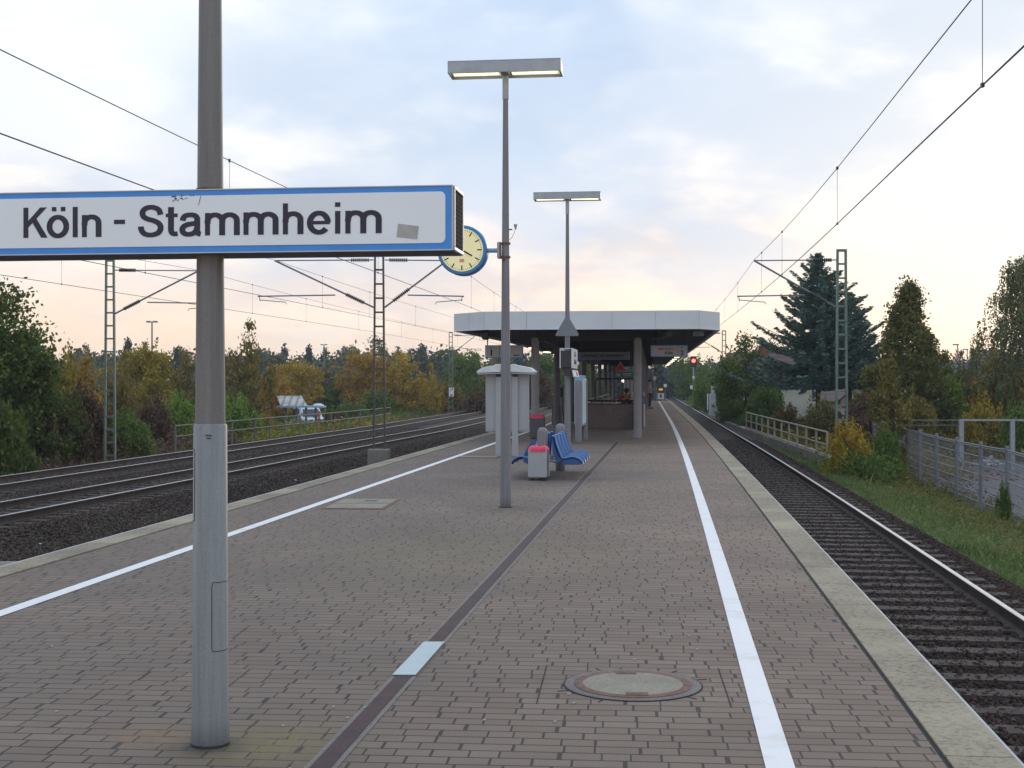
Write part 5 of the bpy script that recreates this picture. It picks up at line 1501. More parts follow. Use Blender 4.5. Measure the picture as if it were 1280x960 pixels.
dg_ = 52.0; g0 = (1201 - 640) / F * dg_; g1 = (1265 - 640) / F * dg_; gz = Zc(524.5, dg_)
t = thing('gate_frame', (0, 0, 0), 0, 'tall galvanised gate frame standing behind the mesh fence', 'gate')
for x in (g0, g1):
    mb = MB(); mb.box((x, dg_, (gz + GR) / 2), (0.13, 0.13, gz - GR)); mb.build('post', MT['galv'], t)
    mb = MB(); mb.box((x + 0.11, dg_ + 0.05, (gz + GR) / 2), (0.05, 0.05, gz - GR)); mb.build('jamb', MT['galv'], t)
mb = MB(); mb.box(((g0 + g1) / 2 + 0.2, dg_, gz - 0.02), (g1 - g0 + 0.5, 0.07, 0.07)); mb.box((g1 + 1.6, dg_ - 0.1, gz - 0.02), (2.8, 0.07, 0.07)); mb.build('top_bar', MT['galv'], t)
mb = MB(); mb.box(((g0 + g1) / 2, dg_, GR + 0.10), (g1 - g0, 0.05, 0.06)); mb.box((g0 - 1.15, dg_, gz - 0.02), (2.1, 0.03, 0.03)); mb.box((g0 - 1.15, dg_, gz - 0.22), (2.1, 0.02, 0.02)); mb.build('thin_rail', MT['galv_mid'], t)
t = thing('metal_frame', (P(1254, 541, 60).x, 60, GR), 0, 'small pale metal frame behind the gate, right of the rubble heap', 'frame')
mb = MB(); w, h = 0.62, 0.95; zz_ = Zc(541, 60) - GR
for s in (-1, 0.55, 1):
    mb.box((s * w / 2, 0, zz_ / 2), (0.05, 0.05, zz_))
mb.box((0, 0, zz_ - 0.03), (w, 0.05, 0.06)); mb.build('frame', MT['galv'], t)
# rubble heap
rgn = np.random.default_rng(5); mb = MB()
p = P(1238, 578, 55)
for k in range(90):
    a = rgn.uniform(0, 6.28); r = rgn.uniform(0, 1) ** .6; hz = (1 - r) * 0.35 * rgn.random()
    s_ = rgn.uniform(0.04, 0.13)
    mb.box((p.x + math.cos(a) * r * 0.7, 55 + math.sin(a) * r * 0.6, GR + 0.05 + hz), (s_, s_ * 0.8, s_ * 0.5), Matrix.Rotation(rgn.uniform(0, 3), 3, 'Z') @ Matrix.Rotation(rgn.uniform(-.5, .5), 3, 'X'))
tag(mb.build('rubble_heap', MT['concrete_pale']), 'low heap of pale rubble on the paved lot behind the gate', 'rubble heap')
# reddish leaf litter along the far side of the lot
mb = MB()
rgl = random.Random(9)
for k in range(700):
    d = rgl.uniform(46, 58); x = TR(d) + 6.3 + rgl.random() ** 1.5 * 4.5
    s_ = rgl.uniform(0.05, 0.12)
    mb.box((x, d, GR + 0.04), (s_, s_, 0.01), Matrix.Rotation(rgl.uniform(0, 3), 3, 'Z') @ Matrix.Rotation(rgl.uniform(-.6, .6), 3, 'X'))
MT['dead_leaf'] = mat_island('dead_leaf', [(0, (0.10, 0.045, 0.02)), (1, (0.26, 0.13, 0.06))])
tag(mb.build('leaf_litter', MT['dead_leaf']), 'brown fallen leaves along the edge of the paved lot', 'leaves', kind='stuff')

# ------------------------------------------------------------------ left side: railing, shelter, fence, van
t = thing('trackside_railing', (0, 0, 0), 0, 'long grey two bar railing beyond the main line tracks on the left', 'railing')
rp = [(219, 51.5), (242, 53.3), (265, 55.3), (290, 57.7), (319, 60.8), (337, 62.8), (356, 65), (375, 67.3), (396, 70), (414, 72.6), (433, 76), (450, 79.5), (469, 83.5), (488, 88)]
zt_ = -0.17
pts = [Vector(((px - 640) / F * d, d, zt_)) for px, d in rp]
for q in pts:
    mb = MB(); mb.box((q.x, q.y, zt_ - 0.68), (0.07, 0.07, 1.36)); mb.build('post', MT['rail_grey'], t)
for z in (0, -0.42):
    mb = MB(); mb.tube([q + Vector((0, 0, z)) for q in pts], 0.034, 6); mb.build('rail', MT['rail_grey'], t)

t = thing('shelter', (P(371, 510, 86).x, 86, GR), 0, 'open shelter with corrugated lean roof on dark teal posts by the parking area', 'shelter')
zz_ = lambda py: Zc(py, 86) - GR
k = 86 / F
xo = lambda px: (px - 371) * k
mb = MB(); mb.add([(xo(351), 0, zz_(507)), (xo(384), 0, zz_(507)), (xo(373), 1.4, zz_(495)), (xo(341), 1.4, zz_(495)), (xo(351), 0, zz_(507) - .06), (xo(384), 0, zz_(507) - .06), (xo(373), 1.4, zz_(495) - .06), (xo(341), 1.4, zz_(495) - .06)],
                  [(0, 1, 2, 3), (7, 6, 5, 4), (0, 4, 5, 1), (1, 5, 6, 2), (2, 6, 7, 3), (3, 7, 4, 0)]); mb.build('corrugated_roof', MT['corrugated'], t)
mb = MB(); mb.box((xo(378), 0.3, zz_(508.5)), (54 * k, 1.6, 0.10)); mb.build('flat_roof', MT['board_blue'], t)
mb = MB(); mb.lathe([(0.36, 0), (0.34, 0.08), (0.2, 0.15), (0.001, 0.17)], (xo(398), 0, zz_(507.5)), 16); mb.build('roof_dome', MT['hood'], t, smooth=True)
for px in (358, 371, 383, 395):
    mb = MB(); mb.box((xo(px), -0.1, zz_(509) / 2), (0.13, 0.13, zz_(509))); mb.build('post', MT['teal'], t)
mb = MB(); mb.tube([(xo(368), -0.9, zz_(523)), (xo(360), -1.1, zz_(542))], 0.05, 6); mb.build('brace', MT['galv'], t)
t = thing('red_post', (P(398, 530, 84).x, 84, GR), 0, 'red service post standing at the right end of the shelter', 'post')
mb = MB(); mb.box((0, 0, 0.42), (0.17, 0.17, 0.84 + 0.0)); mb.build('lower_body', MT['red'], t, bev=0.02)
mb = MB(); mb.box((0.04, 0, Zc(519, 84) - GR), (0.10, 0.14, 0.55)); mb.box((0.06, 0, Zc(515.5, 84) - GR), (0.22, 0.2, 0.10)); mb.build('head', MT['red'], t, bev=0.02)
t = thing('wooden_fence', (P(417, 528, 90).x, 90, GR), 0, 'short reddish brown wooden fence right of the red post', 'fence')
mb = MB(); mb.box((0, 0, Zc(522, 90) - GR), (1.05, 0.05, 0.52)); mb.build('boards', MT['wood_brown'], t)
for s in (-1, 0, 1):
    mb = MB(); mb.box((s * 0.52, -0.06, (Zc(516.5, 90) - GR) / 2), (0.09, 0.09, Zc(516.5, 90) - GR)); mb.build('post', MT['timber'], t)


def car(loc, rz, label, mat, name='parked_car', w=1.65, L=4.0, h=1.45, van=False):
    t = thing(name, loc, rz, label, 'van' if van else 'car')
    pr = [(-L / 2, .35), (-L / 2, .75), (-L / 2 + .15, .85), (-L / 2 + .55, .92), (-L / 2 + 1.1, h), (L / 2 - .55, h), (L / 2 - .05, .95), (L / 2, .6), (L / 2, .35)]
    mb = MB(); n = len(pr)
    ws = lambda z: w / 2 * (1 if z < 0.95 else 0.84)
    vs = [(-ws(z), y, z) for y, z in pr] + [(ws(z), y, z) for y, z in pr]
    mb.add(vs, [tuple(range(n)), tuple(range(2 * n - 1, n - 1, -1))] + [((i + 1) % n, i, n + i, n + (i + 1) % n) for i in range(n)])
    mb.build('body', mat, t, bev=0.06)
    mb = MB(); mb.prism([(-w * .39, .98), (w * .39, .98), (w * .35, h - .12), (-w * .35, h - .12)], -L / 2 + .52, -L / 2 + .60)
    g = mb.build('windscreen', MT['glass'], t)
    g.data.transform(Matrix.Translation((0, 0, 0)))
    for v in g.data.vertices:
        v.co.y += (v.co.z - .98) * 0.92 - 0.03
    for s in (-1, 1):
        mb = MB(); mb.prism([(-L / 2 + 1.25, .98), (L / 2 - .5, .98), (L / 2 - .75, h - .12), (-L / 2 + 1.45, h - .12)], s * w * .475, s * w * .44, 'YZ'); mb.build('side_window', MT['glass'], t)
        mb = MB(); mb.box((s * w * .36, -L / 2 - 0.01, .68), (.26, .05, .14)); mb.build('headlight', MT['lamp_pale'], t)
        for yy in (-L * .31, L * .31):
            mb = MB(); mb.cyl((s * w * .5, yy, .31), (s * w * .38, yy, .31), .31, n=18); wh = mb.build('wheel', MT['tyre'], t)
            mb = MB(); mb.cyl((s * w * .51, yy, .31), (s * w * .49, yy, .31), .18, n=14); mb.build('rim', MT['alu'], wh)
    mb = MB(); mb.box((0, -L / 2 - .02, .42), (w * .9, .08, .16)); mb.build('bumper', MT['dark_metal'], t)
    return t


car((P(384, 530, 98).x, 98, GR), R(22), 'white car parked behind the open shelter posts', MT['car_white'], h=1.6)
car((P(312, 512, 122).x, 122, GR), R(60), 'white car half hidden by foliage left of the shelter', MT['car_white'])
car((P(214, 510, 120).x, 120, GR), R(75), 'blue grey car glimpsed between shrubs near the single street lamp', MT['car_blue'])


def house(loc, rz, label, w, L, he, hr, wall, roof, name='house', chimney=None, oh=0.35, details=None):
    """ridge along local x; w = length along x, L = depth"""
    t = thing(name, loc, rz, label, 'house')
    mb = MB(); mb.prism([(-L / 2, 0), (L / 2, 0), (L / 2, he), (0, hr), (-L / 2, he)], -w / 2, w / 2, 'YZ'); mb.build('wall', wall, t)
    mb = MB()
    sl = (hr - he) / (L / 2); e = oh
    for s in (-1, 1):
        mb.add([(-w / 2 - e, 0, hr + .14), (w / 2 + e, 0, hr + .14), (w / 2 + e, s * (L / 2 + e), he - sl * e + .12), (-w / 2 - e, s * (L / 2 + e), he - sl * e + .12),
                (-w / 2 - e, 0, hr + .01), (w / 2 + e, 0, hr + .01), (w / 2 + e, s * (L / 2 + e), he - sl * e + .01), (-w / 2 - e, s * (L / 2 + e), he - sl * e + .01)],
               [(0, 1, 2, 3), (7, 6, 5, 4), (1, 5, 6, 2), (2, 6, 7, 3), (3, 7, 4, 0)])
    rf = mb.build('roof', roof, t)
    if chimney:
        cx_, cy_, ch = chimney
        mb = MB(); mb.box((cx_, cy_, hr + ch / 2 - .3), (.55, .5, ch + .6)); mb.box((cx_, cy_, hr + ch), (.65, .6, .1)); mb.build('chimney', MT['brick'], rf)
    return t


# timber-trimmed house on the right
dh = 92.0; hx0, hx1 = (915 - 640) / F * dh, (1022 - 640) / F * dh
he_, hr_ = Zc(474, dh - 3) - GR, Zc(443, dh) - GR
t = house(((hx0 + hx1) / 2, dh + 1, GR), R(-3), 'cream house with long brown tiled roof and timber framing, left of the spruce', hx1 - hx0 - 0.5, 6.0, he_, hr_, MT['plaster'], MT['roof_brown'],
          chimney=((957 - 968.5) / F * dh, -0.2, 0.55), oh=0.4)
fy = -3.02
lx = lambda px: (px - 968.5) / F * dh
def beam_(p, q, th=0.10):
    p, q = Vector((lx(p[0]), fy - .03, Zc(p[1], dh - 3) - GR)), Vector((lx(q[0]), fy - .03, Zc(q[1], dh - 3) - GR))
    ang = math.atan2((q - p).z, (q - p).x); m = MB(); m.box((p + q) / 2, ((q - p).length, 0.08, th), Matrix.Rotation(-ang, 3, 'Y')); m.build('timber_beam', MT['timber'], t)
beam_((975, 476), (1020, 476), 0.18); beam_((997, 477), (997, 490), 0.2); beam_((1019.5, 476), (1019.5, 503), 0.1); beam_((1009, 477), (1003, 482), 0.12); beam_((1003, 482), (997, 490), 0.14); beam_((985, 483), (996, 484), .1); beam_((1003, 482), (1002, 488), .1); beam_((993, 492), (1002, 489), .12)
for a in (978, 988):
    mb = MB(); mb.box((lx(a + 3.5), fy - .02, Zc(480, dh - 3) - GR), (0.36, 0.06, 0.42)); wn = mb.build('window', MT['lamp_pale'], t)
    mb = MB(); mb.box((lx(a + 3.5), fy - .055, Zc(480, dh - 3) - GR), (0.28, 0.02, 0.34)); mb.build('pane', MT['glass'], wn)
mb = MB(); mb.box((lx(1012), fy - .02, Zc(494, dh - 3) - GR), (0.30, 0.05, 0.5)); mb.build('window', MT['glass'], t)

t = house((P(1089, 480, 80).x + 0.6, 82, GR), R(88), 'white gable house with dark roof half hidden between spruce and conical tree', 7.0, 5.4, Zc(499, 80) - GR, Zc(462, 80) - GR + 0.3, MT['plaster_white'], MT['roof_brown'], oh=0.3)
t = house((P(1036, 498, 100).x, 100, GR), R(0), 'low cream garage wall seen between the two houses on the right', 3.0, 3.0, Zc(494, 98.5) - GR, Zc(488, 100) - GR, MT['plaster'], MT['roof_brown'], name='garage', oh=0.2)
house((P(226, 495, 132).x, 132, GR), R(5), 'small house with reddish roof left of the foreground lamp post, behind trees', 2.6, 3, Zc(501, 130) - GR, Zc(487, 132) - GR, MT['plaster_white'], MT['roof_red'], oh=0.3)
house((P(327, 495, 140).x, 140, GR), R(5), 'small house with reddish roof right of the foreground lamp post, behind trees', 4.2, 3, Zc(501, 138) - GR, Zc(486, 140) - GR, MT['plaster_white'], MT['roof_red'], oh=0.3)
# barrel-roofed shed and blue box at far right
d = 130
t = thing('barrel_roof_shed', (P(1243, 455, d).x, d, GR), R(-20), 'pale shed with shiny rounded roof at the far right beside the birch', 'shed')
hh = Zc(448, d) - GR; mb = MB(); pr = [(-1.5, 0), (1.5, 0), (1.5, hh - .3)] + [(1.5 * math.cos(R(a)), hh - .3 + 1.15 * math.sin(R(a))) for a in range(15, 180, 15)] + [(-1.5, hh - .3)]
mb.prism(pr, 0, 5.0); mb.build('wall', MT['concrete'], t)
mb = MB(); a = [(1.6 * math.cos(R(q)), hh - .3 + 1.25 * math.sin(R(q))) for q in range(0, 181, 15)]; b2 = [(1.5 * math.cos(R(q)), hh - .3 + 1.17 * math.sin(R(q))) for q in range(180, -1, -15)]
mb.prism(a + b2, -0.15, 5.2); mb.build('rounded_roof', MT['galv'], t)
d = 140
t = thing('blue_shed', (P(1188, 460, d).x, d, GR), 0, 'low blue grey shed right of the conical tree', 'shed')
mb = MB(); mb.box((0, 0, (Zc(454, d) - GR) / 2), (2.6, 3, Zc(454, d) - GR)); mb.build('wall', MT['car_blue'], t); mb = MB(); mb.box((0, 0, Zc(454, d) - GR + .06), (2.9, 3.3, .12)); mb.build('roof', MT['galv'], t)
# concrete walls beside the right track, far
d = 112
t = thing('bridge_abutment', (P(896, 505, d).x, d, -1.45), 0, 'ivy covered pale concrete wall with pillar beside the right track', 'wall')
for px0, px1, y0, y1 in ((887, 894.5, 492.5, 520), (895.5, 899, 508, 521), (902, 909, 504, 518)):
    p, q = P(px0, y0, d), P(px1, y1, d); mb = MB(); mb.box(((p.x + q.x) / 2 - t.location.x, 0.2, (p.z + q.z) / 2 + 1.45), (q.x - p.x, 0.5, p.z - q.z)); mb.build('wall_panel', MT['concrete_pale'], t, bev=0.02)
p, q = P(889.2, 481, d), P(893, 493, d); mb = MB(); mb.box(((p.x + q.x) / 2 - t.location.x, 0.1, (p.z + q.z) / 2 + 1.45), (q.x - p.x, 0.25, p.z - q.z)); mb.build('pillar', MT['concrete_pale'], t, bev=0.02)
p, q = P(884, 492, d), P(885, 512, d); mb = MB(); mb.box(((p.x + q.x) / 2 - t.location.x, 0.0, (p.z + q.z) / 2 + 1.45), (0.07, 0.07, p.z - q.z)); mb.build('marker_post', MT['lamp_pale'], t)

# street lamps
def street_lamp(px, ptop, d, label, twin=True, mat=None, pale=False):
    t = thing('street_lamp', (P(px, 0, d).x, d, GR), 0, label, 'street lamp', 'street lamps beyond the railway')
    h = Zc(ptop, d) - GR; mm = mat or MT['galv_mid']
    mb = MB(); mb.cyl((0, 0, 0), (0, 0, h), 0.085, 0.055, 10); mb.build('pole', mm, t)
    for s in ((-1, 1) if twin else (-1,)):
        mb = MB(); mb.box((s * 0.24 if twin else s * 0.16, 0, h + 0.02), (0.34 if twin else 0.5, 0.32, 0.12 if not pale else 0.2)); mb.build('lamp_head', MT['lamp_pale'] if pale else mm, t, bev=0.02)
street_lamp(190, 402.5, 99, 'tall twin headed street lamp above the trees on the left')
street_lamp(405, 431, 158, 'twin headed street lamp just above the wood, right of the sparse bare tree')
street_lamp(212.5, 474.5, 100, 'short street lamp with one pale head among the left trees', False, None, True)
street_lamp(1197, 431, 120, 'tallest thin pale lamp post between conical tree and birch', False, MT['galv'])
street_lamp(1181, 440, 135, 'short thin pale lamp post close to the conical tree', False, MT['galv'])
street_lamp(1209, 437, 140, 'thin pale lamp post beside the shiny round roofed shed', False, MT['galv'])
t = thing('telegraph_post', (P(900.5, 450, 170).x, 170, -1.4), 0, 'pair of thin pale poles among the distant trees past the platform end', 'post')
for s in (0, 0.3):
    mb = MB(); mb.cyl((s, 0, 0), (s, 0, Zc(443, 170) + 1.4), 0.05, n=6); mb.build('pole', MT['galv'], t)


# ------------------------------------------------------------------ people
def skin_obj(name, verts, edges, radii, mat, parent, sub=1):
    me = bpy.data.meshes.new(name); me.from_pydata(verts, edges, []); me.materials.append(mat)
    o = bpy.data.objects.new(name, me); C.objects.link(o); o.parent = parent
    m = o.modifiers.new('skin', 'SKIN')
    sv = me.skin_vertices[0].data if me.skin_vertices else None
    if sv is None:
        me.skin_vertices_new() if hasattr(me, 'skin_vertices_new') else None
        sv = me.skin_vertices[0].data
    for i, r in enumerate(radii):
        sv[i].radius = (r, r) if not isinstance(r, tuple) else r
    sv[0].use_root = True
    s = o.modifiers.new('sub', 'SUBSURF'); s.levels = sub; s.render_levels = sub
    # freeze to a plain mesh
    dg = bpy.context.evaluated_depsgraph_get(); dg.update()
    m2 = bpy.data.meshes.new_from_object(o.evaluated_get(dg)); m2.name = name
    o.modifiers.clear(); o.data = m2; m2.shade_smooth()
    if not m2.materials: m2.materials.append(mat)
    return o


def person(loc, rz, label, lean=0.0, top=None, bottom=None, hair=None, arms='down', h=1.72, look=0.0):
    t = thing('person', loc, rz, label, 'person')
    k = h / 1.75
    la = R(lean)
    def up(x, y, z):                       # bend everything above the hips forward (-y)
        if z > 0.95:
            dz = z - 0.95; return (x * k, (y - math.sin(la) * dz) * k, (0.95 + math.cos(la) * dz) * k)
        return (x * k, y * k, z * k)
    V, E, Rr = [], [], []
    def v(p, r, par=None):
        V.append(up(*p)); Rr.append(r * k)
        if par is not None: E.append((par, len(V) - 1))
        return len(V) - 1
    pel = v((0, 0, 0.95), 0.135); wa = v((0, 0, 1.10), 0.120, pel); ch = v((0, 0, 1.32), 0.145, wa); ne = v((0, 0, 1.49), 0.06, ch); hb = v((0, -0.01, 1.56), 0.065, ne); hd = v((0, -0.015, 1.65), 0.088, hb); v((0, -0.01, 1.72), 0.06, hd)
    hands = []
    for s in (-1, 1):
        hp = v((s * .09, 0, .90), .088, pel); kn = v((s * .10, -.02, .50), .056, hp); an = v((s * .10, .01, .10), .040, kn); v((s * .11, -.13, .045), .035, an)
        sh = v((s * .185, 0, 1.42), .055, ch)
        if arms == 'rail':
            el = v((s * .24, -.16, 1.20), .040, sh); wr = v((s * .14, -.42, 1.24), .029, el)
        elif arms == 'front':
            el = v((s * .24, -.03, 1.14), .040, sh); wr = v((s * .10, -.24, 1.16), .028, el)
        else:
            el = v((s * .23, .02, 1.14), .040, sh); wr = v((s * .24, -.04, .90), .028, el)
        wp = V[wr]; ep = V[el]; dv = (Vector(wp) - Vector(ep)).normalized() * 0.07 * k
        pm = Vector(wp) + dv; V.append(tuple(pm)); Rr.append(.028 * k); E.append((wr, len(V) - 1)); hands.append((len(V) - 1, dv, s))
    skin_obj('body', V, E, Rr, MT['skin'], t, 1)
    mb = MB()
    for i, dv, s in hands:                 # fingers and thumb
        p = Vector(V[i]); sx = Vector((1, 0, 0))
        for f in range(4):
            a = p + sx * (f - 1.5) * .017 * k; mb.tube([a, a + dv * (0.75 + 0.2 * (f in (1, 2))), a + dv * 1.05 + Vector((0, 0, -.015))], .0075 * k, 5)
        a = p - dv * 0.3 - sx * s * .025; mb.tube([a, a + dv * .5 - sx * s * .02], .009 * k, 5)
    mb.build('fingers', MT['skin'], t)
    # clothes
    sub_ = [0, 1, 2]
    jv = [up(0, 0, .86), up(0, 0, 1.10), up(0, 0, 1.32), up(0, 0, 1.46)]; je = [(0, 1), (1, 2), (2, 3)]; jr = [.155 * k, .148 * k, .165 * k, .085 * k]
    for s, (i, dv, _) in zip((-1, 1), hands):
        w_i = i - 1; e_i = w_i - 1; s_i = e_i - 1
        b0 = len(jv); jv += [V[s_i], V[e_i], tuple(Vector(V[w_i]) * .85 + Vector(V[e_i]) * .15)]; je += [(2, b0), (b0, b0 + 1), (b0 + 1, b0 + 2)]; jr += [.070 * k, .055 * k, .044 * k]
    skin_obj('jacket', jv, je, jr, top, t, 1)
    tv = [up(0, 0, .94)]; te = []; tr_ = [.150 * k]
    for s in (-1, 1):
        b0 = len(tv); tv += [(s * .09 * k, 0, .86 * k), (s * .10 * k, -.02 * k, .50 * k), (s * .10 * k, .01 * k, .10 * k)]; te += [(0, b0), (b0, b0 + 1), (b0 + 1, b0 + 2)]; tr_ += [.102 * k, .072 * k, .062 * k]
    skin_obj('trousers', tv, te, tr_, bottom, t, 1)
    for s in (-1, 1):
        mb = MB(); mb.box((s * .11 * k, -.06 * k, .045 * k), (.10 * k, .27 * k, .085 * k), taper=.8); mb.build('shoe', MT['black'], t, bev=.02)
    hc = Vector(up(0, 0.012, 1.665)); rot_ = Matrix.Rotation(-la, 3, 'X')
    mb = MB(); mb.lathe([(.093 * k, -.03 * k), (.105 * k, .02 * k), (.092 * k, .07 * k), (.05 * k, .105 * k), (.001, .115 * k)], hc, 16, Matrix.Rotation(la, 3, 'X')); mb.build('hair', hair or MT['hair'], t, smooth=True)
    mb = MB()
    for s in (-1, 1):
        mb.lathe([(.001, -.008), (.010, 0), (.001, .008)], up(s * .033, -.098, 1.65), 8)
    mb.build('eyes', MT['eye'], t)
    mb = MB(); p = Vector(up(0, -.10, 1.62)); mb.box(p, (.022, .03, .045), Matrix.Rotation(la, 3, 'X'), taper=.5); mb.build('nose', MT['skin'], t, bev=.004)
    mb = MB(); p = Vector(up(0, -.098, 1.585)); mb.box(p, (.045, .01, .010)); mb.build('mouth', MT['cloth_red'], t)
    mb = MB()
    for s in (-1, 1):
        p = Vector(up(s * .092, 0, 1.64)); mb.box(p, (.014, .035, .055))
    mb.build('ears', MT['skin'], t, bev=.005)
    return t


d = 76.0
person((P(812, 512, d).x, d, 0), R(70), 'person in beige jacket and dark trousers standing beyond the columns near the right white line', 0, MT['cloth_beige'], MT['cloth_navy'], arms='front', h=1.66)
mb = MB(); mb.box((P(810, 500, 75).x, 75.2, 0.75), (0.16, 0.3, 0.26)); o = mb.build('shoulder_bag', MT['cloth_red'], bev=.05); tag(o, 'small red bag at the side of the standing person in beige', 'bag')
person((P(786.5, 510, 47).x, 45.3, -0.05), R(20), 'person in pale top bending over the stairwell railing beside the column', 48, MT['cloth_pale'], MT['cloth_navy'], arms='rail')
person((P(776, 510, 47).x, 46.0, -0.1), R(10), 'person in red top leaning on the stairwell railing, left of the pale one', 42, MT['cloth_red'], MT['cloth_black'], arms='rail', h=1.6)
person((P(700, 515, 52).x, 52, 0), R(-60), 'person in black partly hidden behind the lamp post carrying the triangle sign', 5, MT['cloth_black'], MT['cloth_black'], arms='front', h=1.6)

# ------------------------------------------------------------------ vegetation
def leaf_quads(P0, size, rg, aspect=1.5, up_bias=0.0, dirs=None):
    n = len(P0)
    a = rg.normal(size=(n, 3)) if dirs is None else dirs + rg.normal(size=(n, 3)) * 0.35
    a /= np.linalg.norm(a, axis=1)[:, None] + 1e-9
    b = rg.normal(size=(n, 3)); b -= (b * a).sum(1)[:, None] * a; b /= np.linalg.norm(b, axis=1)[:, None] + 1e-9
    s = size * rg.uniform(0.6, 1.35, n)
    A = a * (s * aspect / 2)[:, None]; B = b * (s / 2)[:, None]
    V = np.stack([P0 - A, P0 + B, P0 + A, P0 - B], 1)      # pointed leaf
    return V.reshape(-1, 3)


def quads_to_mesh(name, V, mat):
    return np_mesh(name, V, np.arange(len(V)).reshape(-1, 4), mat)


def crown(name, seed, W_, H_, z0, n_cl, n_lf, leaf, cl_r, prof, mat, spikes=0, aspect=1.5, fill=0.45):
    """W_ diameter, H_ crown height from z0; prof(t)->relative radius"""
    rg = np.random.default_rng(seed)
    C0 = []
    # lumpy outline
    ph = rg.uniform(0, 6.28, 6); am = rg.uniform(0.05, 0.2, 6)
    while len(C0) < n_cl:
        t_ = rg.random(); a = rg.uniform(0, 2 * math.pi)
        r = prof(t_) * W_ / 2 * (1 + sum(am[i] * math.sin((i + 1.5) * a + ph[i] + 5 * t_ * (i % 3)) for i in range(6)) * 0.55)
        rr = r * rg.random() ** fill
        if rg.random() > 0.15 + 0.85 * min(1, prof(t_)): continue
        C0.append((math.cos(a) * rr, math.sin(a) * rr, z0 + t_ * H_))
    C0 = np.array(C0)
    cr = cl_r * rg.uniform(0.55, 1.4, n_cl)
    idx = rg.integers(0, n_cl, n_lf)
    Pn = C0[idx] + rg.normal(size=(n_lf, 3)) * (cr[idx] * 0.55)[:, None] * np.array([1, 1, 0.75])
    if spikes:                              # upright shoots
        sp = rg.integers(0, n_cl, spikes)
        for i in sp:
            L = cl_r * rg.uniform(1.2, 2.8); m = 26
            u = rg.random(m)[:, None]; dr = np.array([rg.normal() * .35, rg.normal() * .35, 1.0])
            Pn = np.vstack([Pn, C0[i] + dr * u * L + rg.normal(size=(m, 3)) * leaf * 0.8])
    return leaf_quads(Pn, leaf, rg, aspect), C0


def limbs_mesh(C0, H0, base_r, top, seed, n=14, lean=0.0, twig=0):
    """trunk with limbs reaching to clumps"""
    rg = random.Random(seed); mb = MB()
    mb.tube([(0, 0, -0.3), (lean * .2, 0, top * .3), (lean * .5, 0.03, top * .6), (lean, 0, top)], base_r, 9, base_r * 0.25)
    idx = list(range(len(C0))); rg.shuffle(idx)
    for i in idx[:n]:
        c = Vector(C0[i]); h = max(H0, min(c.z - 0.25 * c.xy.length - .2, top * 0.92))
        s_ = Vector((lean * h / top, 0, h)); m = (s_ + c) / 2 + Vector((rg.uniform(-.1, .1), rg.uniform(-.1, .1), -0.08 * (c - s_).length))
        mb.tube([s_, m, c], base_r * 0.35, 5, base_r * 0.08)
    for k in range(twig):
        c = Vector(C0[rg.randrange(len(C0))]); e = c + Vector((rg.uniform(-.5, .5), rg.uniform(-.5, .5), rg.uniform(.1, .8)))
        mb.tube([c * 0.9 + Vector((0, 0, c.z * .1)), (c + e) / 2, e], base_r * .07, 3, base_r * .02)
    return mb


P_ROUND = lambda t: math.sqrt(max(0.0, 1 - (2 * t - 0.9) ** 2 / 1.3)) if 0 <= t <= 1 else 0
P_EGG = lambda t: (math.sin(math.pi * min(1, (t + .08) ** 0.75)) ** 0.7) if t < 0.98 else 0.05
P_CONE = lambda t: max(0.03, (1 - t) ** 0.75) * (0.55 + 0.45 * min(1, t * 5 + .4))
P_SHRUB = lambda t: math.sqrt(max(0, 1 - t ** 2.2)) * (0.9 + .1 * t)

PROTO = {}
def make_proto(key, seed, W_, H_, trunk, n_cl, n_lf, leaf, cl_r, prof, spikes=0, nl=12, base_r=0.12, fill=0.45, twig=0):
    V, C0 = crown(key, seed, W_, H_ - trunk, trunk, n_cl, n_lf, leaf, cl_r, prof, None, spikes, fill=fill)
    cm = quads_to_mesh('crown', V, G['green'])
    tm = limbs_mesh(C0, trunk * .7, base_r, H_ * .85, seed, nl, twig=twig).build('trunk', MT['bark'])
    tme = tm.data; bpy.data.objects.remove(tm)
    PROTO[key] = (cm, tme, W_, H_)


make_proto('round_a', 11, 6, 7, 1.4, 85, 9000, 0.17, 0.62, P_ROUND, 10)
make_proto('round_b', 12, 6, 7, 1.2, 70, 8000, 0.18, 0.60, P_EGG, 16)
make_proto('sparse_a', 13, 5, 7, 1.3, 60, 2600, 0.17, 0.55, P_EGG, 10, 30, 0.10, twig=60)
make_proto('conifer_a', 14, 3.6, 8, 0.4, 110, 6000, 0.20, 0.42, P_CONE, 14)
make_proto('conifer_b', 15, 3.2, 8, 0.4, 90, 5000, 0.22, 0.40, P_CONE, 20)
make_proto('shrub_a', 16, 4, 2.6, 0.0, 80, 8500, 0.11, 0.42, P_SHRUB, 40, 10, 0.05)
make_proto('shrub_b', 17, 4, 3.0, 0.0, 64, 7000, 0.12, 0.42, P_SHRUB, 60, 10, 0.05)
make_proto('upright_a', 18, 2.4, 5.5, 0.5, 60, 5200, 0.12, 0.38, P_EGG, 30, 12, 0.06)


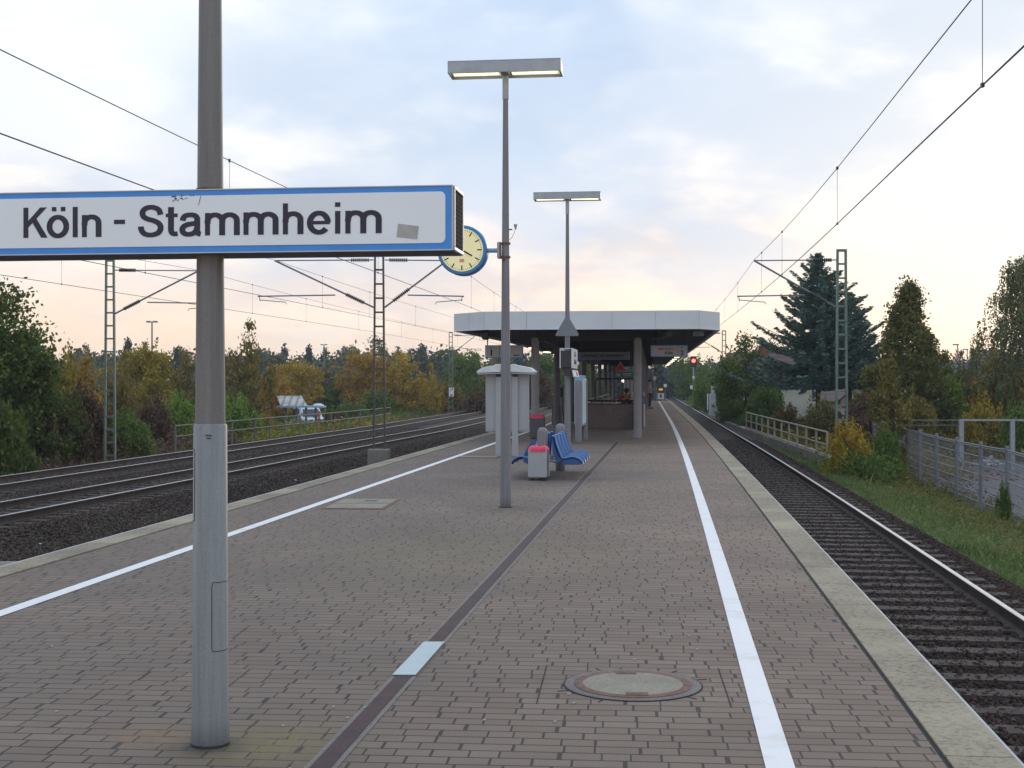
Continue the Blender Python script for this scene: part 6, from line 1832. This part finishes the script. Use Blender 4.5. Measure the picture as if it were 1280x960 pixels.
NUM = [0]
def plant(px, d, ptop, wpx, kind, leaf, label, cat='tree', name='tree', zb=None, rz=None, group=None):
    """stand a tree so that its top projects at row ptop and its crown is wpx pixels wide"""
    cm, tm, W_, H_ = PROTO[kind]
    x = (px - 640) / F * d; zb = GR if zb is None else zb
    h = Zc(ptop, d) - zb; w = wpx / F * d
    NUM[0] += 1
    t = thing(name, (x, d, zb - 0.02), (NUM[0] * 2.399) % 6.28 if rz is None else rz, label, cat, group)
    c = mobj('crown' if cat == 'tree' else 'foliage', cm, t); c.material_slots[0].link = 'OBJECT'; c.material_slots[0].material = G[leaf]
    k = mobj('trunk' if cat == 'tree' else 'stem', tm, t)
    for o in (c, k):
        o.scale = (w / W_ * 0.97, w / W_ * 0.97, h / H_ * 0.97)
    return t


# big dark tree at the left border
V, C0 = crown('c', 31, 6.2, 6.7, 0.3, 170, 46000, 0.105, 0.55, lambda t: (0.78 + 0.22 * math.sin(2.6 * t + .4)) * math.sqrt(max(0, 1 - max(0, (t - .45) / .58) ** 2)), None, 60)
t = thing('tree', (P(-58, 0, 44).x, 44, -1.7), 0, 'large dark green broadleaf tree cut by the left edge of the photo', 'tree')
mobj('crown', quads_to_mesh('crown', V, G['dark_green']), t)
o = limbs_mesh(C0, 1.0, 0.17, 6.0, 31, 22).build('trunk', MT['bark'], t)
V, C0 = crown('c', 32, 2.8, 4.3, 0.4, 60, 9000, 0.10, 0.40, P_EGG, None, 30)
t = thing('tree', (P(40, 0, 45.5).x, 45.5, -1.7), 0, 'small leafy tree with loose shoots at the right flank of the large dark tree', 'tree')
mobj('crown', quads_to_mesh('crown', V, G['dark_green']), t); limbs_mesh(C0, .8, .07, 3.6, 32, 16).build('trunk', MT['bark'], t)

L = 'left'
plant(82, 51, 452, 70, 'shrub_b', 'yellow_green', 'yellow green shrub beside the right flank of the large dark tree', 'shrub', 'shrub')
plant(40, 46, 485, 110, 'shrub_a', 'brown', 'reddish brown shrub at the foot of the large dark tree', 'shrub', 'shrub')
plant(100, 48, 490, 80, 'shrub_b', 'brown', 'dark brown shrub between the large dark tree and the far left mast', 'shrub', 'shrub')
plant(5, 40, 505, 90, 'shrub_a', 'dark_green', 'low dark green shrub at the left border beside the tracks', 'shrub', 'shrub')
plant(108, 62, 446, 40, 'upright_a', 'orange', 'slender orange leaved tree just left of the far left mast', 'tree')
plant(130, 52, 512, 60, 'shrub_a', 'brown', 'brown twiggy shrub behind the foot of the far left mast', 'shrub', 'shrub')
plant(160, 50, 522, 75, 'shrub_b', 'green', 'fresh green shrub at the foot of the far left mast', 'shrub', 'shrub')
plant(176, 78, 434, 88, 'round_a', 'yellow_green', 'broad yellow green tree under the tall twin street lamp', 'tree')
plant(150, 70, 470, 60, 'shrub_b', 'mix', 'mixed autumn shrub right of the far left mast', 'shrub', 'shrub')
plant(192, 57, 500, 60, 'shrub_a', 'brown', 'brown shrub left of the grey trackside railing end', 'shrub', 'shrub')
plant(232, 92, 440, 60, 'round_b', 'mix', 'autumn tinted tree just left of the foreground post', 'tree')
plant(225, 62, 498, 62, 'shrub_b', 'bright_green', 'bright green shrub behind the left end of the railing', 'shrub', 'shrub')
plant(262, 66, 492, 60, 'shrub_a', 'bright_green', 'bright green shrub hidden mostly by the foreground post', 'shrub', 'shrub')
plant(298, 70, 500, 60, 'shrub_b', 'bright_green', 'bright green shrub just right of the foreground post', 'shrub', 'shrub')
plant(330, 72, 520, 45, 'shrub_a', 'yellow_green', 'low yellow green shrub left of the shelter', 'shrub', 'shrub')
plant(298, 95, 452, 60, 'round_a', 'mix', 'autumn tinted tree right of the foreground post', 'tree')
plant(340, 100, 458, 60, 'round_b', 'orange', 'orange leaved tree behind the corrugated shelter roof, left side', 'tree')
plant(372, 112, 452, 66, 'round_a', 'yellow', 'bright yellow tree behind the shelter', 'tree')
plant(312, 84, 396, 64, 'sparse_a', 'mix', 'tall half bare tree standing above the yellow trees', 'tree')
plant(405, 125, 462, 46, 'round_b', 'brown', 'reddish brown tree below the second twin street lamp', 'tree')
plant(425, 120, 470, 44, 'upright_a', 'green', 'green upright tree right of the brown one', 'tree')
plant(470, 165, 424, 66, 'round_b', 'pale', 'pale green rounded treetop rising behind the orange tree', 'tree')
plant(460, 118, 440, 74, 'round_a', 'orange', 'large orange autumn tree behind the brown lattice mast', 'tree')
plant(503, 122, 442, 76, 'round_b', 'yellow', 'large golden autumn tree right of the brown lattice mast', 'tree')
plant(440, 100, 505, 60, 'shrub_a', 'green', 'pale green bramble mound behind the wooden fence', 'shrub', 'shrub')
plant(470, 110, 490, 60, 'shrub_b', 'green', 'green shrub at the foot of the orange autumn tree', 'shrub', 'shrub')
plant(539, 115, 452, 30, 'sparse_a', 'yellow', 'thin sparse yellow tree between golden tree and distant mast', 'tree')
plant(585, 128, 440, 60, 'round_a', 'green', 'green rounded tree behind the distant mast with white board', 'tree')
plant(620, 135, 452, 56, 'round_b', 'mix', 'brownish green tree behind the display cabinet', 'tree')
plant(560, 120, 480, 60, 'shrub_b', 'mix', 'brownish bank shrub left of the distant mast', 'shrub', 'shrub')
plant(596, 112, 492, 60, 'shrub_a', 'brown', 'brown bank shrub right of the distant mast', 'shrub', 'shrub')
plant(672, 130, 468, 50, 'shrub_b', 'brown', 'reddish shrub seen between cabinet and box sign', 'shrub', 'shrub')
plant(684, 150, 440, 60, 'round_a', 'green', 'green tree seen left of the box sign below the canopy', 'tree')
plant(735, 150, 452, 60, 'round_b', 'green', 'green tree seen through the canopy columns', 'tree')
# conifers rising over the far wood
for i, (px, d, yt, w, lab) in enumerate(((160, 205, 421, 24, 'dark conifer tip right of the far left mast'), (182, 210, 426, 20, 'dark conifer at the foot of the tall twin street lamp'),
                                         (222, 200, 431, 26, 'dark conifer left of the foreground post'), (356, 240, 428, 22, 'dark conifer above the yellow tree'),
                                         (386, 235, 430, 20, 'dark conifer just left of the second twin street lamp'), (406, 232, 433, 22, 'dark conifer directly behind the second twin street lamp'),
                                         (431, 240, 431, 20, 'dark conifer right of the second twin street lamp'), (497, 230, 432, 24, 'dark conifer right of the brown lattice mast'),
                                         (528, 225, 429, 30, 'tallest dark conifer, left of the distant mast'), (512, 228, 436, 22, 'dark conifer left of the tallest one'))):
    plant(px, d, yt, w, 'conifer_a' if i % 2 else 'conifer_b', 'conifer', lab, 'tree', 'conifer', group=None)

# right side
plant(860, 185, 446, 44, 'round_a', 'green', 'distant green tree just past the canopy, left of the red signal', 'tree', zb=-1.6)
plant(845, 240, 455, 40, 'round_b', 'conifer', 'distant dark tree above the end of the platform', 'tree', zb=-1.6)
plant(885, 150, 452, 44, 'round_b', 'green', 'green tree behind the red signal, right side', 'tree', zb=-1.6)
plant(880, 125, 478, 34, 'shrub_b', 'green', 'green shrub left of the ivy covered wall', 'shrub', 'shrub', zb=-1.6)
plant(905, 116, 462, 36, 'round_a', 'green', 'green tree growing over the ivy covered wall', 'tree', zb=-1.6)
plant(932, 84, 421, 88, 'round_b', 'dark_green', 'bushy dark green tree in front of the brown roof', 'tree', zb=-1.6)
plant(916, 88, 455, 46, 'shrub_b', 'dark_green', 'dark shrub left of the bushy dark green tree', 'shrub', 'shrub', zb=-1.6)
plant(955, 79, 482, 60, 'shrub_a', 'green', 'green shrub above the far end of the beige railing', 'shrub', 'shrub', zb=-1.6)
plant(985, 72, 510, 50, 'shrub_b', 'mix', 'brownish shrub behind the middle of the beige railing', 'shrub', 'shrub', zb=-1.7)
plant(1030, 64, 505, 66, 'shrub_a', 'mix', 'brownish shrub behind the near end of the beige railing', 'shrub', 'shrub', zb=-1.7)
plant(1080, 62, 502, 70, 'shrub_b', 'brown', 'dark twiggy shrub right of the green lattice mast', 'shrub', 'shrub')
plant(1062, 42.0, 533, 66, 'shrub_b', 'yellow', 'yellow leaved shrub at the foot of the green lattice mast', 'shrub', 'shrub', zb=-1.6)
plant(1112, 47, 448, 48, 'upright_a', 'mix', 'slender autumn sapling at the far end of the mesh fence', 'tree', zb=-1.85)
plant(1108, 44, 540, 48, 'shrub_a', 'green', 'green shrub at the foot of the slender sapling', 'shrub', 'shrub', zb=-1.85)
plant(965, 108, 428, 60, 'round_a', 'green', 'green tree rising behind the red chimney', 'tree')
plant(1175, 64, 468, 84, 'shrub_b', 'bright_green', 'bright green tall shrub behind the fence, right of the conical tree', 'shrub', 'shrub')
plant(1208, 70, 462, 66, 'shrub_a', 'mix', 'yellowish shrub behind the gate frame, left side', 'shrub', 'shrub')
plant(1248, 68, 450, 84, 'shrub_b', 'orange', 'orange brown tall shrub behind the gate frame', 'shrub', 'shrub')
plant(1290, 66, 458, 76, 'shrub_a', 'yellow', 'golden shrub at the right border under the birch', 'shrub', 'shrub')
plant(1150, 60, 500, 60, 'shrub_a', 'mix', 'mixed autumn shrub at the foot of the conical tree', 'shrub', 'shrub')
plant(1225, 60, 505, 70, 'shrub_a', 'yellow_green', 'yellow green shrub seen through the gate frame', 'shrub', 'shrub')
plant(1280, 58, 505, 60, 'shrub_b', 'green', 'green shrub right of the gate frame', 'shrub', 'shrub')
plant(1222, 150, 432, 26, 'round_a', 'dark_green', 'dark rounded tree behind the tallest thin lamp post', 'tree')
plant(1199, 150, 440, 40, 'round_b', 'brown', 'brownish tree behind the thin lamp posts', 'tree')
plant(1052, 84, 488, 40, 'shrub_b', 'mix', 'small autumn shrub under the shorter spruce', 'shrub', 'shrub')
# climbing plant on a fence post
plant(1254, 31.8, 606, 20, 'shrub_b', 'green', 'small climbing plant at the foot of a fence post', 'plant', 'climbing_plant', zb=-1.95)

# blue spruce
def spruce(seed, H_, W_, n_levels=34, zlow=0.6):
    rg = np.random.default_rng(seed); Pn, Dn = [], []
    mb = MB(); mb.tube([(0, 0, -.3), (0.03, 0, H_ * .5), (0, 0, H_ * .98)], 0.17, 8, 0.02)
    for i in range(n_levels):
        t_ = i / (n_levels - 1); z = zlow + t_ * (H_ - zlow - 0.1)
        L0 = W_ / 2 * (1 - t_) ** 0.92 * (0.88 + .12 * math.sin(i * 1.7)) + 0.14
        nb = int(11 - 5 * t_)
        for j in range(nb):
            a = rg.uniform(0, 2 * math.pi); L = L0 * rg.uniform(0.5, 1.22)
            tilt = 0.28 * t_ * 2 - 0.08
            m = max(5, int(L / 0.09))
            pts = []
            for q in range(m + 1):
                s_ = q / m; r = L * s_; zz = z + r * tilt - 0.30 * L * s_ * (1 - s_) * 1.2 + 0.10 * L * s_ ** 3
                pts.append((math.cos(a) * r, math.sin(a) * r, zz))
            mb.tube([pts[0], pts[m // 2], pts[-1]], 0.03 * (1 - t_) + .012, 4, .006)
            pts = np.array(pts); dr = np.array([math.cos(a), math.sin(a), 0.1]); pe = np.array([-math.sin(a), math.cos(a), 0])
            for q in range(1, m + 1):
                s_ = q / m; wd = (0.34 * (1 - s_) + 0.10) * min(1, L)
                nn = 10 if t_ < .9 else 6
                o_ = rg.uniform(-1, 1, (nn, 1)) * wd
                Pn.append(pts[q] + pe * o_ - dr * np.abs(o_) * -0.35 + rg.normal(size=(nn, 3)) * 0.035 - np.array([0, 0, 1]) * np.abs(o_) * 0.22)
                Dn.append(np.sign(o_) * pe * .8 + dr * 0.9 + np.array([0, 0, .15]))
    Pn = np.vstack(Pn); Dn = np.vstack(Dn)
    return leaf_quads(Pn, 0.075, rg, 3.2, dirs=Dn), mb


d = 70
V, mb = spruce(3, Zc(317, d) - GR, 190 / F * d, 36, 3.7)
t = thing('blue_spruce', (P(1022, 0, d).x, d, GR), 0, 'tall blue green spruce behind the green lattice mast', 'tree')
mobj('crown', quads_to_mesh('crown', V, G['blue_green']), t); mb.build('trunk', MT['bark'], t)
d = 74
V, mb = spruce(8, Zc(366, d) - GR, 138 / F * d, 28, 3.5)
t = thing('blue_spruce', (P(1062, 0, d).x, d, GR), 0, 'shorter blue green spruce between the tall one and the conical tree', 'tree')
mobj('crown', quads_to_mesh('crown', V, G['blue_green']), t); mb.build('trunk', MT['bark'], t)
# conical tree
d = 64; H_ = Zc(358, d) - GR
V, C0 = crown('c', 41, 128 / F * d, H_ - .4, .4, 330, 48000, 0.10, 0.33, lambda t: max(0.05, min(1, (1 - t) * 1.35) ** .9), None, 90, fill=.3)
t = thing('tree', (P(1136, 0, d).x, d, GR), 0, 'dense conical brownish green tree right of the spruces', 'tree')
mobj('crown', quads_to_mesh('crown', V, G['conical']), t); limbs_mesh(C0, .8, .13, H_ * .95, 41, 26).build('trunk', MT['bark'], t)
# birch, drooping
d = 66; H_ = Zc(316, d) - GR; rgb = np.random.default_rng(77)
Pn, Dn = [], []; mb = MB()
mb.tube([(0, 0, -.3), (.08, 0, H_ * .4), (-.05, 0, H_ * .75), (0, 0, H_ * .99)], .15, 8, .02)
for k in range(110):
    t_ = rgb.random() ** .8; z = 1.6 + t_ * (H_ - 1.7); L = 2.7 * math.sqrt(max(.04, 1 - (t_ - .15) ** 2 * 1.25)) * rgb.uniform(.45, 1.05)
    a = rgb.uniform(0, 2 * math.pi); pts = [(math.cos(a) * L * s_, math.sin(a) * L * s_, z + L * (.75 * s_ - .62 * s_ * s_)) for s_ in (0, .33, .66, 1)]
    mb.tube(pts, .035 * (1 - .6 * t_), 4, .008)
    for q in range(13):
        s_ = rgb.uniform(.35, 1.03); p0 = np.array([math.cos(a) * L * s_, math.sin(a) * L * s_, z + L * (.75 * s_ - .62 * s_ * s_)]) + rgb.normal(size=3) * .12
        sl_ = rgb.uniform(.4, 1.3); m = int(sl_ / .042); u = rgb.random((m, 1))
        Pn.append(p0 + np.array([[rgb.normal() * .08, rgb.normal() * .08, -1]]) * u * sl_ + rgb.normal(size=(m, 3)) * .045); Dn.append(np.tile([0, 0, -1.], (m, 1)))
Pn = np.vstack(Pn); Dn = np.vstack(Dn)
t = thing('birch_tree', (P(1280, 0, d).x, d, GR), 0, 'tall drooping birch cut by the right edge of the photo', 'tree')
mobj('crown', quads_to_mesh('crown', leaf_quads(Pn, .075, rgb, 1.5, dirs=Dn), G['birch']), t); mb.build('trunk', MT['bark_pale'], t)
print('birch leaves', len(Pn))
# sparse bare tree silhouette left, one in the distance
plant(108, 190, 428, 34, 'sparse_a', 'pale', 'pale bare crowned tree far behind, left of the far left mast', 'tree')
plant(262, 150, 424, 30, 'sparse_a', 'pale', 'thin bare tree just right of the foreground post', 'tree')

# far woods: one mass behind everything
def far_wood(name, seed, x0, x1, d0, d1, htop, n_tr, label, mat):
    rg = np.random.default_rng(seed); Vs = []
    for i in range(n_tr):
        x = rg.uniform(x0, x1); d = rg.uniform(d0, d1); x = x * d / ((d0 + d1) / 2)
        H_ = htop(x / d) * rg.uniform(.84, 1.06); W_ = rg.uniform(5, 9); con = rg.random() < .25
        if con: W_ *= .55; H_ *= 1.06
        ncl = 34; tt = rg.random(ncl); a = rg.uniform(0, 6.28, ncl); pr = ((1 - tt) ** .8 if con else np.sqrt(np.clip(1 - (1.9 * tt - .85) ** 2, .05, 1)))
        rr = W_ / 2 * pr * rg.random(ncl) ** .4
        C0 = np.stack([x + np.cos(a) * rr, d + np.sin(a) * rr, GR + .3 + tt * (H_ - .6)], 1)
        m = 620; idx = rg.integers(0, ncl, m)
        Pn = C0[idx] + rg.normal(size=(m, 3)) * (.42 if con else .62)
        Vs.append(leaf_quads(Pn, .50, rg, 1.3))
    V = np.vstack(Vs)
    o = mobj(name, quads_to_mesh(name, V, mat)); tag(o, label, 'wood', kind='stuff')


leafmat('wood_right', (0.039, 0.060, 0.054), (0.068, 0.093, 0.075), (0.112, 0.120, 0.078), 0.15, 0.75, cs=0.06)
far_wood('distant_wood', 51, -118, -6, 205, 265, lambda q: 8.0, 150, 'continuous distant autumn wood behind the left trees', G['wood'])
far_wood('distant_wood', 52, -5, 46, 200, 270, lambda q: 6.2 if q > .05 else 7.6, 80, 'distant wood seen past the end of the platform', G['wood_right'])
far_wood('distant_wood', 53, 46, 120, 210, 260, lambda q: 6.4, 95, 'distant wood behind the houses on the right', G['wood_right'])


# undergrowth, brambles, grass
def ground_z_right(x, d):
    r = x - TR(d)
    pts = [(1.95, -1.33), (3.2, -1.60), (5.4, -1.92), (99, GR)]
    for (a, za), (b_, zb) in zip(pts[:-1], pts[1:]):
        if r < b_: return za + (zb - za) * max(0, (r - a)) / (b_ - a)
    return GR


def grass(name, n, fx0, fx1, d0, d1, h, w, mat, seed, label, zf, clumpy=True, lean=.35):
    rg = np.random.default_rng(seed)
    d = d0 * (d1 / d0) ** rg.random(n); a = rg.random(n)
    x0 = np.array([fx0(v) for v in d]); x1 = np.array([fx1(v) for v in d]); x = x0 + (x1 - x0) * a
    if clumpy:
        keep = (np.sin(x * 2.1 + 1.3 * np.sin(d * .9)) + np.sin(d * 1.7 + x) + rg.normal(size=n) * .9) > -.9
        x, d = x[keep], d[keep]; n = len(x)
    z = np.array([zf(a_, b_) for a_, b_ in zip(x, d)])
    hh = h * rg.uniform(.45, 1.3, n) * (1 + .35 * np.sin(x * 1.3 + d * .7)); ang = rg.uniform(0, 6.28, n)
    dx = np.cos(ang) * w / 2; dy = np.sin(ang) * w / 2
    lx_ = rg.normal(size=n) * lean * hh; ly_ = rg.normal(size=n) * lean * hh
    B = np.stack([x, d, z - .02], 1); off_ = np.stack([dx, dy, 0 * dx], 1)
    mid = B + np.stack([lx_ * .35, ly_ * .35, hh * .6], 1); top = B + np.stack([lx_, ly_, hh], 1)
    V = np.stack([B - off_, B + off_, mid + off_ * .7, top], 1).reshape(-1, 3)
    o = mobj(name, np_mesh(name, V, np.arange(len(V)).reshape(-1, 4), mat)); tag(o, label, 'grass', kind='stuff')


grass('grass', 80000, off(TR, 1.95), off(TR, 5.6), 13, 58, .12, .012, G['grass'], 61, 'green grass on the verge between ballast and mesh fence', ground_z_right)
grass('weeds', 14000, off(TR, 3.6), off(TR, 6.0), 18, 58, .13, .009, G['weed'], 62, 'brownish weeds growing along the mesh fence', ground_z_right)
grass('weeds', 900, off(TR, 2.0), off(TR, 4.4), 13, 58, .34, .008, G['weed'], 65, 'tall dry stalks near the ballast edge', ground_z_right)
grass('grass', 9000, off(T2, -5.0), off(T2, -2.7), 34, 90, .22, .03, G['weed'], 63, 'rough grass beyond the far main line track', lambda x, d: -1.45)
grass('grass', 9000, off(T2, -16), off(T2, -3.2), 92, 150, .40, .06, G['weed'], 64, 'rough green bank beside the main line near the distant mast', lambda x, d: -1.7 if x < T2(d) - 7 else -1.45)


def bramble(name, n, fx0, fx1, d0, d1, hgt, leaf, mat, seed, label, zb, ncl=260):
    rg = np.random.default_rng(seed)
    dd = rg.uniform(d0, d1, ncl); a = rg.random(ncl); x = np.array([fx0(v) + (fx1(v) - fx0(v)) * q for v, q in zip(dd, a)])
    hh = hgt * (.4 + .6 * rg.random(ncl)) * (0.75 + .35 * np.sin(x * .9 + dd * .55))
    zg = np.array([zb(a_, b_) for a_, b_ in zip(x, dd)]) if callable(zb) else np.full(ncl, zb)
    C0 = np.stack([x, dd, zg + hh * rg.random(ncl)], 1); idx = rg.integers(0, ncl, n)
    Pn = C0[idx] + rg.normal(size=(n, 3)) * np.array([.42, .42, .20]) * (1.0 if hgt > .33 else np.array([.8, .8, .30])); Pn[:, 2] = np.maximum(Pn[:, 2], zg[idx])
    o = mobj(name, quads_to_mesh(name, leaf_quads(Pn, leaf, rg, 1.5), mat)); tag(o, label, 'undergrowth', kind='stuff')


bramble('undergrowth', 26000, off(T2, -9), off(T2, -3.4), 34, 62, 1.1, .10, G['brown'], 71, 'dark brown undergrowth at the left beyond the main line', -1.6, 260)
bramble('undergrowth', 16000, off(T2, -9), off(T2, -4.0), 50, 92, .8, .12, G['green'], 72, 'green undergrowth behind the grey trackside railing', -1.9, 200)
bramble('undergrowth', 16000, off(T2, -18), off(T2, -5), 95, 150, 1.0, .18, G['green'], 73, 'green bramble bank left of the canopy beyond the tracks', -1.8, 240)
bramble('undergrowth', 16000, off(TR, 3.4), off(TR, 8), 46, 86, 1.0, .11, G['mix'], 74, 'dense undergrowth behind the beige railing', -1.8, 220)
bramble('undergrowth', 6000, off(TR, 4.9), off(TR, 5.9), 36, 52, .34, .06, G['mix'], 75, 'low brownish growth along the foot of the mesh fence', -1.95, 130)
bramble('undergrowth', 14000, off(TR, 2.2), off(TR, 9), 86, 190, 1.6, .2, G['green'], 76, 'green undergrowth beside the right track far ahead', -1.7, 260)
bramble('undergrowth', 5000, off(TR, 2.9), off(TR, 3.9), 40.5, 46, .8, .07, G['green'], 77, 'green growth at the near end of the beige railing', -1.5, 60)
bramble('undergrowth', 7000, off(TR, 6.5), off(TR, 20), 56, 66, 1.3, .12, G['mix'], 78, 'autumn undergrowth at the back of the paved lot', -1.9, 160)

# ------------------------------------------------------------------ air
hz = bpy.data.materials.new('haze'); hz.use_nodes = True
th_ = hz.node_tree; th_.nodes.clear()
vp = th_.nodes.new('ShaderNodeVolumePrincipled'); vp.inputs['Color'].default_value = (0.80, 0.86, 0.95, 1); vp.inputs['Density'].default_value = 0.00042
oo = th_.nodes.new('ShaderNodeOutputMaterial'); th_.links.new(vp.outputs[0], oo.inputs['Volume'])
mb = MB(); mb.box((0, 640, 4.0), (2000, 1600, 18)); o = mb.build('haze', hz); tag(o, kind='stuff'); o['label'] = 'thin evening haze over the station and woods'

bramble('verge_herbs', 34000, off(TR, 2.1), off(TR, 5.6), 13, 44, .10, .040, G['grass'], 79, 'low leafy herbs covering the verge beside the ballast', ground_z_right, 900)
bramble('verge_herbs', 14000, off(TR, 3.4), off(TR, 5.8), 16, 46, .14, .042, G['mix'], 80, 'brownish herbs and seedlings in the upper verge', ground_z_right, 300)
bramble('undergrowth', 14000, off(T2, -7), off(T2, -3.5), 58, 100, .7, .11, G['yellow_green'], 81, 'yellow green growth between the railing and shelter', -1.8, 200)
